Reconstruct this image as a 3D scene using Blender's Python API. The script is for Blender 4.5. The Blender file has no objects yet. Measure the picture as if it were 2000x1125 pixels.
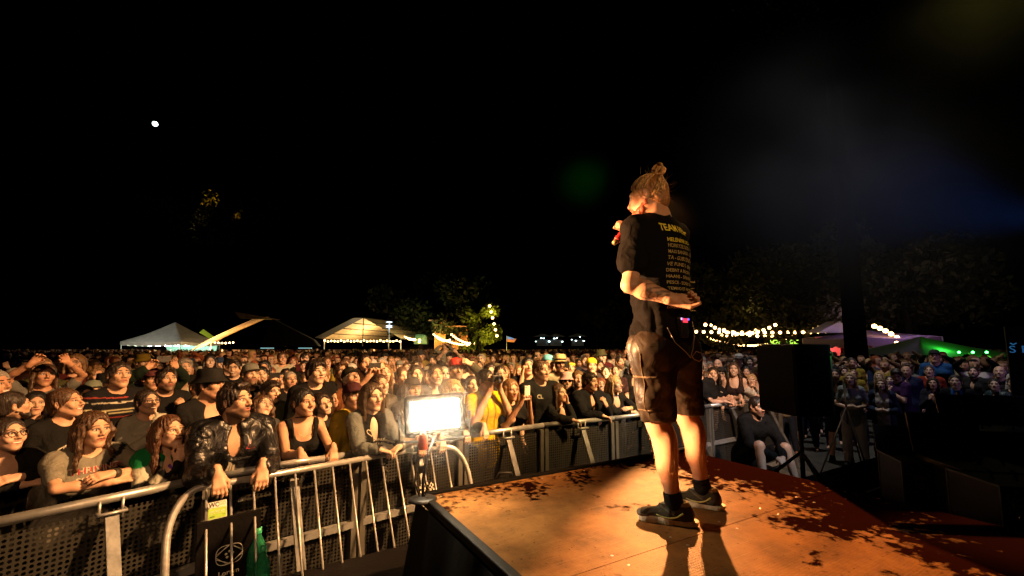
import bpy, bmesh, math, random
import numpy as np
from mathutils import Vector, Matrix
from mathutils.bvhtree import BVHTree
R = math.radians
scene = bpy.context.scene
col = scene.collection
random.seed(7)
rng = np.random.default_rng(11)

# ---------------------------------------------------------------- camera, sky, exposure
CAM_Z, STAGE_Z, F = 2.02, 1.10, 850.0
PITCH = R(6)
cam_d = bpy.data.cameras.new('camera')
cam = bpy.data.objects.new('camera', cam_d); col.objects.link(cam)
cam.location = (0, 0, CAM_Z); cam.rotation_euler = (R(90) + PITCH, 0, 0)
cam_d.sensor_width = 36; cam_d.lens = F / 2000 * 36; cam_d.shift_y = 28 / 2000
cam_d.clip_start = 0.05; cam_d.clip_end = 2500
scene.camera = cam
scene.view_settings.view_transform = 'Standard'; scene.view_settings.look = 'None'
scene.view_settings.gamma = 1; scene.view_settings.exposure = 0
world = bpy.data.worlds.new('World'); scene.world = world; world.use_nodes = True
wn = world.node_tree.nodes; wl = world.node_tree.links
sky = wn.new('ShaderNodeTexSky'); sky.sky_type = 'NISHITA'; sky.sun_disc = False
sky.sun_elevation = R(-6); sky.sun_rotation = R(200)
wl.new(sky.outputs[0], wn['Background'].inputs['Color']); wn['Background'].inputs['Strength'].default_value = 0.002
scene.cycles.max_bounces = 5; scene.cycles.diffuse_bounces = 3; scene.cycles.glossy_bounces = 3
scene.cycles.transmission_bounces = 4; scene.cycles.volume_bounces = 0; scene.cycles.transparent_max_bounces = 8
scene.cycles.sample_clamp_indirect = 3.0; scene.cycles.sample_clamp_direct = 0
scene.cycles.use_denoising = True
scene.cycles.use_light_tree = True

def ray(px, py):
    a, b = px - 1000.0, 590.5 - py
    return Vector((a, F * math.cos(PITCH) - b * math.sin(PITCH), F * math.sin(PITCH) + b * math.cos(PITCH)))
def at(px, py, Y):
    r = ray(px, py); return r * (Y / r.y) + Vector((0, 0, CAM_Z))
def atz(px, py, z):
    r = ray(px, py); return r * ((z - CAM_Z) / r.z) + Vector((0, 0, CAM_Z))

# ---------------------------------------------------------------- lights of the concert, and an added fill
def spot(name, loc, target, power, color, size=45, blend=0.4, radius=0.15):
    d = bpy.data.lights.new(name, 'SPOT'); d.energy = power; d.color = color; d.spot_size = R(size)
    d.spot_blend = blend; d.shadow_soft_size = radius
    o = bpy.data.objects.new(name, d); col.objects.link(o); o.location = loc
    o.rotation_euler = (Vector(target) - Vector(loc)).to_track_quat('-Z', 'Y').to_euler()
    return o
FOH = at(1262, 395, 14)
spot('front_of_house_spot', FOH, (1.42, .80, STAGE_Z), 29000, (1, .39, .11), 13.0, .12, .10)
spot('crowd_wash_left', (3.8, 3.0, 5.2), (-3.4, 4.4, .8), 6500, (1, .50, .19), 44, .7, .12)
spot('crowd_wash_middle', (4.3, 3.3, 5.2), (-.6, 7.4, .6), 4400, (1, .58, .21), 40, .8, .12)
spot('crowd_wash_deep_left', (4.0, 2.5, 5.4), (-8, 14, -1.0), 9500, (1, .55, .24), 34, .6, .2)
spot('crowd_wash_deep_middle', (4.0, 2.5, 5.4), (-.5, 16, -1.4), 8500, (1, .60, .25), 32, .6, .2)
spot('crowd_wash_right', (3.2, 1.2, 5.2), (3.3, 9.5, 0.2), 2600, (1, .60, .38), 34, .6, .15)
spot('stage_front_wash', (.2, -1.6, 4.3), (-2.7, 3.7, 1.0), 330, (1, .52, .24), 50, .8, .2)
spot('left_side_light', (-4.4, 2.7, 2.5), (.80, 2.3, 2.08), 15000, (1, .45, .17), 16.5, .3, .06)
spot('back_fill', (2.2, -2.2, 3.2), (.85, 2.3, 2.6), 330, (1, .60, .26), 15, .7, .1)  # added fill from behind the camera for the singer's back and print
spot('cool_side_light', (4.6, 2.2, 5.0), (2.2, 6.0, .7), 620, (.55, .75, 1), 30, .6, .12)
spot('violet_side_light', (10.5, .5, 5.0), (7.2, 9.4, .8), 190, (.62, .42, 1), 40, .7, .2)
spot('violet_deep_light', (10.5, .5, 6.0), (9.5, 14, .2), 240, (.6, .38, 1), 40, .7, .2)
spot('blue_wing_light', at(2090, 440, 9), at(1760, 380, 9.5), 560, (.03, .20, 1), 52, .9, .2)
# ---------------------------------------------------------------- materials
MATS = {}
def nmat(name):
    m = bpy.data.materials.new(name); m.use_nodes = True
    nt = m.node_tree; return m, nt.nodes, nt.links, nt.nodes['Principled BSDF']
def mat(name, color, rough=0.6, metal=0.0, bump=0.0, bscale=60, var=0.0, vscale=6, objcol=False, emit=None, estr=0, spec=None):
    """procedural material: base colour (or the object's own colour) with noise variation and noise bump"""
    if name in MATS: return MATS[name]
    m, n, l, p = nmat(name)
    p.inputs['Roughness'].default_value = rough; p.inputs['Metallic'].default_value = metal
    if spec is not None: p.inputs['Specular IOR Level'].default_value = spec
    p.inputs['Base Color'].default_value = (*color, 1)
    tc = n.new('ShaderNodeTexCoord'); src = None
    if objcol:
        oi = n.new('ShaderNodeObjectInfo'); src = oi.outputs['Color']
        l.new(src, p.inputs['Base Color'])
    if var > 0:
        nz = n.new('ShaderNodeTexNoise'); nz.inputs['Scale'].default_value = vscale; nz.inputs['Detail'].default_value = 6
        l.new(tc.outputs['Object'], nz.inputs['Vector'])
        mr = n.new('ShaderNodeMapRange'); mr.inputs['From Min'].default_value = .3; mr.inputs['From Max'].default_value = .7
        mr.inputs['To Min'].default_value = 1 - var; mr.inputs['To Max'].default_value = 1 + var
        l.new(nz.outputs['Fac'], mr.inputs['Value'])
        mx = n.new('ShaderNodeVectorMath'); mx.operation = 'SCALE'
        if src is not None: l.new(src, mx.inputs[0])
        else: mx.inputs[0].default_value = color
        l.new(mr.outputs[0], mx.inputs['Scale']); l.new(mx.outputs[0], p.inputs['Base Color'])
    if bump > 0:
        nb = n.new('ShaderNodeTexNoise'); nb.inputs['Scale'].default_value = bscale; nb.inputs['Detail'].default_value = 4
        l.new(tc.outputs['Object'], nb.inputs['Vector'])
        b = n.new('ShaderNodeBump'); b.inputs['Strength'].default_value = bump; b.inputs['Distance'].default_value = .01
        l.new(nb.outputs['Fac'], b.inputs['Height']); l.new(b.outputs[0], p.inputs['Normal'])
    if emit:
        p.inputs['Emission Color'].default_value = (*emit, 1); p.inputs['Emission Strength'].default_value = estr
    MATS[name] = m; return m

def skin_mat():
    m, n, l, p = nmat('skin')
    oi = n.new('ShaderNodeObjectInfo'); at_ = n.new('ShaderNodeVertexColor'); at_.layer_name = 'paint'
    tc = n.new('ShaderNodeTexCoord'); nz = n.new('ShaderNodeTexNoise'); nz.inputs['Scale'].default_value = 14; nz.inputs['Detail'].default_value = 5
    l.new(tc.outputs['Object'], nz.inputs['Vector'])
    mr = n.new('ShaderNodeMapRange'); mr.inputs['From Min'].default_value = .3; mr.inputs['From Max'].default_value = .7
    mr.inputs['To Min'].default_value = .86; mr.inputs['To Max'].default_value = 1.1; l.new(nz.outputs['Fac'], mr.inputs['Value'])
    sc = n.new('ShaderNodeVectorMath'); sc.operation = 'SCALE'; l.new(oi.outputs['Color'], sc.inputs[0]); l.new(mr.outputs[0], sc.inputs['Scale'])
    mx = n.new('ShaderNodeMix'); mx.data_type = 'RGBA'
    l.new(at_.outputs['Alpha'], mx.inputs['Factor']); l.new(sc.outputs[0], mx.inputs[6]); l.new(at_.outputs['Color'], mx.inputs[7])
    l.new(mx.outputs[2], p.inputs['Base Color'])
    p.inputs['Roughness'].default_value = .5; p.inputs['Specular IOR Level'].default_value = .4
    p.inputs['Subsurface Weight'].default_value = 0.0
    nb = n.new('ShaderNodeTexNoise'); nb.inputs['Scale'].default_value = 260; l.new(tc.outputs['Object'], nb.inputs['Vector'])
    b = n.new('ShaderNodeBump'); b.inputs['Strength'].default_value = .25; b.inputs['Distance'].default_value = .002
    l.new(nb.outputs['Fac'], b.inputs['Height']); l.new(b.outputs[0], p.inputs['Normal'])
    MATS['skin'] = m; return m
def hair_mat():
    m, n, l, p = nmat('hair')
    oi = n.new('ShaderNodeObjectInfo'); tc = n.new('ShaderNodeTexCoord'); mp = n.new('ShaderNodeMapping')
    mp.inputs['Scale'].default_value = (90, 90, 9)
    nz = n.new('ShaderNodeTexNoise'); nz.inputs['Scale'].default_value = 1.6; nz.inputs['Detail'].default_value = 5
    l.new(tc.outputs['Object'], mp.inputs['Vector']); l.new(mp.outputs[0], nz.inputs['Vector'])
    mr = n.new('ShaderNodeMapRange'); mr.inputs['From Min'].default_value = .3; mr.inputs['From Max'].default_value = .7
    mr.inputs['To Min'].default_value = .45; mr.inputs['To Max'].default_value = 1.5; l.new(nz.outputs['Fac'], mr.inputs['Value'])
    sc = n.new('ShaderNodeVectorMath'); sc.operation = 'SCALE'; l.new(oi.outputs['Color'], sc.inputs[0]); l.new(mr.outputs[0], sc.inputs['Scale'])
    l.new(sc.outputs[0], p.inputs['Base Color']); p.inputs['Roughness'].default_value = .42
    b = n.new('ShaderNodeBump'); b.inputs['Strength'].default_value = .9; b.inputs['Distance'].default_value = .006
    l.new(nz.outputs['Fac'], b.inputs['Height']); l.new(b.outputs[0], p.inputs['Normal'])
    MATS['hair'] = m; return m
def cloth_mat(name, rough=.85, spec=.15, wr=.5, coat=0):
    m, n, l, p = nmat(name)
    oi = n.new('ShaderNodeObjectInfo'); tc = n.new('ShaderNodeTexCoord')
    at_ = n.new('ShaderNodeVertexColor'); at_.layer_name = 'paint'
    mx = n.new('ShaderNodeMix'); mx.data_type = 'RGBA'
    l.new(at_.outputs['Alpha'], mx.inputs['Factor']); l.new(oi.outputs['Color'], mx.inputs[6]); l.new(at_.outputs['Color'], mx.inputs[7])
    l.new(mx.outputs[2], p.inputs['Base Color'])
    p.inputs['Roughness'].default_value = rough; p.inputs['Specular IOR Level'].default_value = spec
    nz = n.new('ShaderNodeTexNoise'); nz.inputs['Scale'].default_value = 7; nz.inputs['Detail'].default_value = 3; nz.inputs['Distortion'].default_value = 1.6
    l.new(tc.outputs['Object'], nz.inputs['Vector'])
    b = n.new('ShaderNodeBump'); b.inputs['Strength'].default_value = wr; b.inputs['Distance'].default_value = .05
    l.new(nz.outputs['Fac'], b.inputs['Height']); l.new(b.outputs[0], p.inputs['Normal'])
    MATS[name] = m; return m
skin_mat(); hair_mat(); cloth_mat('cloth', spec=.06); cloth_mat('leather', .35, .5, .9); cloth_mat('satin', .45, .35, .22); cloth_mat('hat', .8, .2, .15)

# ---------------------------------------------------------------- object helpers
def tag(o, label=None, cat=None, group=None, kind=None):
    if label: o['label'] = label
    if cat: o['category'] = cat
    if group: o['group'] = group
    if kind: o['kind'] = kind
    return o
def empty(name, loc=(0, 0, 0), rz=0, label=None, cat=None, group=None):
    o = bpy.data.objects.new(name, None); col.objects.link(o); o.location = loc; o.rotation_euler = (0, 0, rz)
    o.empty_display_size = .1
    return tag(o, label, cat, group)
def mesh_np(name, V, Q, smooth=True):
    me = bpy.data.meshes.new(name)
    V = np.asarray(V, np.float32); Q = np.asarray(Q, np.int32)
    me.vertices.add(len(V)); me.vertices.foreach_set('co', V.ravel())
    k = Q.shape[1]; me.loops.add(Q.size); me.loops.foreach_set('vertex_index', Q.ravel())
    me.polygons.add(len(Q)); me.polygons.foreach_set('loop_start', np.arange(0, Q.size, k, dtype=np.int32))
    me.polygons.foreach_set('loop_total', np.full(len(Q), k, np.int32))
    if smooth: me.polygons.foreach_set('use_smooth', np.ones(len(Q), bool))
    me.update(calc_edges=True)
    return me
def link(name, me, material, parent=None, color=None):
    o = bpy.data.objects.new(name, me); col.objects.link(o)
    if material is not None and not me.materials: me.materials.append(material)
    if parent is not None: o.parent = parent
    if color is not None: o.color = (*color, 1)
    return o
class MB:
    """collects boxes, bars, tubes and plates, then links them as one mesh object"""
    def __init__(s): s.v = []; s.f = []; s.sm = []
    def add(s, vs, fs, smooth=False):
        b = len(s.v); s.v += [tuple(v) for v in vs]; s.f += [tuple(i + b for i in f) for f in fs]; s.sm += [smooth] * len(fs); return s
    def box(s, c, d, M=None):
        x, y, z = d[0] / 2, d[1] / 2, d[2] / 2; c = Vector(c)
        vs = [Vector((i * x, j * y, k * z)) for i in (-1, 1) for j in (-1, 1) for k in (-1, 1)]
        vs = [(M @ v if M else v) + c for v in vs]
        return s.add(vs, [(0, 1, 3, 2), (4, 6, 7, 5), (0, 4, 5, 1), (2, 3, 7, 6), (0, 2, 6, 4), (1, 5, 7, 3)])
    def bar(s, a, b, w, h, up=(0, 0, 1)):
        a, b = Vector(a), Vector(b); d = b - a; L = d.length; d.normalize(); u = Vector(up)
        if abs(d.dot(u)) > .98: u = Vector((0, 1, 0))
        x = d.cross(u).normalized(); z = x.cross(d)
        return s.box((a + b) / 2, (w, L, h), Matrix((x, d, z)).transposed())
    def tube(s, pts, r, n=10, cap=True, closed=False):
        pts = [Vector(p) for p in pts]; N = len(pts)
        rs = r if isinstance(r, (list, tuple)) else [r] * N
        vs = []; prev = None
        for i, p in enumerate(pts):
            if closed: t = (pts[(i + 1) % N] - pts[i - 1]).normalized()
            else: t = (pts[min(i + 1, N - 1)] - pts[max(i - 1, 0)]).normalized()
            if prev is None:
                u = Vector((0, 0, 1)) if abs(t.z) < .9 else Vector((1, 0, 0))
                x = t.cross(u).normalized()
            else: x = (prev - t * prev.dot(t)).normalized()
            prev = x; y = t.cross(x)
            for j in range(n):
                a = 2 * math.pi * j / n; vs.append(p + (x * math.cos(a) + y * math.sin(a)) * rs[i])
        fs = []
        for i in range(N if closed else N - 1):
            i2 = (i + 1) % N
            for j in range(n):
                k = (j + 1) % n; fs.append((i * n + j, i * n + k, i2 * n + k, i2 * n + j))
        if cap and not closed: fs += [tuple(range(n))[::-1], tuple((N - 1) * n + j for j in range(n))]
        return s.add(vs, fs, True)
    def lathe(s, prof, c=(0, 0, 0), n=20, M=None):
        vs = []; c = Vector(c)
        for r, z in prof:
            for j in range(n):
                a = 2 * math.pi * j / n; v = Vector((r * math.cos(a), r * math.sin(a), z)); vs.append((M @ v if M else v) + c)
        fs = [(i * n + j, i * n + (j + 1) % n, (i + 1) * n + (j + 1) % n, (i + 1) * n + j) for i in range(len(prof) - 1) for j in range(n)]
        return s.add(vs, fs, True)
    def poly(s, pts): return s.add(pts, [tuple(range(len(pts)))])
    def prism(s, pts, d):
        d = Vector(d); n = len(pts); a = [Vector(p) for p in pts]; b = [p + d for p in a]
        return s.add(a + b, [tuple(range(n))[::-1], tuple(range(n, 2 * n))] + [(i, (i + 1) % n, n + (i + 1) % n, n + i) for i in range(n)])
    def ball(s, c, r, n=10, m=6, sc=(1, 1, 1)):
        vs = []; c = Vector(c)
        for i in range(m + 1):
            t = math.pi * i / m
            for j in range(n):
                a = 2 * math.pi * j / n
                vs.append(c + Vector((r * sc[0] * math.sin(t) * math.cos(a), r * sc[1] * math.sin(t) * math.sin(a), r * sc[2] * math.cos(t))))
        return s.add(vs, [(i * n + j, (i + 1) * n + j, (i + 1) * n + (j + 1) % n, i * n + (j + 1) % n) for i in range(m) for j in range(n)], True)
    def build(s, name, material, parent=None, color=None):
        me = bpy.data.meshes.new(name); me.from_pydata(s.v, [], s.f)
        me.polygons.foreach_set('use_smooth', s.sm); me.update()
        return link(name, me, material, parent, color)
def bevel(o, w=.004, seg=2):
    m = o.modifiers.new('bevel', 'BEVEL'); m.width = w; m.segments = seg; m.limit_method = 'ANGLE'; return o

# ---------------------------------------------------------------- implicit surfaces: smooth unions of limbs and ellipsoids, meshed with surface nets
def axis(lo, hi, coarse, bands):
    xs = [lo]
    while xs[-1] < hi:
        x = xs[-1]; h = coarse
        for a, b, f in bands:
            d = max(a - x, x - b, 0)
            h = min(h, f + d * .35)
        xs.append(x + h)
    return np.array(xs, np.float32)
class Field:
    def __init__(s, X, Y, Z):
        s.ax = (X, Y, Z); s.F = np.full((len(X), len(Y), len(Z)), .5, np.float32)
    def block(s, lo, hi):
        sl = []
        for a, l, h in zip(s.ax, lo, hi):
            i = max(int(np.searchsorted(a, l)) - 1, 0); j = min(int(np.searchsorted(a, h)) + 1, len(a))
            if j <= i: return None
            sl.append(slice(i, j))
        g = np.meshgrid(*[a[q] for a, q in zip(s.ax, sl)], indexing='ij', sparse=True)
        return tuple(sl), g
    def merge(s, sl, d, k, sub):
        A = s.F[sl]
        if sub:
            h = np.clip(.5 - .5 * (A + d) / k, 0, 1); s.F[sl] = A * (1 - h) - d * h + k * h * (1 - h)
        else:
            h = np.clip(.5 + .5 * (A - d) / k, 0, 1); s.F[sl] = A * (1 - h) + d * h - k * h * (1 - h)
    def cap(s, a, b, ra, rb, k=.02, sub=False):
        a = np.array(a, np.float32); b = np.array(b, np.float32); r = max(ra, rb) + max(k, .02)
        bl = s.block(np.minimum(a, b) - r, np.maximum(a, b) + r)
        if bl is None: return s
        sl, (x, y, z) = bl; d = b - a; L = float(d @ d) + 1e-9
        px, py, pz = x - a[0], y - a[1], z - a[2]
        t = np.clip((px * d[0] + py * d[1] + pz * d[2]) / L, 0, 1)
        D = np.sqrt((px - t * d[0]) ** 2 + (py - t * d[1]) ** 2 + (pz - t * d[2]) ** 2) - (ra + (rb - ra) * t)
        s.merge(sl, D, k, sub); return s
    def ell(s, c, r, M=None, k=.02, sub=False):
        c = np.array(c, np.float32); r = np.array(r, np.float32); m = float(r.max()) + max(k, .02)
        bl = s.block(c - m, c + m)
        if bl is None: return s
        sl, (x, y, z) = bl; x, y, z = x - c[0], y - c[1], z - c[2]
        if M is not None:
            q = np.array(M, np.float32).T
            x, y, z = [q[i, 0] * x + q[i, 1] * y + q[i, 2] * z for i in range(3)]
        x, y, z = x / r[0], y / r[1], z / r[2]
        k0 = np.sqrt(x * x + y * y + z * z); k1 = np.sqrt((x / r[0]) ** 2 + (y / r[1]) ** 2 + (z / r[2]) ** 2) + 1e-9
        s.merge(sl, k0 * (k0 - 1) / k1, k, sub); return s
    def half(s, p, n):
        """cut away everything on the side n points to"""
        x, y, z = np.meshgrid(*s.ax, indexing='ij', sparse=True)
        s.F = np.maximum(s.F, (x - p[0]) * n[0] + (y - p[1]) * n[1] + (z - p[2]) * n[2]); return s
    def mesh(s):
        F = s.F; X, Y, Z = s.ax; S = F < 0
        c = np.zeros(tuple(n - 1 for n in F.shape), np.uint8)
        for i in (0, 1):
            for j in (0, 1):
                for k in (0, 1): c += S[i:i + c.shape[0], j:j + c.shape[1], k:k + c.shape[2]]
        I = np.nonzero((c > 0) & (c < 8)); n = len(I[0])
        idx = np.full(c.shape, -1, np.int32); idx[I] = np.arange(n)
        P = np.zeros((n, 3), np.float32); W = np.zeros(n, np.float32)
        cor = [(i, j, k) for i in (0, 1) for j in (0, 1) for k in (0, 1)]
        for a in cor:
            for ax in range(3):
                if a[ax]: continue
                b = list(a); b[ax] = 1
                ia = [I[q] + a[q] for q in range(3)]; ib = [I[q] + b[q] for q in range(3)]
                va = F[tuple(ia)]; vb = F[tuple(ib)]; m = (va < 0) != (vb < 0)
                t = np.where(m, va / np.where(m, va - vb, 1), 0)
                for q, A in enumerate((X, Y, Z)):
                    pa = A[ia[q]]; pb = A[ib[q]]; P[:, q] += np.where(m, pa + (pb - pa) * t, 0)
                W += m
        P /= W[:, None]
        Q = []
        for ax in range(3):
            o = [(1, 2), (2, 0), (0, 1)][ax]
            sa = [slice(1, -1)] * 3; sa[ax] = slice(0, -1); sb = list(sa); sb[ax] = slice(1, None)
            A = S[tuple(sa)]; B = S[tuple(sb)]
            for m, flip in (((A & ~B), False), ((~A & B), True)):
                J = np.nonzero(m); J = [J[q] + (0 if q == ax else 1) for q in range(3)]
                def g(d0, d1):
                    K = list(J); K[o[0]] = K[o[0]] + d0; K[o[1]] = K[o[1]] + d1; return idx[tuple(K)]
                q4 = np.stack([g(-1, -1), g(0, -1), g(0, 0), g(-1, 0)], 1)
                Q.append(q4[:, ::-1] if flip else q4)
        return P, np.concatenate(Q)
def noise3(P, sc, seed=0):
    """cheap smooth pseudo-noise in [-1, 1] from summed sines"""
    r = np.random.default_rng(seed); out = np.zeros(len(P), np.float32)
    for i in range(6):
        d = r.normal(size=3); d /= np.linalg.norm(d); f = sc * (1 + .35 * i)
        out += np.sin(P @ (d * f) + r.uniform(0, 6.28)) / (1 + .3 * i)
    return out / 2.6
def vnormals(P, Q):
    a = P[Q[:, 0]]; n = np.cross(P[Q[:, 2]] - a, P[Q[:, 3]] - P[Q[:, 1]])
    N = np.zeros_like(P)
    for i in range(4): np.add.at(N, Q[:, i], n)
    return N / (np.linalg.norm(N, axis=1, keepdims=True) + 1e-12)
def paint(me, rgba):
    a = me.color_attributes.new('paint', 'FLOAT_COLOR', 'POINT'); a.data.foreach_set('color', np.asarray(rgba, np.float32).ravel())
# ---------------------------------------------------------------- people
def rotm(yaw=0, pitch=0, roll=0):
    """head turn: yaw to its own left, pitch up, roll to its own left shoulder, in degrees; local front is -Y"""
    return Matrix.Rotation(R(yaw), 3, 'Z') @ Matrix.Rotation(R(-pitch), 3, 'X') @ Matrix.Rotation(R(roll), 3, 'Y')
class Head:
    def __init__(s, c, M, sc=1.0, female=False, child=False, smile=0, face=0, ears=True):
        s.c = Vector(c); s.M = M; s.k = sc; s.f = female; s.child = child; s.smile = smile; s.ears = ears
        r = random.Random(face * 31 + 5); s.j = [r.uniform(-1, 1) for _ in range(12)]
    def P(s, x, y, z): return s.c + s.M @ Vector((x, y, z)) * s.k
    def e(s, F, c, r, k=.02, sub=False, M2=None):
        F.ell(s.P(*c), [q * s.k for q in r], np.array(s.M @ M2 if M2 else s.M), k * s.k, sub)
    def t(s, F, a, b, ra, rb, k=.02, sub=False): F.cap(s.P(*a), s.P(*b), ra * s.k, rb * s.k, k * s.k, sub)
    def skin(s, F):
        j = s.j; w = 1 + .035 * j[0]; fm = .93 if s.f else 1.0; jw = (.9 if s.f else 1.03) * (1 + .07 * j[1]); cl = (0 if s.f else .004) + .005 * j[2]
        s.e(F, (0, .016, .027), (.074 * w, .094, .09))
        s.e(F, (0, -.028, -.03), (.056 * w, .064, .078), .03)
        for q in (-1, 1):
            s.t(F, (q * .047 * jw, .0, -.048), (q * .016 * jw, -.062, -.096 - cl), .018, .015, .032)
            s.e(F, (q * .041 * w, -.06, -.016), (.02, .018, .017), .028)
        s.e(F, (0, -.07, -.097 - cl), (.021 * jw, .017, .015), .022)
        s.t(F, (-.038, -.073, .024), (.038, -.073, .024), .013, .013, .018)
        for q in (-1, 1):
            s.e(F, (q * .030, -.097, .006), (.021, .020, .0145), .012, True)
            s.e(F, (q * .030, -.0725, .004), (.0145, .0125, .0125), .003)
            s.t(F, (q * .015, -.083, .013), (q * .044, -.077, .012), .0042, .0042, .004)
        nl = .108 + .005 * j[3]
        s.t(F, (0, -.083, .016), (0, -nl, -.026), .0075, .0105, .012)
        s.e(F, (0, -nl + .004, -.029), (.012, .011, .01), .008)
        for q in (-1, 1): s.e(F, (q * (.0125 + .001 * j[4]), -.096, -.032), (.0075, .01, .008), .007)
        s.e(F, (0, -.073, -.06), (.032, .019, .02), .018)
        up = .006 * s.smile
        sm = s.smile > .4; mw = .03 if sm else .026
        for q in (-1, 1):
            s.t(F, (0, -.0925, -.0555 + .004 * sm), (q * mw, -.079, -.0585 + up), .0046, .0034, .006)
            s.t(F, (0, -.0895, -.0675 - .007 * s.smile), (q * .023, -.080, -.063 + up * .6), .0056, .0036, .006)
            if s.smile > .4: s.e(F, (q * .04, -.07, -.038), (.015, .014, .014), .015)
        if s.smile > .4: s.t(F, (-.023, -.0925, -.0605), (.023, -.0925, -.0605), .0062, .0062, .003, True)
        else: s.t(F, (-.025, -.093, -.061 + up * .7), (.025, -.093, -.061 + up * .7), .0028, .0028, .003, True)
        if s.ears:
            for q in (-1, 1):
                T = Matrix.Rotation(q * R(22), 3, 'Z')
                s.e(F, (q * .078 * w, .012, -.004), (.0085, .019, .031), .006, False, T)
                s.e(F, (q * .086 * w, .004, .0), (.0075, .011, .017), .005, True, T)
    def local(s, V):
        M = np.array(s.M, np.float32); return (V - np.array(s.c, np.float32)) @ M / s.k
    def tint(s, V, C, hair, stub=0, eyes=1, lip=(.30, .055, .045), bald=True, kind=''):
        """paint eyes, brows, lips, stubble on the face; shade of eye sockets, nostrils and mouth slit painted too"""
        L = s.local(V); x, y, z = L[:, 0], L[:, 1], L[:, 2]; ax = np.abs(x); front = (y < -.055) & (z < .1) & (z > -.14)
        def put(m, c, a):
            m = np.clip(m, 0, 1) * a; C[:, :3] = C[:, :3] * (1 - m[:, None]) + np.array(c)[None] * m[:, None]
            C[:, 3] = np.maximum(C[:, 3], m)
        def soft(d, w): return np.clip(.5 - d / w, 0, 1)
        up = .006 * s.smile; h = np.array(hair)
        if stub:
            j = soft(np.sqrt(((ax - .0) / .075) ** 2 + ((z + .1) / .062) ** 2) - 1, .25) * ((y < .03) & (z > -.16))
            j = j * np.where(z > -.045, .6, 1); put(j, h * .8 + np.array([.02, .01, .005]), stub)
            put(front * soft(np.hypot(ax / .03, (z + .047) / .009) - 1, .6), h * .8, stub)
        put(front * soft(np.hypot(ax / (.0325 if s.smile > .4 else .028), (z + .0605 - up * .5 * (ax / .027)) / (.014 if s.smile > .4 else .0095)) - 1, .35), lip, .9)
        if s.smile > .4:
            put(front * soft(np.hypot(ax / .026, (z + .0595 - up * .7 * (ax / .026) ** 2) / .0075) - 1, .3), (.75, .72, .62), 1)
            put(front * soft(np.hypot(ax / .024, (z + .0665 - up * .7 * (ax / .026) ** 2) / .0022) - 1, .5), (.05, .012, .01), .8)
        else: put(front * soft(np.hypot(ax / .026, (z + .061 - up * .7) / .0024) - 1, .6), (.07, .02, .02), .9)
        put(front * soft(np.hypot((ax - .0065) / .004, (z + .0375) / .003) - 1, .6), (.08, .02, .015), .8)  # shade of the nostril openings painted on
        if eyes:
            ex = ax - .0305; sq = .62 if s.smile > .4 else .85
            put(front * soft(np.hypot(ex / .0195, (z - .0075) / (.0125 * sq)) - 1, .3), (.035, .018, .014), .95)  # socket shade and lash rim painted round the eye
            put(front * soft(np.hypot(ex / .0135, (z - .0045) / (.0068 * sq)) - 1, .3), (.7, .67, .62), 1)
            put(front * soft(np.hypot((x - np.sign(x) * .0305 - .002), (z - .0055)) - .0066, .002), (.025, .014, .01), 1)
        b = z - (.0265 + .004 * (s.j[5] > 0) - .12 * np.maximum(ax - .036, 0) * 3 + .08 * (ax - .02))
        bt = .0036 if s.f else .0052
        put(front * ((ax > .012) & (ax < .051)) * soft(np.abs(b) - bt, .003), h * .35, 1)
def hand(F, w, d, n, side, curl=.35, spread=.25, hs=1.0, k=.006):
    """w wrist, d the way the hand points, n the way the palm faces, side +1/-1 puts the thumb to d x n or the other way"""
    w, d, n = Vector(w), Vector(d).normalized(), Vector(n); n = (n - d * n.dot(d)).normalized(); a = d.cross(n) * side
    P = lambda u, v, q: w + (d * u + a * v + n * q) * hs
    F.cap(P(-.03, 0, 0), P(.015, 0, 0), .026 * hs, .025 * hs, .012)
    for v in (-.026, -.009, .009, .026): F.cap(P(.01, v * .6, 0), P(.085, v, 0), .0145 * hs, .0125 * hs, .012)
    for i, (v, L) in enumerate(((.029, .070), (.010, .079), (-.010, .073), (-.029, .057))):
        p = P(.086, v, 0); ang = 0; q = d; fan = a * (v * spread * 12)
        for s_, (f, r) in enumerate(((.46, .0095), (.31, .0085), (.23, .0075))):
            ang += curl * (1.0 + .12 * i) * (1.2 if s_ else .9)
            u = (d * math.cos(ang) + n * math.sin(ang) + fan * math.cos(ang)).normalized()
            e = p + u * L * f * hs; F.cap(p, e, r * hs, r * .92 * hs, k); p = e
    t0 = P(.022, .024, .004); t1 = P(.058, .05, .012 + .02 * curl); t2 = P(.09, .054 - .012 * curl, .02 + .045 * curl)
    F.cap(t0, t1, .0155 * hs, .0115 * hs, .012); F.cap(t1, t2, .011 * hs, .009 * hs, .006)
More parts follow.
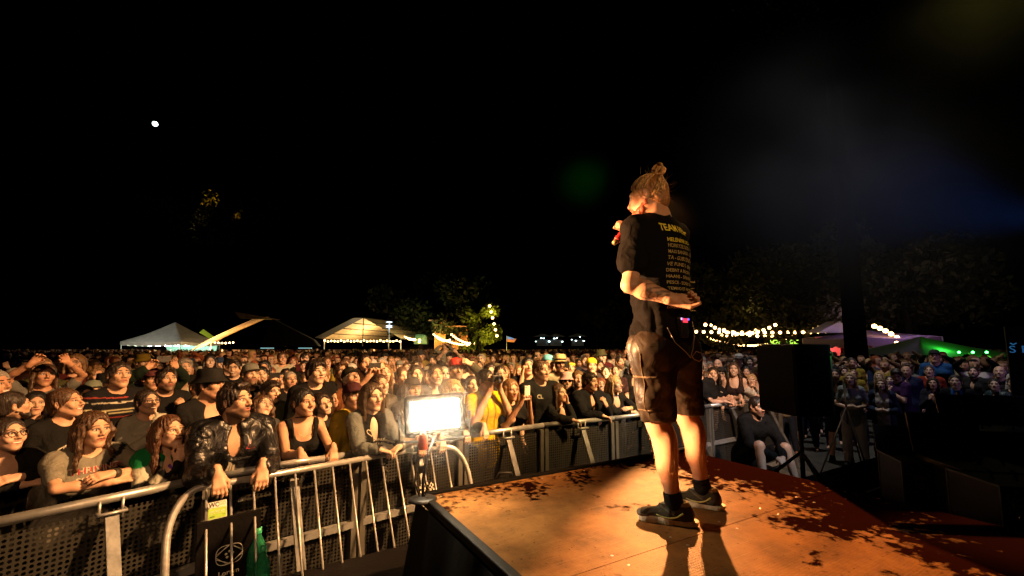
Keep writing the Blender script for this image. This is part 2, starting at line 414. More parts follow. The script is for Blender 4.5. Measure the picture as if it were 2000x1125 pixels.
class Fig:
    """a whole person: joints, then body, clothes and hair grown round them"""
    def __init__(s, female=False, lean=0, side=0, twist=0, head=(0, 0, 0), arms='down', smile=0, face=0, hs=1.0, wide=1.0, child=False, leg_spread=.1, hoff=0, railz=1.2):
        s.f, s.child, s.wide, s.arms, s.railz = female, child, wide, arms, railz
        sw = (.148 if female else .168) * wide
        T = Matrix.Rotation(R(lean), 3, 'X') @ Matrix.Rotation(R(side), 3, 'Y') @ Matrix.Rotation(R(twist), 3, 'Z')
        s.T = T; s.pel = Vector((0, 0, .95))
        s.B = lambda x, y, z: s.pel + T @ Vector((x, y, z - .95))
        s.neck = s.B(0, .015, 1.475)
        hc = s.B(0, .0, 1.48) + (T @ Vector((0, 0, .05))) + Vector((0, -.012 - hoff, .095))
        s.head = Head(hc, rotm(*head), hs * (1.0 if not child else 1.02), female, child, smile, face)
        s.sh = {q: s.B(q * sw, .01, 1.425) for q in (-1, 1)}
        s.leg = leg_spread; s.arm = {}
        for q in (-1, 1):
            s.arm[q] = s.pose(arms if isinstance(arms, str) else arms[0 if q < 0 else 1], q)
    def pose(s, kind, q):
        """elbow, wrist, hand direction, palm direction, curl; q=-1 the right arm, +1 the left (front is -Y)"""
        S = s.sh[q]; V = Vector
        if kind == 'down': return S + V((q * .05, .02, -.29)), S + V((q * .055, -.05, -.54)), V((0, -.1, -1)), V((-q, 0, 0)), .35
        if kind in ('rail', 'hang', 'cross'): ez = s.railz + .01; dz = min(max(S.z - ez, .06), .285); hz = math.sqrt(.29 ** 2 - dz * dz); ez = S.z - dz
        if kind == 'rail': e = V((S.x + q * (.03 + .3 * max(hz - .2, 0)), S.y - hz, ez)); w = V((q * .09, e.y - .16, ez + .01)); return e, w, V((-q * .75, -.3, -.25)), V((0, 0, -1)), .35
        if kind == 'hang': e = V((S.x + q * .02, S.y - hz, ez)); w = V((q * .12, e.y - .2, ez + .045)); return e, w, V((-q * .1, -.5, -.85)), V((0, .7, -.3)), .4
        if kind == 'cross': e = V((S.x + q * .06, S.y - hz, ez)); w = V((-q * .0, e.y - .10, ez + .02 + .025 * q)); return e, w, V((-q * .9, -.1, .05)), V((0, .5, -.8)), .3
        if kind == 'phone':
            c = s.head.c; e = S + V((q * .04, -.17, -.2)); w = V((c.x + q * .06, c.y - .27, c.z - .12)); return e, w, V((-q * .2, -.2, .9)), V((-q, 0, .1)), .75
        if kind == 'chin':
            c = s.head.c; e = S + V((-q * .02, -.2, -.23)); w = c + s.head.M @ V((q * .03, -.105, -.215)); return e, w, V((-q * .25, .1, .9)), V((0, .9, .3)), .8
        if kind == 'cheek':
            c = s.head.c; e = S + V((-q * .0, -.19, -.24)); w = c + s.head.M @ V((q * .095, -.05, -.15)); return e, w, V((-q * .1, .1, .9)), V((-q, .2, 0)), .12
        if kind == 'fist': e = S + V((q * .04, -.1, -.27)); w = S + V((-q * .1, -.25, -.09)); return e, w, V((-q * .4, 0, .9)), V((-q * .3, .9, 0)), 1.1
        if kind == 'up': return S + V((q * .1, -.04, .26)), S + V((q * .08, -.06, .5)), V((q * .1, 0, 1)), V((0, -1, 0)), .1
        if kind == 'high': return S + V((q * .12, -.14, .2)), S + V((-q * .02, -.3, .34)), V((-q * .5, -.2, .8)), V((0, -1, 0)), .5
        if kind == 'cap':
            c = s.head.c; return S + V((q * .16, -.13, .09)), c + V((q * .14, -.13, .06)), V((-q * .8, 0, .5)), V((0, .6, -.6)), .6
        if kind == 'camera':
            c = s.head.c; e = S + V((q * .06, -.17, -.2)); w = c + s.head.M @ V((q * .075, -.13, -.09)); return e, w, V((-q * .25, -.1, .95)), V((-q, 0, 0)), .7
        if kind == 'belly': e = S + V((q * .07, .0, -.28)); w = V((q * .07, e.y - .2, e.z - .02)); return e, w, V((-q * .9, -.2, 0)), V((0, .9, 0)), .6
        return s.pose('down', q)
    def grid(s, hf, bf, coarse, top=None, bottom=-.02, hands=True):
        c = s.head.c; pts = [s.arm[q][1] + s.arm[q][2].normalized() * .08 for q in (-1, 1)] if hands else []
        B = [[], [], []]
        for i in range(3):
            B[i].append((c[i] - .1, c[i] + .1, hf))
            for p in pts: B[i].append((p[i] - .07, p[i] + .07, bf))
        al = [c] + [s.sh[q] for q in s.sh] + [s.arm[q][0] for q in s.arm] + [s.arm[q][1] + s.arm[q][2].normalized() * .2 for q in s.arm]
        lo = [min(p[i] for p in al) - .16 for i in range(3)]; hi = [max(p[i] for p in al) + .16 for i in range(3)]
        lo[0] = min(lo[0], -.33); hi[0] = max(hi[0], .33); lo[1] = min(lo[1], -.3); hi[1] = max(hi[1], .26); lo[2] = bottom
        hi[2] = max(hi[2], c.z + .16)
        return Field(*[axis(lo[i], hi[i], coarse, B[i]) for i in range(3)])
    def torso(s, F, g=0, upto=True):
        w = s.wide; B = s.B; fe = s.f; M = np.array(s.T)
        F.ell(B(0, .0, .95), (.165 * w + g, .12 * w + g, .125 + g), M, .05)
        F.ell(B(0, .0, 1.12), ((.125 if fe else .145) * w + g, .1 * w + g, .15 + g), M, .06)
        F.ell(B(0, .005, 1.3), ((.145 if fe else .172) * w + g, .115 * w + g, .17 + g), M, .06)
        sw = .125 if fe else .142
        F.cap(B(-sw * w, .012, 1.425), B(sw * w, .012, 1.425), .05 + g, .05 + g, .06)
        for q in (-1, 1):
            F.cap(B(q * .03, .02, 1.485), B(q * (sw + .005) * w, .012, 1.44), .035 + g, .04 + g, .05)
            if fe: F.ell(B(q * .072, -.085, 1.285), (.062 * w + g, .058 + g, .06 + g), M, .03)
            else: F.ell(B(q * .08, -.075, 1.33), (.075 * w + g, .04 + g, .055 + g), M, .04)
    def limbs(s, F, g=0, arm_to=1.0, fore=1.0, fem=.9):
        fm = .86 if s.f else 1.0
        for q in (-1, 1):
            e, w = s.arm[q][0], s.arm[q][1]; S = s.sh[q]
            F.cap(S, S.lerp(e, arm_to), .048 * fm + g, (.048 - .01 * arm_to) * fm + g, .03)
            if fore:
                w = e.lerp(w, fore); m = e.lerp(w, .35); F.cap(e, m, .038 * fm + g, .04 * fm + g, .015); F.cap(m, w, .04 * fm + g, .026 * fm + g, .015)
    def legs(s, F, g=0, to=0.0):
        for q in (-1, 1):
            h = Vector((q * .085, 0, .9)); k = Vector((q * (.09 + s.leg * .25), -.01, .5)); a = Vector((q * (.09 + s.leg * .5), .02, .09))
            F.cap(h, k, .088 + g, .058 + g, .03)
            if to < .4:
                m = k.lerp(a, .35) + Vector((0, .015, 0)); F.cap(k, m, .056 + g, .058 + g, .02); F.cap(m, a, .058 + g, .038 + g, .02)
    def body(s, hf=.004, bf=.005, coarse=.02, hands=True, legs=True, stub=0, hairc=(.05, .03, .02), extra=None, bottom=-.02):
        F = s.grid(hf, bf, coarse, bottom=bottom if legs else .8, hands=hands)
        s.torso(F, -.004); s.limbs(F)
        if legs:
            s.legs(F)
            for q in (-1, 1):
                F.cap((q * (.09 + s.leg * .5), .03, .045), (q * (.1 + s.leg * .5), -.12, .03), .035, .03, .03)
        h = s.head; nr = .047 if s.f else .058
        F.cap(s.neck - Vector((0, 0, .03)), h.P(0, .028, -.05), nr + .004, nr * h.k, .03)
        h.skin(F)
        if hands:
            for q in (-1, 1):
                e, w, d, n, c = s.arm[q]; hand(F, w, d, n, -q, c, hs=.92 if s.f else 1.0)
        else:
            for q in (-1, 1):
                e, w, d, n, c = s.arm[q]; F.cap(w, w + d.normalized() * .1, .03, .025, .02)
        if extra: extra(F)
        V, Q = F.mesh(); me = mesh_np('body', V, Q)
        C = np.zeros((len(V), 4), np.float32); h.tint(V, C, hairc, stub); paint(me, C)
        return me
    def shirt(s, kind='tee', coarse=.013, g=.012, fold=.006, painter=None, seed=0):
        pts = [s.sh[q] for q in s.sh] + [s.arm[q][0] for q in s.arm] + [s.arm[q][1] for q in s.arm] + [s.pel, s.neck]
        lo = [min(p[i] for p in pts) - .2 for i in range(3)]; hi = [max(p[i] for p in pts) + .18 for i in range(3)]; lo[2] = min(.8, lo[2])
        F = Field(*[axis(lo[i], hi[i], coarse, []) for i in range(3)])
        if kind in ('hoodie', 'jacket'): g += .008
        s.torso(F, g)
        F.cap(s.B(0, .0, .92), s.B(0, 0, .87), .15 * s.wide + g, .15 * s.wide + g, .05)
        if kind == 'tank': pass
        elif kind == 'tee': s.limbs(F, g + .006, .62, 0)
        else: s.limbs(F, g + .004, 1.0, .88)
        if kind == 'hoodie':
            F.cap(s.B(-.07, .075, 1.45), s.B(.07, .075, 1.45), .05, .05, .03); F.ell(s.B(0, .09, 1.42), (.11, .05, .09), np.array(s.T), .04)
            for q in (-1, 1): F.cap(s.B(q * .075, .05, 1.47), s.B(q * .04, -.07, 1.42), .035, .02, .02)
        if kind == 'jacket':
            for q in (-1, 1): F.cap(s.B(q * .065, .04, 1.49), s.B(q * .045, -.08, 1.36), .024, .022, .012)
        n0 = s.neck
        if kind == 'tank':
            F.ell(s.B(0, -.12, 1.47), (.12, .12, .15), None, .01, True); F.ell(s.B(0, .06, 1.5), (.13, .12, .1), None, .01, True)
            for q in (-1, 1):
                F.ell(s.B(q * .23, .0, 1.42), (.11, .16, .14), None, .01, True)
                pp = [s.B(q * .075, -.115, 1.335), s.B(q * .088, -.075, 1.43), s.B(q * .092, 0, 1.487), s.B(q * .085, .075, 1.43), s.B(q * .08, .11, 1.34)]
                for a, b in zip(pp, pp[1:]): F.cap(a, b, .013, .013, .004)
        elif kind == 'jacket': F.ell(s.B(0, -.15, 1.43), (.045, .1, .17), None, .01, True); F.ell(s.B(0, 0, 1.53), (.07, .08, .06), None, .01, True)
        elif kind == 'vneck': F.ell(s.B(0, -.13, 1.44), (.07, .11, .12), None, .01, True); F.ell(s.B(0, 0, 1.53), (.085, .085, .065), None, .01, True)
        else: F.ell(s.B(0, -.035, 1.525), (.08, .1, .07), None, .01, True)
        V, Q = F.mesh(); N = vnormals(V, Q)
        d = noise3(V * np.array([1, 1, .6], np.float32), 34, seed) * fold
        if kind != 'tank': d += np.abs(noise3(V * np.array([1.4, 1.4, .5], np.float32), 22, seed + 3)) * fold * .8
        V = V + N * d[:, None]
        me = mesh_np('shirt', V, Q)
        C = np.zeros((len(V), 4), np.float32)
        if painter: painter(s, V, C, Q)
        paint(me, C); return me
    def trousers(s, coarse=.025, g=.012, to=.0):
        F = Field(axis(-.34, .34, coarse, []), axis(-.28, .28, coarse, []), axis(max(.04, to - .05), 1.12, coarse, []))
        s.legs(F, g + .006, to); F.ell((0, 0, .95), (.165 * s.wide + g, .12 * s.wide + g, .13), None, .05)
        if to: F.half((0, 0, to), (0, 0, -1))
        V, Q = F.mesh(); V = V + vnormals(V, Q) * (noise3(V, 20, 4) * .006)[:, None]
        me = mesh_np('trousers', V, Q); paint(me, np.zeros((len(V), 4))); return me
    def shoes(s):
        m = MB()
        F = Field(axis(-.32, .32, .016, []), axis(-.24, .16, .016, []), axis(-.01, .18, .016, []))
        for q in (-1, 1):
            x = q * (.09 + s.leg * .5); F.cap((x, .03, .05), (x + q * .01, -.13, .04), .047, .043, .03); F.cap((x, .02, .05), (x, .02, .1), .045, .045, .02)
        F.half((0, 0, 0), (0, 0, -1)); V, Q = F.mesh(); me = mesh_np('shoes', V, Q); paint(me, np.zeros((len(V), 4))); return me
    def hair(s, kind, cell=.006, seed=1, amp=.004):
        h = s.head; M = h.M
        if kind in ('none', None): return None
        ext = .5 if kind in ('long', 'verylong', 'wavy', 'braids', 'hood') else .2
        c = h.c; F = Field(axis(c.x - .22, c.x + .22, cell, []), axis(c.y - .2, c.y + .24, cell, []), axis(c.z - ext, c.z + .22, cell, []))
        g = {'hatted': .004, 'buzz': .003, 'fade': .006, 'short': .011, 'fringe': .014, 'quiff': .012, 'bun': .008, 'pony': .009, 'up': .01}.get(kind, .014)
        h.e(F, (0, .018, .03), (.0765 + g, .096 + g, .0905 + g), .01)
        h.e(F, (0, .05, -.02), (.062 + g, .06 + g, .075), .02)
        if kind == 'quiff': h.e(F, (0, -.055, .1), (.055, .04, .026), .02)
        if kind == 'fringe': h.e(F, (0, -.04, .07), (.075, .062, .035), .02)
        if kind == 'curly':
            r = random.Random(seed)
            for _ in range(46):
                a, b = r.uniform(0, 6.28), r.uniform(-.1, 1.4); h.e(F, (.085 * math.cos(b) * math.cos(a), .02 + .1 * math.cos(b) * math.sin(a), .035 + .1 * math.sin(b)), (.022, .022, .022), .008)
        top = {'fringe': .058, 'short': .072, 'quiff': .08, 'buzz': .08, 'fade': .08}.get(kind, .08)
        # open the face
        h.e(F, (0, -.13, top - .075), (.068, .085, .1), .01, True)
        h.e(F, (0, -.075, -.07), (.11, .075, .085), .012, True)
        if kind not in ('long', 'verylong', 'wavy', 'braids', 'bob', 'curly', 'hood'):
            h.e(F, (0, .0, -.115), (.12, .085, .085), .015, True); h.e(F, (0, .05, -.16), (.12, .1, .085), .015, True)
            for q in (-1, 1): h.e(F, (q * .088, .005, -.01), (.016, .024, .038), .006, True)
        if kind in ('long', 'verylong', 'wavy', 'braids', 'bob'):
            n = {'bob': -.12, 'long': -.27, 'wavy': -.25, 'verylong': -.4, 'braids': -.42}[kind]; r = random.Random(seed)
            for q in (-1, 1):
                for i in range(7 if kind != 'braids' else 9):
                    a = i / 6.0; x0, y0 = q * (.082 - .022 * a), -.02 + .11 * a
                    p = h.P(x0, y0, .03); base = Vector(h.c)
                    side = M @ Vector((x0, y0, 0))
                    for st in range(6):
                        t = (st + 1) / 6
                        e = h.c + Vector((side.x * (1.05 + .12 * t), side.y * (1.05 + .1 * t) - .02 * t * (1 - a), .03 + (n - .03) * t)) + Vector((r.uniform(-1, 1), r.uniform(-1, 1), 0)) * (.012 if kind in ('wavy',) else .004)
                        w = (.017 if kind != 'braids' else .009) * (1.1 - .45 * t)
                        F.cap(p, e, w * 1.05, w, .012 if kind != 'braids' else .003); p = e
            if kind != 'bob': h.e(F, (0, .075, -.08), (.07, .045, .12), .03)
        if kind == 'bun': h.e(F, (0, .09, .085), (.034, .034, .034), .008)
        if kind == 'topbun': h.e(F, (0, .02, .145), (.034, .034, .032), .008)
        if kind == 'pony':
            h.t(F, (0, .115, .03), (0, .15, -.05), .022, .03, .01); h.t(F, (0, .15, -.05), (0, .12, -.16), .03, .012, .01)
        V, Q = F.mesh()
        if len(V) < 8: return None
        N = vnormals(V, Q); L = h.local(V)
        th = np.arctan2(L[:, 0], -L[:, 1] + .02) * 26 + noise3(L, 30, seed) * 2.2
        d = (np.sin(th + L[:, 2] * 14) * amp * .5 + noise3(L * np.array([1, 1, .35], np.float32), 170, seed + 1) * amp * .8) * (.5 if kind in ('bun', 'pony', 'fade', 'buzz', 'long', 'verylong') else 1)
        V = V + N * d[:, None]; return mesh_np('hair', V, Q)
    def strands(s, me, n=420, step=.018, steps=7, seed=2, r=.0013):
        """fine loose strands that follow the hair surface downward"""
        V = np.empty(len(me.vertices) * 3, np.float32); me.vertices.foreach_get('co', V); V = V.reshape(-1, 3)
        bv = BVHTree.FromPolygons([v.co[:] for v in me.vertices], [p.vertices[:] for p in me.polygons]); g_ = random.Random(seed); m = MB(); top = s.head.c.z + .04
        for _ in range(n):
            p = Vector(V[g_.randrange(len(V))]); pts = []; w = Vector((g_.uniform(-1, 1), g_.uniform(-1, 1), 0)) * .25
            for k in range(steps):
                loc, nr, _i, _d = bv.find_nearest(p)
                if loc is None: break
                pts.append(loc + nr * (.0012 + .002 * g_.random() * (k == steps - 1))); t = Vector((0, 0, -1)) + w + (Vector((0, .8, 0)) if p.z > top else Vector()); t = t - nr * t.dot(nr)
                if t.length < 1e-4: break
                p = loc + t.normalized() * step
            if len(pts) > 2: m.tube(pts, [r] * len(pts), 3, cap=False)
        q = bpy.data.meshes.new('hair_strands'); q.from_pydata(m.v, [], m.f); q.polygons.foreach_set('use_smooth', m.sm); q.update(); return q
    def beard(s, cell=.005, size=1.0):
        h = s.head; c = h.c
        F = Field(*[axis(c[i] - .17, c[i] + .17, cell, []) for i in range(3)])
        for q in (-1, 1):
            h.t(F, (q * .06, -.0, -.045), (q * .025, -.062, -.1), .017, .024 * size, .02)
            h.t(F, (0, -.098, -.047), (q * .027, -.083, -.058), .0055, .006, .006); h.t(F, (q * .027, -.083, -.058), (q * .025, -.074, -.09), .008, .016, .01)
        h.e(F, (0, -.07, -.108), (.034, .024 * size, .022 * size), .02)
        h.e(F, (0, -.1, -.06), (.017, .02, .008), .004, True)
        V, Q = F.mesh(); N = vnormals(V, Q); V = V + N * (noise3(V, 210, 3) * .003)[:, None]
        return mesh_np('beard', V, Q)
    # ---- things worn on the head, as small meshes in the head's own frame
    def _hm(s): h = s.head; return Matrix.LocRotScale(h.c, h.M.to_quaternion(), (h.k,) * 3)
    def worn(s, m, name):
        T = s._hm(); me = bpy.data.meshes.new(name); me.from_pydata([T @ Vector(v) for v in m.v], [], m.f)
        me.polygons.foreach_set('use_smooth', m.sm); me.update(); paint(me, np.zeros((len(me.vertices), 4))); return me
    def glasses(s, thick=.0022, round_=.021):
        m = MB()
        for q in (-1, 1):
            m.tube([(q * .031 + round_ * math.cos(a) * 1.08, -.103 + abs(q * .031 + round_ * math.cos(a)) ** 2 * 3, .003 + round_ * math.sin(a)) for a in [i * math.pi / 9 for i in range(18)]], thick, 5, closed=True)
            m.tube([(q * .053, -.096, .008), (q * .075, -.06, .01), (q * .082, .01, .008)], thick, 5)
        m.tube([(-.01, -.103, .006), (0, -.106, .009), (.01, -.103, .006)], thick, 5)
        return s.worn(m, 'glasses')
    def sunglasses(s):
        m = MB()
        for q in (-1, 1):
            m.ball((q * .031, -.099, .003), .024, 12, 6, (1, .22, .8)); m.tube([(q * .053, -.096, .008), (q * .075, -.06, .01), (q * .082, .01, .008)], .003, 5)
        m.tube([(-.01, -.103, .008), (.01, -.103, .008)], .003, 5); return s.worn(m, 'sunglasses')
    def hat(s, kind):
        m = MB(); n = 28
        def ring(prof, tilt=0, yo=.012):
            m.lathe(prof, (0, yo, 0), n, Matrix.Rotation(R(tilt), 3, 'X') @ Matrix.Diagonal((.86, 1.04, 1)))
        if kind == 'bucket': ring([(.134, .028), (.136, .024), (.13, .03), (.1, .062), (.097, .075), (.09, .125), (.075, .137), (0.001, .14)], 2)
        elif kind == 'straw': ring([(.155, .05), (.157, .046), (.15, .044), (.1, .056), (.1, .066), (.098, .085), (.094, .1), (.085, .148), (.06, .158), (.001, .15)], 4)
        elif kind == 'beanie': ring([(.094, .045), (.1, .05), (.102, .07), (.098, .1), (.078, .13), (.045, .146), (.001, .15)], -4)
        elif kind == 'headband': ring([(.09, .035), (.103, .04), (.104, .075), (.094, .08)], -4)
        elif kind == 'cap':
            ring([(.096, .04), (.099, .045), (.099, .065), (.094, .095), (.074, .125), (.04, .141), (.001, .146)], 0)
            pts = []; N = 9
            for i in range(N):
                a = -1.15 + 2.3 * i / (N - 1); pts.append((.079 * math.sin(a), -.088 * math.cos(a) + .012, .052, .078 * math.sin(a) * 1.02, -.088 * math.cos(a) - .068 * math.cos(a) ** .6 + .01, .042 + .01 * math.cos(a)))
            vs = [Vector(p[:3]) for p in pts] + [Vector(p[3:]) for p in pts] + [Vector(p[:3]) - Vector((0, 0, .004)) for p in pts] + [Vector(p[3:]) - Vector((0, 0, .004)) for p in pts]
            fs = [(i, N + i, N + i + 1, i + 1) for i in range(N - 1)] + [(2 * N + i + 1, 3 * N + i + 1, 3 * N + i, 2 * N + i) for i in range(N - 1)] + [(N + i, 3 * N + i, 3 * N + i + 1, N + i + 1) for i in range(N - 1)]
            m.add(vs, fs, True)
        me = s.worn(m, 'hat')
        if kind == 'straw':
            L = np.array([v.co for v in me.vertices], np.float32); z = s.head.local(L)[:, 2]; r = np.linalg.norm(s.head.local(L)[:, :2], axis=1)
            C = np.zeros((len(L), 4), np.float32); k = (z > .056) & (z < .09) & (r < .115); C[k] = (.03, .02, .02, 1)
            me.color_attributes['paint'].data.foreach_set('color', C.ravel())
        return me
# ---------------------------------------------------------------- ground and stage
A_ = R(30)                                             # the stage is turned 30 degrees to the camera
U = Vector((math.cos(A_), math.sin(A_), 0)); N_ = Vector((-math.sin(A_), math.cos(A_), 0))   # along the stage front, and out to the crowd
g = MB(); S_ = 900
g.poly([(-S_, -S_, 0), (S_, -S_, 0), (S_, S_, 0), (-S_, S_, 0)])
tag(g.build('ground', mat('ground', (.035, .032, .026), .95, bump=.6, bscale=8, var=.4, vscale=2)), 'trampled dark festival field under the crowd', 'ground', kind='structure')

def plywood():
    m, n, l, p = nmat('phenolic_ply')
    tc = n.new('ShaderNodeTexCoord'); mp = n.new('ShaderNodeMapping'); l.new(tc.outputs['Object'], mp.inputs['Vector'])
    nz = n.new('ShaderNodeTexNoise'); nz.inputs['Scale'].default_value = 3.5; nz.inputs['Detail'].default_value = 8; nz.inputs['Roughness'].default_value = .65
    l.new(mp.outputs[0], nz.inputs['Vector'])
    cr = n.new('ShaderNodeValToRGB'); cr.color_ramp.elements[0].position = .3; cr.color_ramp.elements[0].color = (.13, .062, .022, 1)
    cr.color_ramp.elements[1].position = .72; cr.color_ramp.elements[1].color = (.39, .185, .06, 1); l.new(nz.outputs['Fac'], cr.inputs['Fac'])
    # fine square anti-slip grid pressed into the board
    sep = n.new('ShaderNodeSeparateXYZ'); l.new(tc.outputs['Object'], sep.inputs[0])
    def M(op, a, b=None):
        q = n.new('ShaderNodeMath'); q.operation = op
        for i, v in enumerate((a, b)):
            if v is None: continue
            if isinstance(v, (int, float)): q.inputs[i].default_value = v
            else: l.new(v, q.inputs[i])
        return q.outputs[0]
    sx = M('SINE', M('MULTIPLY', sep.outputs['X'], 420)); sy = M('SINE', M('MULTIPLY', sep.outputs['Y'], 420)); grid = M('MAXIMUM', sx, sy)
    # dried spills and soaked patches: shapes of their own
    n2 = n.new('ShaderNodeTexNoise'); n2.inputs['Scale'].default_value = 1.9; n2.inputs['Detail'].default_value = 9; n2.inputs['Roughness'].default_value = .62; n2.inputs['Distortion'].default_value = .5
    l.new(tc.outputs['Object'], n2.inputs['Vector'])
    n3 = n.new('ShaderNodeTexNoise'); n3.inputs['Scale'].default_value = 22; n3.inputs['Detail'].default_value = 5; l.new(tc.outputs['Object'], n3.inputs['Vector'])
    # the soaked band lies along the board's right side and along its front edge (object x runs along the stage front, y out to the crowd)
    bx = n.new('ShaderNodeMapRange'); bx.inputs['From Min'].default_value = 1.5; bx.inputs['From Max'].default_value = 2.5; bx.inputs['To Min'].default_value = 0; bx.inputs['To Max'].default_value = .32; l.new(M('SUBTRACT', sep.outputs['X'], M('MULTIPLY', sep.outputs['Y'], .28)), bx.inputs['Value'])
    by = n.new('ShaderNodeMapRange'); by.inputs['From Min'].default_value = -.75; by.inputs['From Max'].default_value = -.1; by.inputs['To Min'].default_value = 0; by.inputs['To Max'].default_value = .17; l.new(sep.outputs['Y'], by.inputs['Value'])
    w = M('ADD', M('ADD', M('ADD', n2.outputs['Fac'], M('MULTIPLY', M('SUBTRACT', n3.outputs['Fac'], .5), .42)), bx.outputs[0]), by.outputs[0])
    wet = n.new('ShaderNodeMapRange'); wet.inputs['From Min'].default_value = .65; wet.inputs['From Max'].default_value = .73; l.new(w, wet.inputs['Value'])
    cols = cr.outputs[0]
    for ang, scx, th in ((.5, 3, .705), (-.9, 2.2, .715), (1.9, 2.6, .71)):        # long thin scuffs
        mp2 = n.new('ShaderNodeMapping'); mp2.inputs['Rotation'].default_value = (0, 0, ang); mp2.inputs['Scale'].default_value = (scx, 150, 1); l.new(tc.outputs['Object'], mp2.inputs['Vector'])
        ns = n.new('ShaderNodeTexNoise'); ns.inputs['Scale'].default_value = 1; ns.inputs['Detail'].default_value = 1; l.new(mp2.outputs[0], ns.inputs['Vector'])
        gt = n.new('ShaderNodeMapRange'); gt.inputs['From Min'].default_value = th; gt.inputs['From Max'].default_value = th + .02; gt.inputs['To Max'].default_value = .22; l.new(ns.outputs['Fac'], gt.inputs['Value'])
        m3 = n.new('ShaderNodeMix'); m3.data_type = 'RGBA'; l.new(gt.outputs[0], m3.inputs['Factor']); l.new(cols, m3.inputs[6]); m3.inputs[7].default_value = (.5, .3, .15, 1); cols = m3.outputs[2]
    n4 = n.new('ShaderNodeTexNoise'); n4.inputs['Scale'].default_value = 75; n4.inputs['Detail'].default_value = 2; l.new(tc.outputs['Object'], n4.inputs['Vector'])
    g4 = n.new('ShaderNodeMapRange'); g4.inputs['From Min'].default_value = .68; g4.inputs['From Max'].default_value = .72; g4.inputs['To Max'].default_value = .75; l.new(n4.outputs['Fac'], g4.inputs['Value'])
    m4 = n.new('ShaderNodeMix'); m4.data_type = 'RGBA'; l.new(g4.outputs[0], m4.inputs['Factor']); l.new(cols, m4.inputs[6]); m4.inputs[7].default_value = (.05, .02, .01, 1); cols = m4.outputs[2]
    mx = n.new('ShaderNodeMix'); mx.data_type = 'RGBA'; l.new(wet.outputs[0], mx.inputs['Factor']); l.new(cols, mx.inputs[6]); mx.inputs[7].default_value = (.014, .0035, .002, 1)
    l.new(mx.outputs[2], p.inputs['Base Color'])
    rr = n.new('ShaderNodeMapRange'); rr.inputs['To Min'].default_value = .4; rr.inputs['To Max'].default_value = .6; l.new(wet.outputs[0], rr.inputs['Value']); l.new(rr.outputs[0], p.inputs['Roughness'])
    sp_ = n.new('ShaderNodeMapRange'); sp_.inputs['To Min'].default_value = .012; sp_.inputs['To Max'].default_value = .0; l.new(wet.outputs[0], sp_.inputs['Value']); l.new(sp_.outputs[0], p.inputs['Specular IOR Level'])
    b = n.new('ShaderNodeBump'); b.inputs['Distance'].default_value = .002; l.new(grid, b.inputs['Height']); bs = n.new('ShaderNodeMapRange'); bs.inputs['To Min'].default_value = .16; bs.inputs['To Max'].default_value = .05; l.new(wet.outputs[0], bs.inputs['Value']); l.new(bs.outputs[0], b.inputs['Strength'])
    b2 = n.new('ShaderNodeBump'); b2.inputs['Strength'].default_value = .25; b2.inputs['Distance'].default_value = .01; l.new(nz.outputs['Fac'], b2.inputs['Height']); l.new(b.outputs[0], b2.inputs['Normal'])
    l.new(b2.outputs[0], p.inputs['Normal'])
    MATS['ply'] = m; return m
plywood()
blackcloth = mat('black_drape', (.006, .006, .006), .9, bump=.5, bscale=9, spec=.1)
blackpaint = mat('black_paint', (.007, .006, .006), .6, bump=.3, bscale=40, var=.3, spec=.12)
alu = mat('aluminium', (.42, .43, .42), .38, .6, bump=.15, bscale=30, var=.18, vscale=12)
galv = mat('galvanised_steel', (.46, .46, .44), .34, .5, bump=.1, bscale=50, var=.15, vscale=20)
darkalu = mat('weathered_aluminium', (.13, .125, .105), .5, .4, bump=.2, bscale=30, var=.3)
# corner A of the boarded platform, where its left edge and its front edge meet
PA = atz(838, 968, STAGE_Z); PA.z = 0
def SP(u, v, z=STAGE_Z): return PA + U * u + N_ * v + Vector((0, 0, z))
WING_Z = .62
st = empty('stage', (PA.x, PA.y, 0), A_, 'low concert stage boarded with stained orange brown plywood panels', 'stage')
LU = [0, 1.22, 2.44]; LEN_V = [(-1.22, 0), (-2.44, -1.22), (-3.66, -2.44), (-4.88, -3.66)]
def deck(u0, u1, v0, v1, z=STAGE_Z, gap=.004):
    m = MB(); m.box(((u0 + u1) / 2, (v0 + v1) / 2, z - .02), (u1 - u0 - gap, v1 - v0 - gap, .04)); return m
for v0, v1 in LEN_V: deck(0, 2.42, v0, v1).build('deck_panel', MATS['ply'], st)
m = MB()
for v0, v1 in LEN_V:                                    # screw heads along the panel ends
    for i in range(7):
        for v in (v0 + .05, v1 - .05): m.lathe([(.001, .0015), (.006, .0012), (.0075, 0)], (.06 + i * .38, v, STAGE_Z), 8)
m.build('screws', alu, st)
m = MB()
m.bar((-.03, .02, STAGE_Z - .012), (-.03, -5, STAGE_Z - .012), .05, .05); m.bar((-.03, .03, STAGE_Z - .012), (2.45, .03, STAGE_Z - .012), .05, .05)
bevel(m.build('edge_profile', mat('edge_trim', (.005, .004, .003), .7, var=.3, spec=.1), st), .008)
m = MB()
m.box((1.2, -2.45, .52), (2.5, 4.8, 1.03)); m.build('skirt', blackcloth, st)
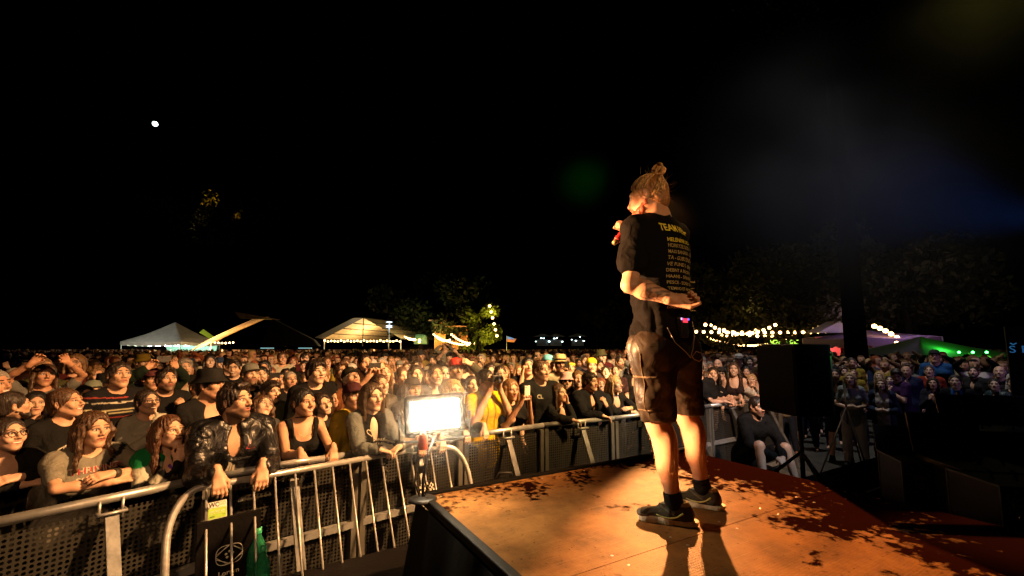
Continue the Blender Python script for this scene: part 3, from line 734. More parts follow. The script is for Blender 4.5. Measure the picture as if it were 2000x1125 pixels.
# black painted wing to the right of the boards, its seams closed with metal strips
m = MB(); m.box((5.9, -2.3, WING_Z - .03), (6.9, 4.5, .06)); m.build('black_deck', mat('black_carpet', (.005, .004, .004), 1.0, bump=.5, bscale=90, spec=0.0), st)
m = MB(); m.box((5.9, -2.3, WING_Z / 2 - .04), (6.8, 4.4, WING_Z - .1)); m.build('wing_skirt', blackcloth, st)
m = MB(); c0 = atz(1692, 962, WING_Z) - PA; cu, cv = c0.dot(U), c0.dot(N_)
m.bar((cu, cv, WING_Z + .003), (cu + 1.2, cv + .0, WING_Z + .003), .010, .006)
m.bar((cu, cv - 1.9, WING_Z + .003), (cu + 3, cv - 1.9, WING_Z + .003), .014, .006); m.build('seam_strip', alu, st)
# flared drape that hangs from the left edge
m = MB(); top = []; bot = []
for i in range(41):
    v = .06 - i * .13; w = .05 * math.sin(i * 1.9) + .03 * math.sin(i * 4.1)
    top.append((-.062, v, STAGE_Z - .035)); bot.append((-.26 + w, v + .03 * math.sin(i * 2.3), .0))
vs = top + [((a[0] + b[0]) / 2 + .02, (a[1] + b[1]) / 2, .62) for a, b in zip(top, bot)] + bot; n = 41
m.add(vs, [(i, i + 1, n + i + 1, n + i) for i in range(n - 1)] + [(n + i, n + i + 1, 2 * n + i + 1, 2 * n + i) for i in range(n - 1)], True)
m.build('side_drape', blackcloth, st)

# black riser boxes on the ground between the stage and the barrier, left of the platform
r0 = atz(775, 1067, .56); r1 = atz(470, 1143, .56); rd = (r1 - r0); rd.z = 0; rd.normalize(); rn = Vector((-rd.y, rd.x, 0))
if rn.dot(N_) > 0: rn = -rn
for i in range(2):
    a = r0 + rd * (i * 1.26 - .25); o = empty('subwoofer', (a.x, a.y, 0), math.atan2(rd.y, rd.x), ['black subwoofer cabinet on the ground beside the stage corner', 'black subwoofer cabinet on the ground in front of the lower left fence'][i], 'subwoofer', 'subwoofers in front of the stage')
    s = 1 if Matrix.Rotation(math.atan2(rd.y, rd.x), 3, 'Z').col[1].dot(rn) > 0 else -1
    m = MB(); m.box((.62, s * .42, .28), (1.24, .84, .56)); bevel(m.build('cabinet', blackpaint, o), .012)
    m = MB(); m.box((.62, -s * .008, .28), (1.1, .012, .44)); m.build('grille', mat('grille', (.005, .005, .005), .8, bump=.8, bscale=200, spec=.1), o)

# ---------------------------------------------------------------- crowd barrier
RAIL = 1.17
def perforated():
    m, n, l, p = nmat('perforated_sheet')
    p.inputs['Base Color'].default_value = (.034, .032, .026, 1); p.inputs['Metallic'].default_value = .3; p.inputs['Roughness'].default_value = .5
    tc = n.new('ShaderNodeTexCoord'); sc = n.new('ShaderNodeVectorMath'); sc.operation = 'SCALE'; sc.inputs['Scale'].default_value = 38; l.new(tc.outputs['Object'], sc.inputs[0])
    fr = n.new('ShaderNodeVectorMath'); fr.operation = 'FRACTION'; l.new(sc.outputs[0], fr.inputs[0])
    sb = n.new('ShaderNodeVectorMath'); sb.operation = 'SUBTRACT'; sb.inputs[1].default_value = (.5, .5, .5); l.new(fr.outputs[0], sb.inputs[0])
    ml = n.new('ShaderNodeVectorMath'); ml.operation = 'MULTIPLY'; ml.inputs[1].default_value = (1, 0, 1); l.new(sb.outputs[0], ml.inputs[0])
    ln = n.new('ShaderNodeVectorMath'); ln.operation = 'LENGTH'; l.new(ml.outputs[0], ln.inputs[0])
    lt = n.new('ShaderNodeMath'); lt.operation = 'LESS_THAN'; lt.inputs[1].default_value = .33; l.new(ln.outputs['Value'], lt.inputs[0])
    tr = n.new('ShaderNodeBsdfTransparent'); mx = n.new('ShaderNodeMixShader'); l.new(lt.outputs[0], mx.inputs[0]); l.new(p.outputs[0], mx.inputs[1]); l.new(tr.outputs[0], mx.inputs[2])
    l.new(mx.outputs[0], n['Material Output'].inputs['Surface']); MATS['perf'] = m; return m
perforated()
knots = [(-60, 1032), (152, 982), (243, 960), (390, 935), (510, 916), (632, 896), (780, 871), (934, 847), (1029, 834), (1138, 822), (1228, 814), (1365, 795), (1465, 783), (1570, 771)]
KP = [atz(x, y, RAIL) for x, y in knots]
for p in KP: p.z = 0
arc = [0]
for a, b in zip(KP, KP[1:]): arc.append(arc[-1] + (b - a).length)
def rail_at(s):
    for i in range(len(KP) - 1):
        if s <= arc[i + 1] or i == len(KP) - 2: return KP[i].lerp(KP[i + 1], (s - arc[i]) / (arc[i + 1] - arc[i]))
W_MOD = 1.02; nmod = int(arc[-1] / W_MOD)
def barrier_parts(root, w):
    m = MB(); m.tube([(0, 0, RAIL), (w, 0, RAIL)], .027, 12); m.build('top_rail', alu, root)
    for z0, z1 in ((.66, 1.10), (.14, .60)):
        q = MB(); q.box((w / 2, .02, (z0 + z1) / 2), (w - .07, .003, z1 - z0)); q.build('perforated_panel', MATS['perf'], root)
    for z in (.625, .10):
        q = MB(); q.box((w / 2, .0, z), (w - .07, .05, .05)); q.build('cross_rail', alu, root)
    for x in (.03, w - .03):
        q = MB(); q.box((x, .005, .58), (.045, .055, 1.1)); q.build('post', darkalu, root)
    q = MB(); d = Vector((0, -.52, 0))
    q.bar((w / 2, -.05, 1.09), (w / 2 + .0, -.56, .03), .062, .018, (0, 1, 0)); bevel(q.build('strut', mat('strut_aluminium', (.13, .135, .135), .5, .4, bump=.3, bscale=18, var=.4, vscale=14), root), .003)
    q = MB(); q.tube([(w / 2 - .06, -.02, 1.105), (w / 2 - .06, -.07, 1.105), (w / 2 + .06, -.07, 1.105), (w / 2 + .06, -.02, 1.105)], .01, 6)
    q.tube([(w / 2 - .05, -.03, 1.06), (w / 2 - .05, -.03, RAIL)], .008, 6); q.tube([(w / 2 + .05, -.03, 1.06), (w / 2 + .05, -.03, RAIL)], .008, 6); q.build('latch', alu, root)
    q = MB(); q.box((w / 2, -.3, .015), (w - .04, .62, .02)); q.build('foot_plate', darkalu, root)
WHERE = ['at the bottom left corner', 'under the woman in the grey lettered tee', 'behind the left end of the steel fence', 'behind the fence under the leather jacket', 'behind the fence under the woman in the black camisole', 'behind the fence by the chequered cloth', 'behind the floodlight stand', 'right of the bent fence end, under the yellow shirt', 'under the woman holding the white phone', 'under the man with the wristwatch on the rail', 'under the young man in the black jacket', 'beside the calves of the singer', 'under the women right of the singer', 'before the seated man in black', 'behind the black loudspeaker']
mod0 = None
for i in range(nmod):
    a, b = rail_at(i * W_MOD), rail_at((i + 1) * W_MOD); d = b - a
    o = empty('crowd_barrier', a, math.atan2(d.y, d.x), 'perforated crowd barrier section ' + WHERE[min(i, len(WHERE) - 1)], 'barrier', 'crowd barrier sections')
    if mod0 is None: mod0 = o; barrier_parts(o, W_MOD - .01)
    else:
        for ch in list(mod0.children):
            c = ch.copy(); col.objects.link(c); c.parent = o
def barrier_frame(px, py):
    """rail point seen at a pixel, with the directions along the rail (to the right) and out to the crowd"""
    p = atz(px, py, RAIL); best = min(range(len(KP) - 1), key=lambda i: ((KP[i] + KP[i + 1]) / 2 - Vector((p.x, p.y, 0))).length)
    d = (KP[best + 1] - KP[best]).normalized(); return p, d, Vector((-d.y, d.x, 0))

# ---------------------------------------------------------------- steel pedestrian fence strapped to the barrier, leaning on its struts
def fence(pts, bend, label, bars):
    P3 = [atz(x, y, RAIL + .01) for x, y in pts]
    a, b = P3[0], P3[-1]; d = (b - a); L = d.length; d.normalize(); out = Vector((d.y, -d.x, 0)).normalized()
    root = empty('steel_fence', (a.x, a.y, 0), math.atan2(d.y, d.x), label, 'fence', 'steel fences before the barrier')
    top, lean = RAIL - .005, .42
    def Q(x, z): return Vector((x, -.075 - (top - z) * lean, z))
    m = MB(); rr = .17; pl = []
    if bend == 'left': pl = [Q(-rr, .06), Q(-rr, top - rr * 1.6)] + [Q(-rr * math.cos(t), top - rr * 1.6 + rr * 1.6 * math.sin(t)) for t in [i * math.pi / 16 for i in range(1, 8)]] + [Q(0, top), Q(L, top)]
    else: pl = [Q(0, top), Q(L - rr, top)] + [Q(L - rr + rr * math.sin(t), top - rr * 1.6 + rr * 1.6 * math.cos(t)) for t in [i * math.pi / 16 for i in range(1, 8)]] + [Q(L, top - rr * 1.6), Q(L, .06)]
    m.tube(pl, .021, 12); m.build('frame_tube', galv, root)
    m = MB(); m.tube([Q(-.1 if bend == 'left' else 0, .14), Q(L, .14)], .014, 8); m.build('bottom_rail', galv, root)
    for x in bars(L):
        m = MB(); m.tube([Q(x, .14), Q(x, top)], .0075, 8); m.build('bar', galv, root)
    return root, Q
fr1, FQ = fence([(392, 941), (798, 872)], 'left', 'galvanised steel fence with thin bars and rounded left end', lambda L: [.02 + i * (L - .05) / 11 for i in range(12)])
fr2, FQ2 = fence([(812, 874), (898, 862)], 'right', 'short galvanised steel fence end curving down right of the floodlight stand', lambda L: [.1, .24])
# cable ties
for px in (545, 560, 612, 640, 735):
    k = (px - 392) / 406
# rail tube lying on the barrier above the fence
m = MB(); a = atz(512, 912, RAIL + .045); b = atz(634, 894, RAIL + .045); m.tube([a, b], .02, 12); o = m.build('steel_tube', galv); tag(o, 'loose short steel tube resting along the barrier top before the black camisole', 'tube')

def text(s, size, name, material, parent, M, ext=.0008, sx=1.0, align='CENTER', bold=0):
    cu = bpy.data.curves.new(name, 'FONT'); cu.body = s; cu.size = size; cu.extrude = ext; cu.align_x = align; cu.offset = bold; cu.resolution_u = 3
    tmp = bpy.data.objects.new(name, cu); col.objects.link(tmp); dg = bpy.context.evaluated_depsgraph_get()
    me = bpy.data.meshes.new_from_object(tmp.evaluated_get(dg)); bpy.data.objects.remove(tmp)
    for v in me.vertices: v.co = M @ Vector((v.co.x * sx, v.co.y, v.co.z))
    me.materials.clear(); return link(name, me, material, parent)
# small white and green sign on the fence
sign = empty('sign', fr1.location, fr1.rotation_euler.z, 'small white and lime green sign tied to the steel fence', 'sign')
sx0 = .075; s0 = FQ(sx0, 1.03) + Vector((0, -.012, 0)); ux = Vector((1, 0, .02)).normalized(); uz = (FQ(0, 1.1) - FQ(0, 1.0)).normalized(); un = ux.cross(uz)
MS = Matrix((ux, uz, un)).transposed().to_4x4(); MS.translation = s0
def plate(name, x, y, w, h, z, c, parent=sign):
    M0 = MS
    m = MB(); m.box((0, 0, 0), (w, h, .003)); me = m.build(name, mat('sign_' + name, c, .4), parent); me.data.transform(M0 @ Matrix.Translation((x, y, z))); return me
MS = MS @ Matrix.Scale(.66, 4)
plate('plate', 0, 0, .15, .15, 0, (.75, .75, .68)); plate('green_field', 0, -.028, .142, .086, .003, (.33, .55, .04))
plate('green_rule', 0, .02, .13, .004, .003, (.3, .5, .05))
black_ink = mat('black_ink', (.01, .01, .01), .5); white_ink = mat('white_ink', (.7, .7, .6), .5); lime_ink = mat('lime_ink', (.35, .5, .08), .5)
text('WC', .058, 'lettering', black_ink, sign, MS @ Matrix.Translation((-.025, .03, .004)), sx=.8, bold=.0015)
text('GO', .05, 'lettering', lime_ink, sign, MS @ Matrix.Translation((.042, .034, .004)), sx=.7)
text('0917 857 248', .02, 'lettering', white_ink, sign, MS @ Matrix.Translation((0, -.018, .006)), sx=1.0, bold=.0004)
text('WWW . WCGO . SK', .01, 'lettering', white_ink, sign, MS @ Matrix.Translation((0, -.034, .006)), sx=1.1)
text('SERVIS', .012, 'lettering', black_ink, sign, MS @ Matrix.Translation((-.04, -.058, .006)), bold=.0003); text('TOI', .012, 'lettering', black_ink, sign, MS @ Matrix.Translation((.05, -.052, .006)))

# black printed board standing behind the fence on the ground
bd = empty('printed_board', (0, 0, 0), 0, 'black board with a white line emblem and lettering behind the steel fence', 'board')
bc = at(448, 1082, 2.84); tx = Vector((.72, .69, 0)).normalized(); tz = Vector((.05, -.12, 1)).normalized(); tn = tx.cross(tz)
MBd = Matrix((tx, tz, tn)).transposed().to_4x4(); MBd.translation = bc
bd.location = (bc.x, bc.y, 0); MBl = Matrix.Translation((-bc.x, -bc.y, 0)) @ MBd
m = MB(); m.box((0, -.2, -.015), (.34, .86, .02)); o = m.build('panel', blackpaint, bd); o.data.transform(MBl)
wl_ = mat('emblem_white', (.8, .78, .7), .6)
m = MB(); sc_ = .075
def loop(f, n=32): m.tube([f(2 * math.pi * i / n) for i in range(n)], .0022, 4, closed=True)
loop(lambda t: (sc_ * 1.0 * math.cos(t) * (1 - .06 * math.cos(4 * t)), sc_ * .86 * math.sin(t) * (1 - .08 * math.cos(4 * t)), .002))
for s in (-1, 1):
    m.tube([(-sc_ * .98, 0, .002), (-sc_ * .2, s * sc_ * .72, .002), (sc_ * .3, s * sc_ * .82, .002)], .002, 4); m.tube([(sc_ * .98, 0, .002), (sc_ * .2, -s * sc_ * .72, .002), (-sc_ * .3, -s * sc_ * .82, .002)], .002, 4)
    m.tube([(-sc_ * .9, s * sc_ * .2, .002), (0, s * sc_ * .75, .002), (sc_ * .9, s * sc_ * .2, .002)], .002, 4)
for i in range(5): a = math.pi / 2 + i * 2 * math.pi / 5; m.ball((.019 * math.cos(a), .019 * math.sin(a), .002), .008, 8, 4, (1, 1, .25))
o = m.build('emblem', wl_, bd); o.data.transform(MBl)
text('Lorum', .042, 'lettering', wl_, bd, MBl @ Matrix.Translation((0, -.125, .002)), bold=.0006)

# green plastic bottles in front of the fence
gb = bpy.data.materials.new('green_bottle'); gb.use_nodes = True; p = gb.node_tree.nodes['Principled BSDF']; p.inputs['Base Color'].default_value = (.05, .42, .2, 1); p.inputs['Roughness'].default_value = .12; p.inputs['Transmission Weight'].default_value = .7; p.inputs['IOR'].default_value = 1.25
def bottle(px, py, Y, h, label):
    t = at(px, py, Y); h = t.z - .42; k = h / .33; z0 = .42
    o = empty('plastic_bottle', (t.x, t.y, z0), 0, label, 'bottle', 'green bottles by the fence')
    m = MB(); m.lathe([(.0, 0), (.036 * k, .002), (.042 * k, .015 * k), (.043 * k, .1 * k), (.039 * k, .13 * k), (.043 * k, .16 * k), (.043 * k, .2 * k), (.038 * k, .24 * k), (.018 * k, .29 * k), (.0135 * k, .3 * k), (.0135 * k, .315 * k)], n=20); m.build('bottle_body', gb, o)
    m = MB(); m.lathe([(.0155 * k, .305 * k), (.0155 * k, .33 * k), (0, .331 * k)], n=16); m.build('cap', mat('green_cap', (.03, .35, .16), .4), o)
    m = MB(); m.lathe([(.0437 * k, .075 * k), (.0437 * k, .125 * k)], n=20); m.build('paper_label', mat('bottle_label', (.45, .55, .5), .6, var=.4, vscale=40), o)
    m = MB(); m.tube([Vector((math.cos(a) * .046 * k, math.sin(a) * .046 * k, (.1 + .02 * math.sin(a * 5)) * k)) for a in [-2.4 + i * .15 for i in range(12)]], .004 * k, 5); m.build('red_print', mat('red_ink', (.5, .03, .02), .5), o)
    return o
bottle(505, 1030, 2.95, .34, 'taller green plastic bottle behind the steel fence bars'); bottle(514, 1066, 2.86, .3, 'shorter green plastic bottle, the nearer one behind the fence bars')
# stand the bottles on a black flight case
t = at(514, 1110, 2.92)
o = empty('equipment_case', (t.x, t.y, 0), .7, 'low black equipment case carrying the green bottles', 'case'); m = MB(); m.box((0, 0, .21), (.36, .26, .42)); bevel(m.build('case_body', blackpaint, o), .012)
# ---------------------------------------------------------------- floodlight on its stand at the stage corner
plastic = mat('black_plastic', (.015, .015, .015), .45, bump=.1, bscale=80)
lp = at(850, 810, 2.84); b0 = at(826, 958, 2.76); b0.z = STAGE_Z
fl = empty('floodlight', b0, 0, 'glaring rectangular floodlight on a thin round-footed stand at the stage corner', 'floodlight')
m = MB(); m.lathe([(.085, 0), (.086, .008), (.07, .016), (.018, .022), (0, .024)], n=28); m.build('foot', plastic, fl)
m = MB(); pt = lp - b0; m.tube([(0, 0, .01), (0, 0, .12), (pt.x * .3, pt.y * .3, .25), (pt.x, pt.y + .03, pt.z - .13)], .009, 8); m.build('pole', plastic, fl)
m = MB(); m.lathe([(.026, 0), (.03, .02), (.03, .07), (.024, .09)], (-.005, .0, .30), 14); m.build('grip', mat('red_grip', (.35, .05, .02), .6), fl)
q = Matrix.Rotation(R(14), 4, 'Z') @ Matrix.Rotation(R(-3), 4, 'Y') @ Matrix.Rotation(R(4), 4, 'X'); q.translation = pt
def inl(o): o.data.transform(q); return o
m = MB(); m.box((0, .035, 0), (.385, .05, .25)); h = inl(m.build('housing', plastic, fl)); bevel(h, .02, 3)
m = MB()
for i in range(9): m.box((-.16 + i * .04, .075, 0), (.006, .03, .22))
inl(m.build('heat_sink', plastic, fl))
m = MB(); m.tube([(-.225, .03, 0), (-.225, .03, -.16), (.0, .03, -.175), (.225, .03, -.16), (.225, .03, 0)], .008, 6); inl(m.build('bracket', plastic, fl))
m = MB(); m.box((0, .004, 0), (.305, .012, .175)); panel = inl(m.build('lit_panel', mat('lit_panel', (1, 1, 1), .3, emit=(1, .78, .48), estr=170), fl))
m = MB(); m.tube([(-.02, 0, .02), (-.05, .0, .1), (-.035, -.01, .3), (-.02, .02, .42)], .005, 6); m.tube([(.01, 0, .02), (.05, .0, .12), (.02, .01, .3), (-.0, .02, .42)], .004, 6); m.build('cable', plastic, fl)

# ---------------------------------------------------------------- loudspeaker on a tripod right of the singer
sp = at(1556, 740, 4.0); sp.z = 0
az = R(6)
o = empty('loudspeaker', (sp.x, sp.y, 1.44), az, 'large black loudspeaker box on a stand above the seated man', 'speaker')
spm = mat('speaker_paint', (.003, .003, .003), .7, spec=.15, bump=.3, bscale=150)
m = MB(); pr = [(-.2, -.24), (.12, -.24), (.25, -.12), (.25, .24), (-.2, .24)]
m.prism([(x, y, 0) for x, y in pr], (0, 0, .61)); bevel(m.build('cabinet', spm, o), .012, 3)
m = MB(); m.box((-.206, 0, .305), (.01, .46, .56)); m.build('grille', MATS['grille'], o)
m = MB(); dv = Vector((.13, .12, 0)).normalized(); nn = Vector((dv.y, -dv.x, 0)); c = Vector((.185, -.18, .47)) + nn * .002
m.bar(c - Vector((0, 0, .075)), c + Vector((0, 0, .075)), .11, .006, nn); m.build('handle_cup', mat('cup', (.02, .025, .03), .35), o)
m = MB(); c2 = c + nn * .01; m.bar(c2 - dv * .05 + Vector((0, 0, .055)), c2 + dv * .05 + Vector((0, 0, .055)), .012, .02); m.build('handle', plastic, o)
m = MB(); m.box((.02, 0, .614), (.42, .46, .006)); m.build('lid_strip', mat('edge_alu', (.1, .1, .1), .4, .6), o)
o = empty('speaker_stand', (sp.x, sp.y, 0), az, 'black tripod stand carrying the large loudspeaker', 'stand')
m = MB(); m.tube([(0, 0, .66), (0, 0, 1.44)], .02, 10); m.build('pole', plastic, o)
for i in range(3):
    a = 2.1 * i + .4; m = MB(); m.tube([(0, 0, 1.1), (.5 * math.cos(a), .5 * math.sin(a), WING_Z + .01)], .014, 8); m.tube([(0, 0, .72), (.3 * math.cos(a), .3 * math.sin(a), .8)], .008, 6); m.build('leg', plastic, o)
for s in (0, 1):                                        # a second stand by the side crowd
    t = at(1650 + 0 * s, 760, 6.6)
o = empty('microphone_stand', (t.x, t.y, 0), .3, 'slim dark stand before the woman with pale trousers', 'stand')
m = MB(); m.tube([(0, 0, .9), (.0, 0, 1.5)], .012, 8); m.build('pole', plastic, o)
for a in (.2, 2.3, 4.4): m = MB(); m.tube([(0, 0, 1.15), (.42 * math.cos(a), .42 * math.sin(a), .02)], .012, 8); m.build('leg', plastic, o)

# ---------------------------------------------------------------- flight cases on the dark right wing of the stage
lam = mat('case_laminate', (.014, .008, .004), .5, bump=.2, bscale=60, var=.25)
edge = mat('case_edge', (.2, .16, .12), .35, 1.0, var=.3, vscale=15)
brass = mat('case_latch', (.55, .38, .2), .35, 1.0)
def case(px, py, Y, w, d, h, rz, label, lid=.5, z=None):
    t = at(px, py, Y); z0 = WING_Z + .002; h = t.z - z0
    o = empty('flight_case', (t.x, t.y, z0), rz, label, 'flight case', 'open flight cases on the stage wing')
    m = MB(); m.box((0, 0, h / 2), (w, d, h)); bevel(m.build('case_body', lam, o), .004)
    m = MB(); e = .012
    for a in (-1, 1):
        for b in (-1, 1): m.box((a * w / 2, b * d / 2, h / 2), (e, e, h + e))
        m.box((0, a * d / 2, h), (w, e, e)); m.box((a * w / 2, 0, h), (e, d, e)); m.box((0, a * d / 2, 0), (w, e, e))
    m.build('edging', edge, o)
    if lid:
        T = Matrix.Rotation(R(-12), 4, 'X'); T.translation = (0, d / 2, h)
        m = MB(); m.box((0, .02, lid / 2), (w, .012, lid)); L = m.build('lid', lam, o); L.data.transform(T)
        m = MB()
        for a in (-1, 1): m.box((a * w / 2, .02, lid / 2), (.01, .018, lid))
        m.box((0, .02, lid), (w, .018, .01)); q_ = m.build('lid_edging', edge, L); q_.data.transform(T)
        m = MB(); m.tube([(-w * .25 + .0, .008, lid * .8), (-w * .27, .008, lid * .76), (-w * .25, .008, lid * .72), (w * .25, .008, lid * .72), (w * .27, .008, lid * .76), (w * .25, .008, lid * .8)], .004, 5, closed=True); q_ = m.build('handle_slot', blackpaint, L); q_.data.transform(T)
    m = MB(); m.box((-w * .3, -d / 2 - .004, h * .72), (.075, .008, .03)); m.tube([(-w * .3 + .02 * math.cos(a), -d / 2 - .012, h * .55 + .02 * math.sin(a)) for a in [i * .785 for i in range(8)]], .004, 5, closed=True); m.build('latch', brass, o)
    m = MB()
    for i in range(3): m = MB(); m.tube([(-w * .3 + i * w * .3, -.05, h + .005), (-w * .25 + i * w * .3, .02, h + .05), (-w * .15 + i * w * .3, .05, h + .02)], .009, 6); m.build('cable_loop', mat('rubber', (.004, .004, .004), .9, spec=0), o)
    return o
case(1815, 896, 4.0, .58, .46, .38, R(-20), 'small open flight case with a narrow tilted lid on the dark deck', .24)
case(1905, 905, 3.7, .52, .55, .42, R(-14), 'open flight case whose wide lid has a long hand slot', .36)
case(1972, 838, 5.2, 1.0, .5, .43, R(-12), 'rearmost open flight case at the right picture edge', .36)
case(1975, 935, 3.3, .5, .46, .4, R(-10), 'shallow flight case full of gear at the right edge', 0)
m = MB()
for i in range(5):
    p0 = atz(1700 + i * 55, 985 + 22 * i, WING_Z); pts = [p0 + Vector((.12 * math.sin(k * .9 + i), .12 * k * .35 + .1 * math.cos(k * 1.3 + i * 2), .012)) for k in range(9)]; m.tube(pts, .007, 6)
tag(m.build('cable', mat('rubber', (.004, .004, .004), .9, spec=0)), 'loose black cables lying before the flight cases', 'cable')
# cymbal stand parts and a floor wedge lying in the dark
o = empty('microphone_clamp', (0, 0, 0), 0, 'small metal clamp lying on the black deck beside the white seam', 'clamp'); t = atz(1762, 945, WING_Z); o.location = t
m = MB(); m.tube([(0, 0, .03), (.06, -.03, .05), (.2, -.08, .03)], .006, 6); m.tube([(.02, 0, .03), (.08, .01, .06)], .012, 8); m.build('arm', alu, o)
m = MB(); m.ball((0, 0, .035), .022, 10, 6); m.build('knob', brass, o)
# stage monitor and bag between barrier and stage at the middle
t = at(1045, 890, 4.0)
o = empty('monitor_wedge', (t.x, t.y, .0), R(30), 'black equipment wedge on the ground before the barrier struts', 'wedge'); m = MB()
m.prism([(-.2, -.15, 0), (-.2, .15, 0), (-.2, .15, .72), (-.2, .05, .8), (-.2, -.15, .62)], (.4, 0, 0)); bevel(m.build('wedge_body', blackpaint, o), .01)
m = MB(); m.tube([(-.12, .05, .8), (-.06, .05, .86), (.06, .05, .86), (.12, .05, .8)], .01, 6); m.build('handle', plastic, o)
t = at(985, 930, 3.9); o = empty('cloth_bag', (t.x, t.y, 0), .4, 'dark slumped bag lying before the barrier', 'bag'); F_ = Field(axis(-.35, .35, .02, []), axis(-.3, .3, .02, []), axis(-.02, .95, .02, []))
F_.ell((0, 0, .5), (.2, .14, .4), None, .05); F_.cap((-.1, 0, .8), (.12, 0, .82), .05, .04, .05); V, Q = F_.mesh(); V = V + vnormals(V, Q) * (noise3(V, 30, 1) * .012)[:, None]; q_ = link('bag_body', mesh_np('bag', V, Q), blackcloth, o)
m = MB(); m.tube([(-.1, 0, .86), (-.05, 0, .95), (.06, 0, .94), (.1, 0, .85)], .01, 6); m.build('strap', plastic, o)

# chequered cloth hung at the fence end beside the floodlight
def checker():
    m, n, l, p = nmat('checker_cloth'); tc = n.new('ShaderNodeTexCoord'); ck = n.new('ShaderNodeTexChecker'); ck.inputs['Scale'].default_value = 1.0
    ck.inputs['Color1'].default_value = (.55, .52, .42, 1); ck.inputs['Color2'].default_value = (.01, .01, .01, 1); sc = n.new('ShaderNodeVectorMath'); sc.operation = 'SCALE'; sc.inputs['Scale'].default_value = 1
    l.new(tc.outputs['UV'], ck.inputs['Vector']); l.new(ck.outputs[0], p.inputs['Base Color']); p.inputs['Roughness'].default_value = .9; return m
pc, dd, oo = barrier_frame(788, 870)
m = MB(); vs = []; nu, nv = 13, 25; Hc_ = .62
for j in range(nv):
    for i in range(nu):
        u, v = i / (nu - 1), j / (nv - 1); wv = .022 * math.sin(u * 9 + v * 2) * (.3 + v)
        vs.append(pc + dd * (-.02 + .13 * u * (1 + .25 * v)) - oo * (.30 + .28 * v + wv) + Vector((0, 0, -.26 - Hc_ * v - .05 * u * 0)))
m.add(vs, [(j * nu + i, j * nu + i + 1, (j + 1) * nu + i + 1, (j + 1) * nu + i) for j in range(nv - 1) for i in range(nu - 1)], True)
ckm = checker(); o = m.build('checkered_cloth', ckm); uv = o.data.uv_layers.new(name='uv')
for pl_ in o.data.polygons:
    for li in pl_.loop_indices:
        k = o.data.loops[li].vertex_index; uv.data[li].uv = ((k % nu) / (nu - 1) * 9, (k // nu) / (nv - 1) * 40)
tag(o, 'black and white chequered cloth hanging at the fence beside the floodlight stand', 'cloth')
# dark banner at the right edge with pale blue lettering
t = at(2050, 760, 5.6)
o = empty('banner', (t.x, t.y, 0), R(-25), 'black banner with glowing blue lettering at the right picture edge', 'banner')
m = MB(); m.box((.35, 0, 1.35), (1.4, .03, 1.9)); m.build('panel', blackpaint, o)
bl = mat('blue_print', (.1, .35, .7), .5, emit=(.05, .3, .7), estr=.22)
T = Matrix.Translation((-.34, -.02, 1.96)) @ Matrix.Rotation(R(90), 4, 'X')
text('S P', .13, 'lettering', bl, o, T, sx=1.2, align='LEFT')
m = MB(); m.bar((-.32, -.02, 2.085), (-.29, -.02, 2.065), .008, .012); m.bar((-.29, -.02, 2.065), (-.26, -.02, 2.085), .008, .012); m.build('caron', bl, o)
m = MB(); m.tube([(.3, -.02, 1.8), (.02, -.02, 1.78), (-.06, -.02, 1.6), (-.02, -.02, 1.5), (.3, -.02, 1.48)], .008, 6); m.build('logo_outline', bl, o)
m = MB(); m.tube([(.1, -.02, 1.7), (.05, -.02, 1.62), (.12, -.02, 1.58)], .012, 6); m.build('logo_mark', mat('red_print', (.5, .03, .02), .5, emit=(.5, .03, .02), estr=.3), o)
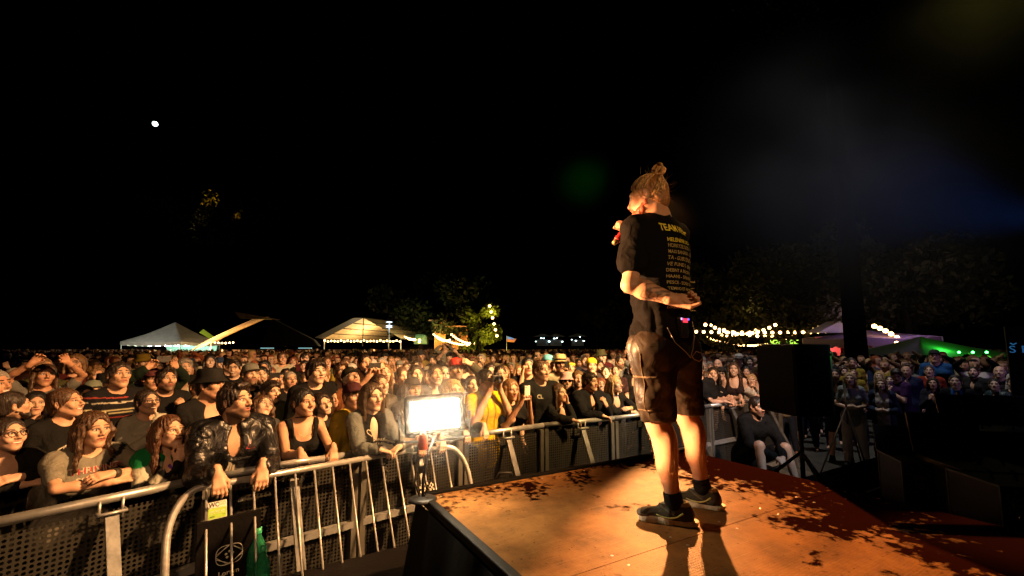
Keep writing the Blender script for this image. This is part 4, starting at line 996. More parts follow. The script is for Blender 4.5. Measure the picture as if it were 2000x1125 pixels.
# ---------------------------------------------------------------- the singer
def make_singer():
    D = 2.28
    def J(px, py, Y): return at(px, py, Y)
    ankL, ankR = atz(1318, 1022, STAGE_Z), atz(1374, 990, STAGE_Z)
    ankL.z = STAGE_Z + .1; ankR.z = STAGE_Z + .1
    kL, kR = J(1286, 824, ankL.y), J(1343, 810, ankR.y)
    hL, hR = J(1272, 690, 2.24), J(1325, 690, 2.42)
    root0 = Vector(((ankL.x + ankR.x) / 2, (ankL.y + ankR.y) / 2, STAGE_Z))
    fL = Vector((-.90, .36, 0)).normalized(); fR = Vector((-.86, .44, 0)).normalized()
    fac = Vector((-.62, .78, 0)).normalized(); left = Vector((-fac.y, fac.x, 0)); up = Vector((0, 0, 1))
    pel = J(1292, 668, 2.32); chest = J(1287, 500, 2.31); yoke = J(1288, 442, 2.32); neck = J(1285, 416, 2.30); hc = J(1264, 386, 2.27)
    shL = J(1243, 452, 2.20); shR = J(1316, 460, 2.45)
    elL = J(1230, 556, 2.12); wrL = J(1316, 585, 2.09); elR = J(1222, 520, 2.62); wrR = J(1232, 462, 2.46)
    o_ = lambda v: v - root0
    fine = [hc, J(1338, 590, 2.1), J(1218, 455, 2.42)]
    # head looks left and a little down, turned away from the camera
    hfac = Vector((-.84, .50, -.14)).normalized(); hl = up.cross(hfac).normalized(); hu = hfac.cross(hl)
    M = Matrix((-hl * -1, -hfac, hu)).transposed()
    H = Head(o_(hc), M, .97, False, False, 0, 3)
    T3 = Matrix((left, -fac, up)).transposed(); Tn = np.array(T3)
    pts = [o_(p) for p in fine]; B = [[(p[i] - .11, p[i] + .11, .0035 if k == 0 else .004) for k, p in enumerate(pts)] for i in range(3)]
    lo, hi = (-.95, -.5, -.01), (.45, .75, 2.05)
    allp = [o_(p) for p in (ankL, ankR, hL, hR, shL, shR, elL, wrL, elR, wrR, hc)]
    lo = [min(p[i] for p in allp) - .32 for i in range(3)]; hi = [max(p[i] for p in allp) + .25 for i in range(3)]; lo[2] = -.01
    def FF(c, bands=None): return Field(*[axis(lo[i], hi[i], c, B[i] if bands is None else bands[i]) for i in range(3)])
    F = FF(.009)
    c = lambda a, b, ra, rb, k=.02: F.cap(o_(a), o_(b), ra, rb, k)
    # legs with calf, shin, ankle bones
    for h, k_, a, f in ((hL, kL, ankL, fL), (hR, kR, ankR, fR)):
        c(h, k_, .09, .058, .03)
        back = -f
        F.ell(o_(k_ + Vector((0, 0, .0)) - back * .012), (.054, .056, .062), None, .03)
        q1 = k_.lerp(a, .12); q2 = k_.lerp(a, .55); c(q1, q2, .056, .05, .03); c(q2, a, .049, .033, .03)
        sd = Vector((-back.y, back.x, 0))
        for s in (-1, 1): F.ell(o_(k_.lerp(a, .30) + back * .03 + sd * s * .02), (.044, .043, .115), None, .025)
        c(k_.lerp(a, .6) + back * .018, a + back * .022, .016, .013, .02)
        for s in (-1, 1): F.ell(o_(a + sd * s * .031 + up * .01), (.012, .014, .016), None, .02)
        c(a, a - up * .05, .034, .03, .03)
    # trunk
    F.ell(o_(pel), (.165, .115, .14), Tn, .05); F.ell(o_(pel.lerp(chest, .5)), (.145, .105, .15), Tn, .06); F.ell(o_(chest), (.175, .12, .18), Tn, .05)
    c(shL, shR, .055, .055, .05); c(neck - up * .05, H.c + root0 + (H.M @ Vector((0, .03, -.05))), .062, .058, .03)
    for s in (shL, shR): c(neck - up * .02, s, .04, .045, .05)
    # arms: deltoid, biceps, elbow, forearm swelling, wrist
    for s, e, w in ((shL, elL, wrL), (shR, elR, wrR)):
        c(s, s.lerp(e, .5), .055, .05, .02); c(s.lerp(e, .5), e, .05, .037, .02)
        m_ = e.lerp(w, .33); c(e, m_, .038, .047, .02); c(m_, w, .047, .028, .02)
    F.ell(o_(elL + Vector((-.01, -.01, -.005))), (.03, .03, .03), None, .02)
    H.skin(F)
    dL = (J(1350, 588, 2.12) - wrL).normalized()
    hand(F, o_(wrL), dL, Vector((.15, -.85, .35)), 1, .85, .1, 1.0)
    dR = Vector((-.32, -.12, .62)).normalized()
    hand(F, o_(wrR), dR, Vector((-.75, .3, -.3)), -1, .95, .1, .98)
    V, Q = F.mesh(); me = mesh_np('singer', V, Q)
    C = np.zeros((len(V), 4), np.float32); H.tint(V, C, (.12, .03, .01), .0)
    # tattoo bands on the left forearm
    e, w = np.array(o_(elL)), np.array(o_(wrL)); d = w - e; L = np.linalg.norm(d); d /= L
    tt = ((V - e) @ d) / L; perp = V - e - np.outer((V - e) @ d, d); rr = np.linalg.norm(perp, axis=1)
    ang = np.arctan2(perp[:, 2], perp[:, 1] * .8 + perp[:, 0] * .2)
    on = (tt > .28) & (tt < .86) & (rr < .07) & (V[:, 2] > .5)
    pat = np.sin(tt * 17 + 2.3 * np.sin(ang * 2 + 1)) + .6 * np.sin(ang * 5 + tt * 20)
    ink = on & (np.abs(pat) < .38); C[ink, :3] = (.05, .035, .035); C[ink, 3] = .72
    paint(me, C)
    me.transform(Matrix.Identity(4))
    body = link('person', me, MATS['skin'], None, (.52, .27, .17)); body.location = root0
    tag(body, 'singer in black printed tee and cargo shorts, back to camera, holding a microphone', 'person')
    # tee: trunk and short sleeves, loose hem, blown folds
    F = FF(.0085, [[], [], []]); g = .016
    F.ell(o_(chest), (.18 + g, .125 + g, .19 + g), Tn, .05); F.ell(o_(pel.lerp(chest, .5)), (.165 + g, .125 + g, .2), Tn, .06)
    F.ell(o_(pel + up * .03), (.175 + g, .13 + g, .12), Tn, .06); F.cap(o_(shL), o_(shR), .055 + g, .055 + g, .05)
    for s in (shL, shR): F.cap(o_(neck - up * .035), o_(s), .04 + g, .045 + g, .05)
    for s, e in ((shL, elL), (shR, elR)): F.cap(o_(s), o_(s.lerp(e, .6)), .055 + g, .062 + g, .03)
    F.ell(o_(neck + up * .045 + fac * .02), (.078, .088, .06), Tn, .01, True)
    F.half(o_(pel - up * .045), (0, 0, -1))
    e0 = shL.lerp(elL, .58); dd = (elL - shL).normalized()
    V, Q = F.mesh(); N = vnormals(V, Q)
    low = np.clip(1.15 - (V[:, 2] - .95) * 2.2, .25, 1.3)
    t3 = V @ Tn.astype(np.float32)
    d = (np.abs(noise3(t3 * np.array([1.2, 1.2, .45], np.float32), 26, 5)) - .35) * .016 * low + noise3(t3 * np.array([.6, .6, 1.6], np.float32), 34, 8) * .005 + noise3(t3, 80, 2) * .0015
    V = V + N * d[:, None]; ms = mesh_np('tee', V, Q); paint(ms, np.zeros((len(V), 4)))
    sh = link('shirt', ms, MATS['cloth'], body, (.0045, .004, .0038))
    bvh = BVHTree.FromPolygons([Vector(v) for v in V], [tuple(q_) for q_ in Q])
    # printed back: letters laid on the cloth
    yel = mat('yellow_print', (.75, .62, .06), .7); crm = mat('cream_print', (.34, .26, .11), .7)
    oc = o_(chest)
    def put(s, size, u0, z, mt, width=None, bold=0):
        o = text(s, size, 'print', mt, sh, Matrix.Identity(4), 0, 1, 'LEFT', bold)
        xs = [v.co.x for v in o.data.vertices]; k = (width / max(xs)) if width else .6
        bm = bmesh.new(); bm.from_mesh(o.data); bmesh.ops.triangulate(bm, faces=bm.faces)
        bmesh.ops.subdivide_edges(bm, edges=[e_ for e_ in bm.edges if e_.calc_length() > .018], cuts=1)
        for v in bm.verts:
            u = u0 + v.co.x * k; zz = z + v.co.y
            p = Vector((oc.x, oc.y, 0)) - left * u + up * zz - fac * .45
            hit = bvh.ray_cast(p, fac, 1.0)
            v.co = (hit[0] - fac * .0022) if hit[0] else p + fac * .35
        bm.to_mesh(o.data); bm.free(); return o
    zb = oc.z
    put('TEAM HELFEST', .055, -.12, zb + .105, yel, .29, .0012)
    rows = ['HELENINE OCI  -  ZOCI', 'HORKYZE SLIZE - N.A.H.A. -', 'MAXI BANANA - SLOBODNA', 'TA - GUBUTENIS - LUCIA', 'VE FUND S - BRAZWA', 'DEBNY A BOROVAN FOLK', 'HAANS - SINOVIVE - ODN', 'PESCE - SOUDI S. KALISTA', 'TEMNO ET-NEON ST-MATA', 'GRE WEST-HUGO P-MONTI', 'DUST-MAGNUS - ST LYRA', 'DRISKA KRANAK - ARILA']
    for i, r_ in enumerate(rows):
        put(r_, .0285 - .0008 * i, -.105, zb + .045 - i * .031, crm if i else yel, .285, .0003)
    m_ = put('v', .012, -.012, zb + .072, crm, .01)
    # cargo shorts
    F = FF(.009, [[], [], []])
    F.ell(o_(pel - up * .03), (.185, .14, .13), Tn, .05)
    for h, k_ in ((hL, kL), (hR, kR)):
        F.cap(o_(h + up * .02), o_(k_ + up * .005), .118, .088, .03); F.cap(o_(k_ + up * .03), o_(k_ - up * .03), .088, .086, .02)
    for h, k_, s in ((hL, kL, 1), (hR, kR, -1)):
        pc_ = h.lerp(k_, .52) + left * (.075 * s) + up * .0; F.ell(o_(pc_), (.045, .075, .095), Tn, .012)
    F.half(o_(kL + up * .012), (0, 0, -1))
    V, Q = F.mesh(); N = vnormals(V, Q); t3 = V @ Tn.astype(np.float32)
    d = (np.abs(noise3(t3 * np.array([1.3, 1.3, .5], np.float32), 24, 15)) - .3) * .013 + noise3(t3, 60, 3) * .002
    V = V + N * d[:, None]; ms = mesh_np('shorts', V, Q); paint(ms, np.zeros((len(V), 4)))
    so = link('shorts', ms, MATS['satin'], body, (.023, .017, .012)); bs = BVHTree.FromPolygons([Vector(v) for v in V], [tuple(q_) for q_ in Q])
    # darker back panels are the same cloth; seams, pocket flap and hem as raised strips
    def seam(path, r=.003, name='seam'):
        m = MB(); pp = []
        for p, dr in path:
            h_ = bs.ray_cast(o_(p) + dr * .4, -dr, 1.0); pp.append(h_[0] + dr * .001 if h_[0] else o_(p))
        m.tube(pp, r, 5); return m.build(name, MATS['cloth'], so, (.12, .09, .06))
    sdv = (left - fac * .15).normalized()
    seam([(hL.lerp(kL, t) + fac * .0, sdv) for t in [i / 12 for i in range(0, 13)]])
    seam([(hL.lerp(kL, .32) + fac * x, sdv) for x in [-.07 + i * .014 for i in range(11)]], .006, 'pocket_flap')
    seam([(hL.lerp(kL, .8) + fac * x, sdv) for x in [-.07 + i * .014 for i in range(11)]], .003)
    # belt, radio pack, its cable
    bp = pel - fac * .145 + left * .035 + up * .07
    T = T3.to_4x4(); T.translation = o_(bp)
    m = MB(); m.box((0, 0, 0), (.065, .028, .1)); pk = m.build('radio_pack', plastic, body); pk.data.transform(T); bevel(pk, .006)
    m = MB(); m.box((0, .015, .035), (.04, .004, .02)); q_ = m.build('display', mat('red_display', (.4, .02, .02), .4, emit=(1, .05, .08), estr=1.4), pk); q_.data.transform(T)
    m = MB(); m.box((-.03, .015, .042), (.012, .004, .01)); m.box((.03, .015, .042), (.012, .004, .01)); q_ = m.build('indicator', mat('blue_led', (.1, .1, .5), .4, emit=(.2, .15, 1), estr=1.5), pk); q_.data.transform(T)
    m = MB(); m.box((0, .018, -.02), (.05, .006, .008)); q_ = m.build('clip', plastic, pk); q_.data.transform(T)
    wire = mat('pale_wire', (.55, .5, .42), .4)
    cab = [(1303, 640, 2.15), (1318, 668, 2.13), (1340, 688, 2.13), (1350, 700, 2.12), (1354, 694, 2.12), (1360, 686, 2.12), (1370, 690, 2.12), (1373, 699, 2.12), (1366, 706, 2.12), (1356, 702, 2.12), (1350, 694, 2.13), (1354, 680, 2.16), (1357, 650, 2.2), (1352, 628, 2.22)]
    m = MB(); m.tube([o_(at(*p)) for p in cab], .0018, 6); m.build('earphone_cable', wire, body)
    m = MB(); m.tube([o_(at(*p)) for p in [(1300, 398, 2.25), (1304, 408, 2.25), (1308, 416, 2.25), (1312, 424, 2.26)]], .0018, 6); m.build('earphone_cable', wire, body)
    # head hair pulled back into a bun, beard, brow, ear already on the skin
    hcx = H
    F = Field(*[axis(H.c[i] - .2, H.c[i] + .2, .0045, []) for i in range(3)])
    H.e(F, (0, .018, .03), (.081, .101, .094), .01); H.e(F, (0, .055, -.03), (.066, .06, .06), .02)
    H.e(F, (0, -.135, .01), (.07, .085, .1), .01, True); H.e(F, (0, -.075, -.07), (.12, .075, .082), .012, True); H.e(F, (0, .0, -.115), (.12, .09, .08), .012, True)
    for q in (-1, 1): H.e(F, (q * .09, .004, -.008), (.018, .03, .042), .006, True)
    V, Q = F.mesh(); N = vnormals(V, Q); L = H.local(V); bun = np.array([0, .075, .105])
    rel = L - bun; r_ = np.linalg.norm(rel, axis=1); az_ = np.arctan2(rel[:, 0], -rel[:, 1] - rel[:, 2] * .4)
    d = np.sin(az_ * 44 + noise3(L, 40, 2) * 3) * .0016 + noise3(L, 90, 4) * .0018; V = V + N * d[:, None]
    hm = mesh_np('hair', V, Q); hr = link('hair', hm, MATS['hair'], body, (.34, .15, .05))
    m = MB(); r2 = random.Random(3)
    for i in range(26):                                   # coils of the bun
        ph = r2.uniform(0, 6.28); ax_ = Vector((r2.uniform(-1, 1), r2.uniform(-1, 1), r2.uniform(-1, 1))).normalized(); bx = ax_.orthogonal().normalized(); by = ax_.cross(bx); rr_ = r2.uniform(.02, .036)
        cc = Vector((r2.uniform(-.012, .012), .078 + r2.uniform(-.01, .01), .122 + r2.uniform(-.01, .01)))
        m.tube([H.P(*(cc + Vector((0, .004, .006)) + (bx * math.cos(ph + t * .5) + by * math.sin(ph + t * .5)) * rr_)) for t in range(9)], [.004 + .004 * math.sin(t * .39) for t in range(9)], 6)
    m.build('bun', MATS['hair'], hr, (.6, .31, .11))
    m = MB()
    for i in range(760):                                  # combed strands from the hairline to the bun
        if i == 380: m.build('light_strands', MATS['hair'], hr, (.85, .48, .19)); m = MB()
        a = r2.uniform(-2.6, 2.6); s_ = Vector((.078 * math.sin(a), -.075 * math.cos(a) + .01, (.075 if abs(a) < 1.0 else (.04 if abs(a) < 1.7 else -.045)) + r2.uniform(-.012, .012)))
        e_ = Vector((0, .072, .105)); pts_ = []
        for t in range(8):
            p = s_.lerp(e_, t / 7); q = p - Vector((0, .018, .03)); k_ = math.sqrt((q.x / .0835) ** 2 + (q.y / .1035) ** 2 + (q.z / .0965) ** 2)
            p = Vector((0, .018, .03)) + q / max(k_, .2) * (1 + r2.uniform(0, .022)); pts_.append(H.P(*p))
        m.tube(pts_[:7], [.0021] * 7, 3, cap=False)
    for i in range(46):                                   # flyaways
        b_ = Vector((r2.uniform(-.05, .05), r2.uniform(.0, .12), r2.uniform(.0, .15))); q = (b_ - Vector((0, .02, .03))).normalized(); st_ = Vector((0, .02, .03)) + Vector((q.x * .085, q.y * .105, q.z * .1)); w_ = Vector((r2.uniform(-1, 1), r2.uniform(-1, 1), r2.uniform(-.5, 1))) * .022
        m.tube([H.P(*st_), H.P(*(st_ + q * .012 + w_ * .3)), H.P(*(st_ + q * .026 + w_))], [.0006, .0005, .0003], 3, cap=False)
    m.build('loose_strands', MATS['hair'], hr, (.20, .11, .045))
    class _F: pass
    ff = Fig(); ff.head = H; br = link('beard', ff.beard(.0045, 1.35), MATS['hair'], body, (.32, .06, .02))
    m = MB()
    for i in range(260):
        a = r2.uniform(-1.3, 1.3); zz = r2.uniform(-.13, -.06); p = Vector((.06 * math.sin(a), -.088 * math.cos(a), zz)); m.tube([H.P(*p), H.P(*(p * 1.02 + Vector((0, -.01, -.014))))], [.0009, .0004], 3, cap=False)
    m.build('beard_hairs', MATS['hair'], br, (.42, .10, .03))
    m = MB(); m.ball(H.P(.083, .004, -.036), .0035, 8, 5); m.build('earring', plastic, body)
    # socks and running shoes
    for a, f, nm in ((ankL, fL, 1), (ankR, fR, 2)):
        gy = o_(Vector((a.x, a.y, STAGE_Z))); S = Vector((-f.y, f.x, 0)); T = Matrix((f, S, up)).transposed().to_4x4(); T.translation = gy - f * .035
        F = Field(axis(-.12, .16, .006, []), axis(-.12, .12, .006, []), axis(.0, .26, .006, []))
        kk = T.inverted() @ o_(kL if nm == 1 else kR); a0 = Vector((.035, 0, .1)); dk = (kk - a0).normalized(); e1 = a0 + dk * .095; F.cap((.035, 0, .05), a0, .045, .047, .01); F.cap(a0, e1, .047, .048, .01); F.half(a0 + dk * .062, dk); V, Q = F.mesh(); V = V + vnormals(V, Q) * (np.sin(V[:, 2] * 500) * .0006)[:, None]
        ms = mesh_np('sock', V, Q); paint(ms, np.zeros((len(V), 4))); ms.transform(T); sk = link('sock', ms, MATS['cloth'], body, (.012, .012, .012))
        m = MB()
        for q in (-1, 1): m.tube([(.035 + .012 * math.cos(t) * 1.6, q * .0415 * (1 - .0 * t), .115 + .008 * math.sin(t)) for t in [i * .63 for i in range(10)]], .0012, 4, closed=True)
        o = m.build('mark', mat('sock_mark', (.35, .33, .28), .8), sk); o.data.transform(T)
        # shoe: upper, sole, collar, tongue, laces, side stripe
        F = Field(axis(-.1, .26, .004, []), axis(-.09, .09, .004, []), axis(-.005, .13, .004, []))
        F.cap((-.018, 0, .05), (.06, 0, .05), .044, .044, .02); F.cap((.06, 0, .048), (.165, .004, .032), .042, .036, .03); F.ell((.185, .004, .036), (.045, .042, .026), None, .02)
        F.cap((-.012, 0, .055), (-.008, 0, .085), .046, .041, .02); F.cap((.03, 0, .06), (.085, 0, .078), .046, .028, .02); F.ell((.03, 0, .128), (.058, .036, .042), None, .006, True)
        F.half((0, 0, .026), (0, 0, -1)); V, Q = F.mesh(); N = vnormals(V, Q)
        V = V + N * ((np.sin(V[:, 0] * 900) * np.sin(V[:, 1] * 900 + V[:, 2] * 900)) * .0004)[:, None]
        C = np.zeros((len(V), 4), np.float32); x, y, z = V.T; ay = np.abs(y)
        k = (z < .044) & (x > .12); C[k] = (.16, .14, .11, 1); k = (x > .205) | ((x < -.055)); C[k] = (.2, .18, .14, 1)
        k = (np.abs((z - .035) - .55 * (x - .0)) < .006) & (x < .12) & (x > .0) & (ay > .02); C[k] = (.12, .11, .09, 1)
        k = (z > .098); C[k] = (.45, .42, .3, 1)
        ms = mesh_np('shoe', V, Q); paint(ms, C); ms.transform(T); s_o = link('shoe', ms, MATS['cloth'], body, (.06, .058, .045))
        F = Field(axis(-.1, .26, .004, []), axis(-.09, .09, .004, []), axis(-.012, .07, .004, []))
        F.cap((-.035, 0, .014), (.07, 0, .014), .045, .043, .03); F.cap((.07, 0, .014), (.175, .004, .016), .043, .046, .03); F.ell((-.05, 0, .028), (.036, .04, .022), None, .01)
        F.half((0, 0, .001), (0, 0, -1)); F.half((.1, 0, .0365), Vector((-.06, 0, 1)).normalized()); V, Q = F.mesh(); N = vnormals(V, Q); V = V + N * (np.clip(np.sin(V[:, 0] * 420), -1, .2) * .0007 * (V[:, 2] < .02))[:, None]
        ms = mesh_np('sole', V, Q); ms.transform(T); link('sole', ms, mat('shoe_sole', (.75, .68, .55), .7, bump=.4, bscale=120, var=.3, vscale=30), s_o)
        m = MB()
        for q in (-1, 1): m.tube([(.125 - t * .135, q * (.0465 + .0 * t), .05 - .02 * math.sin(t * 2.6) + .03 * t * t) for t in [i / 9 for i in range(10)]], [.002 + .0045 * math.sin(i / 9 * 2.4) for i in range(10)], 6)
        o = m.build('side_stripe', mat('shoe_stripe', (.75, .78, .3), .5), s_o); o.data.transform(T)
        m = MB()
        for i in range(6): x = .065 + i * .017; m.tube([(x, -.022, .088 - i * .006), (x + .004, 0, .096 - i * .0065), (x + .008, .022, .085 - i * .006)], .0026, 5)
        for q in (-1, 1): m.tube([(.06, q * .004, .098), (.05, q * .02, .108), (.065, q * .032, .1), (.075, q * .02, .09)], .0022, 5)
        o = m.build('laces', mat('shoe_lace', (.6, .58, .42), .7), s_o); o.data.transform(T)
    # leg hair: fine short hairs catching the rim light
    m = MB(); bb = BVHTree.FromObject(body, bpy.context.evaluated_depsgraph_get())
    for k_, a in ((kL, ankL), (kR, ankR)):
        for i in range(480):
            t = r2.uniform(.12, .82); an = r2.uniform(0, 6.283); c_ = o_(k_.lerp(a, t)); d_ = Vector((math.cos(an), math.sin(an), 0)); h_ = bb.ray_cast(c_ + d_ * .15, -d_, .2)
            if h_[0]: m.tube([h_[0], h_[0] + d_ * r2.uniform(.005, .011) + Vector((0, 0, -r2.uniform(.004, .012)))], [.00032, .0002], 3, cap=False)
    m.build('leg_hair', MATS['hair'], body, (.40, .22, .10))
    # microphone in the right hand: a thing of its own
    mh = at(1237, 432, 2.40); mt = at(1201, 473, 2.36); d = (mt - mh); Lm = d.length; T = d.to_track_quat('Z', 'Y').to_matrix().to_4x4()
    mo = empty('microphone', mh, 0, 'red handheld microphone held at the mouth of the singer', 'microphone')
    def rot(o): o.data.transform(T); return o
    m = MB(); m.ball((0, 0, .0), .026, 16, 10, (1, 1, 1.1)); rot(m.build('grille_head', mat('mic_grille', (.35, .33, .3), .4, 1.0, bump=.9, bscale=300), mo))
    m = MB(); m.lathe([(.0, .02), (.024, .02), (.025, .032), (.021, .045), (.019, .1), (.018, Lm * .75), (.019, Lm - .02), (.016, Lm - .015), (0, Lm - .015)], n=18); rot(m.build('handle', mat('mic_red', (.5, .02, .02), .35), mo))
    m = MB(); m.lathe([(.014, Lm - .016), (.013, Lm + .012), (0, Lm + .013)], n=14); rot(m.build('antenna_cap', mat('mic_cap', (.3, .22, .1), .4, .8), mo))
    return body
singer = make_singer()
# ---------------------------------------------------------------- the audience
SKIN = [(.58, .34, .22), (.52, .29, .18), (.62, .38, .26), (.48, .25, .15), (.64, .42, .30), (.40, .21, .12)]
HAIRC = {'dark': (.018, .011, .008), 'brown': (.06, .03, .015), 'light': (.16, .09, .04), 'blond': (.42, .28, .12), 'black': (.008, .007, .007), 'red': (.18, .05, .02), 'grey': (.22, .2, .18)}
TARGET = Vector((1.0, 1.9, 0))
def facing(p, extra=0):
    f = TARGET - Vector((p.x, p.y, 0)); return math.atan2(f.x, -f.y) + R(extra)
taken = []
def phone_obj(f, root, s, lab, white=False, cam_=False, one=None):
    """what the hands hold is a thing of its own"""
    q = one or 1
    pts = [f.arm[k][1] + f.arm[k][2].normalized() * .1 for k in ((-1, 1) if one is None else (one,))]
    c = sum(pts, Vector()) / len(pts) + Vector((0, -.015, .02)); c = root.matrix_basis @ c
    o = empty('camera' if cam_ else 'phone', c, root.rotation_euler.z, lab, 'camera' if cam_ else 'phone')
    m = MB()
    if cam_:
        m.box((0, 0, 0), (.13, .05, .085)); m.box((0, -.0, .05), (.05, .045, .03)); bevel(m.build('body', plastic, o), .006)
        m = MB(); m.lathe([(.036, 0), (.036, .06), (.03, .065), (.03, .06), (0, .055)], (0, -.02, 0), 18, Matrix.Rotation(R(90), 3, 'X')); m.build('lens', mat('lens', (.02, .02, .025), .15), o)
    else:
        m.box((0, 0, 0), (.15, .01, .075) if one is None and not white else (.074, .01, .15)); bevel(m.build('case', mat('white_plastic', (.7, .68, .6), .4) if white else plastic, o), .005)
        m = MB(); m.lathe([(.006, 0), (.006, .002), (0, .002)], (-.02, -.005, .055 if white else .02), 10, Matrix.Rotation(R(90), 3, 'X')); m.build('lens', MATS.get('lens') or mat('lens', (.02, .02, .025), .15), o)
    return o
def front_print(f, sh, items):
    """flat prints laid on the chest of a shirt: (text, size, x, z, material, width) or a list of strokes"""
    me = sh.data; me.calc_loop_triangles(); bvh = BVHTree.FromPolygons([v.co[:] for v in me.vertices], [t.vertices[:] for t in me.loop_triangles])
    for it in items:
        s_, size, x0, z0, mt, w = it
        if isinstance(s_, str): o = text(s_, size, 'print', mt, sh, Matrix.Identity(4), 0, 1, 'CENTER', .0008)
        else:
            m = MB()
            for st_ in s_: m.tube([(a, b, 0) for a, b in st_], size, 4, cap=False)
            o = m.build('print', mt, sh)
        xs = [v.co.x for v in o.data.vertices]; k = w / (max(xs) - min(xs)) if w else 1
        bm = bmesh.new(); bm.from_mesh(o.data)
        for v in bm.verts:
            p = Vector((x0 + v.co.x * k, 0, z0 + v.co.y)); p = f.B(p.x, p.y, p.z); p.y -= 1
            hit = bvh.ray_cast(p, Vector((0, 1, 0)), 2)
            v.co = hit[0] + Vector((0, -.003 - abs(v.co.z) * .2, 0)) if hit[0] else p + Vector((0, .85, 0))
        bm.to_mesh(o.data); bm.free()
def person(px, py, h, label, sex='m', hair='short', hc='dark', shirt='tee', sc=(.012, .012, .012), body='rail', arms='rail', yaw=None, pitch=10, roll=0, lean=8, smile=0, skin=0, hat=None, hatc=(.02, .02, .02),
           glasses=None, stub=0, beard=False, wide=1.0, Z=None, painter=None, prints=None, legs=(.03, .035, .05), hold=None, child=False, turn=0, face=None, leather=False, hf=.004, seed=None, shorts=False, grp='people in the front rows', side=0, extra_name=None):
    Y = Z or 200.0 / h; p = at(px, py, Y); sd = seed if seed is not None else int(px * 7 + py)
    fa = dict(female=sex == 'f', lean=lean, side=side, arms=arms, smile=smile, face=face if face is not None else sd, wide=wide, child=child)
    f0 = Fig(head=(0, pitch, roll), **fa); s = min(max(p.z / f0.head.c.z, .6 if child else .86), 1.13)
    if body == 'rail':
        i = min(range(len(KP) - 1), key=lambda i: ((KP[i] + KP[i + 1]) / 2 - Vector((p.x, p.y, 0))).length); d = (KP[i + 1] - KP[i]).normalized(); fo = Vector((d.y, -d.x, 0)); rz = math.atan2(fo.x, -fo.y) + R(turn)
    else: rz = facing(p, turn)
    hy = math.degrees(facing(p) - rz); hy = (hy + 180) % 360 - 180
    hy = max(-62, min(62, hy)) if yaw is None else yaw
    f = Fig(head=(hy, pitch, roll), railz=(RAIL + .03) / s, **fa)
    hw = Matrix.Rotation(rz, 3, 'Z') @ (f.head.c * s)
    hcx = HAIRC[hc] if isinstance(hc, str) else hc
    b = link('person', f.body(hf=hf, bf=.0055, coarse=.024, stub=stub, hairc=hcx), MATS['skin'], None, SKIN[skin % len(SKIN)])
    b.location = (p.x - hw.x, p.y - hw.y, 0); b.rotation_euler = (0, 0, rz); b.scale = (s, s, s)
    tag(b, label, 'person', grp)
    sh = link('shirt', f.shirt(shirt, painter=painter, seed=sd), MATS['leather' if leather else 'cloth'], b, sc)
    if prints: front_print(f, sh, prints)
    tr = link('trousers', f.trousers(to=.55 if shorts else 0), MATS['cloth'], b, legs); link('shoes', f.shoes(), MATS['cloth'], b, (.02, .02, .02))
    hm = f.hair('hatted' if hat and hair in ('short', 'fade', 'quiff', 'fringe', 'buzz') else hair, seed=sd)
    if hm:
        ho = link('hair', hm, MATS['hair'], b, hcx)
        if Y < 5.4: link('hair_strands', f.strands(hm, 520 if Y < 4 else 300, seed=sd), MATS['hair'], ho, [min(q * 2.2 + .02, .8) for q in hcx])
    if beard: link('beard', f.beard(size=beard if beard is not True else 1.0), MATS['hair'], b, hcx)
    if hat: link({'cap': 'cap', 'bucket': 'bucket_hat', 'straw': 'straw_hat', 'beanie': 'beanie', 'headband': 'headband'}[hat], f.hat(hat), MATS['hat'], b, hatc)
    if glasses == 'sun': link('sunglasses', f.sunglasses(), mat('dark_lens', (.01, .01, .01), .2), b)
    elif glasses: link('glasses', f.glasses(.0026 if glasses == 'thick' else .0014), mat('glasses_rim', (.02, .012, .01), .35) if glasses == 'thick' else mat('glasses_wire', (.35, .25, .12), .35, .8), b)
    bpy.context.view_layer.update()
    if hold:
        kw = dict(hold[1]) if len(hold) > 1 else {}; phone_obj(f, b, s, hold[0], **kw)
    taken.append((p.x, p.y)); b['fig'] = 0; del b['fig']
    PEOPLE[label] = (b, f, s); return b, f
PEOPLE = {}
wp = mat('pale_print', (.55, .5, .38), .8); gp = mat('gold_print', (.6, .42, .08), .7); rp = mat('red_print_cloth', (.4, .02, .03), .8)
def stripes(f, V, C, Q):
    z = V[:, 2]
    for a, w_, c in ((1.375, .006, (.5, .48, .4)), (1.31, .0075, (.55, .5, .3)), (1.29, .006, (.55, .5, .3)), (1.42, .005, (.35, .06, .05)), (1.245, .006, (.35, .06, .05))):
        k = np.abs(z - a - .015 * np.abs(V[:, 0]) * 4) < w_; C[k] = (*c, 1)
def plaid(f, V, C, Q):
    z = V[:, 2]; k = z < 1.18; x = V[:, 0] + V[:, 1]; g_ = (.30, .28, .2)
    C[k] = (.012, .012, .012, 1); k2 = k & ((np.sin(z * 62) > .8) | (np.sin(x * 62) > .8)); C[k2] = (*g_, 1)
def bands(f, V, C, Q):
    z = V[:, 2]; k = (z > 1.17) & (z < 1.235); C[k] = (.012, .012, .015, 1)
    S = np.array(f.sh[1]); r = np.linalg.norm(V - S, axis=1); k = (V[:, 2] > 1.4) & (np.abs(V[:, 0]) > .1) & (np.abs(V[:, 1] + .02) < .02); C[k] = (.012, .012, .015, 1)
def greenjacket(f, V, C, Q):
    z = V[:, 2] + .12 * np.abs(V[:, 0]); C[:] = (.42, .42, .34, 1); C[z > 1.385] = (.01, .16, .05, 1)
    for q in (-1, 1):
        e, w = np.array(f.arm[q][0]), np.array(f.arm[q][1]); d = np.linalg.norm(V - e, axis=1); d2 = np.linalg.norm(V - w, axis=1); k = (np.minimum(d, d2) < .13); C[k] = (.012, .012, .014, 1)
def yellowcol(f, V, C, Q): pass
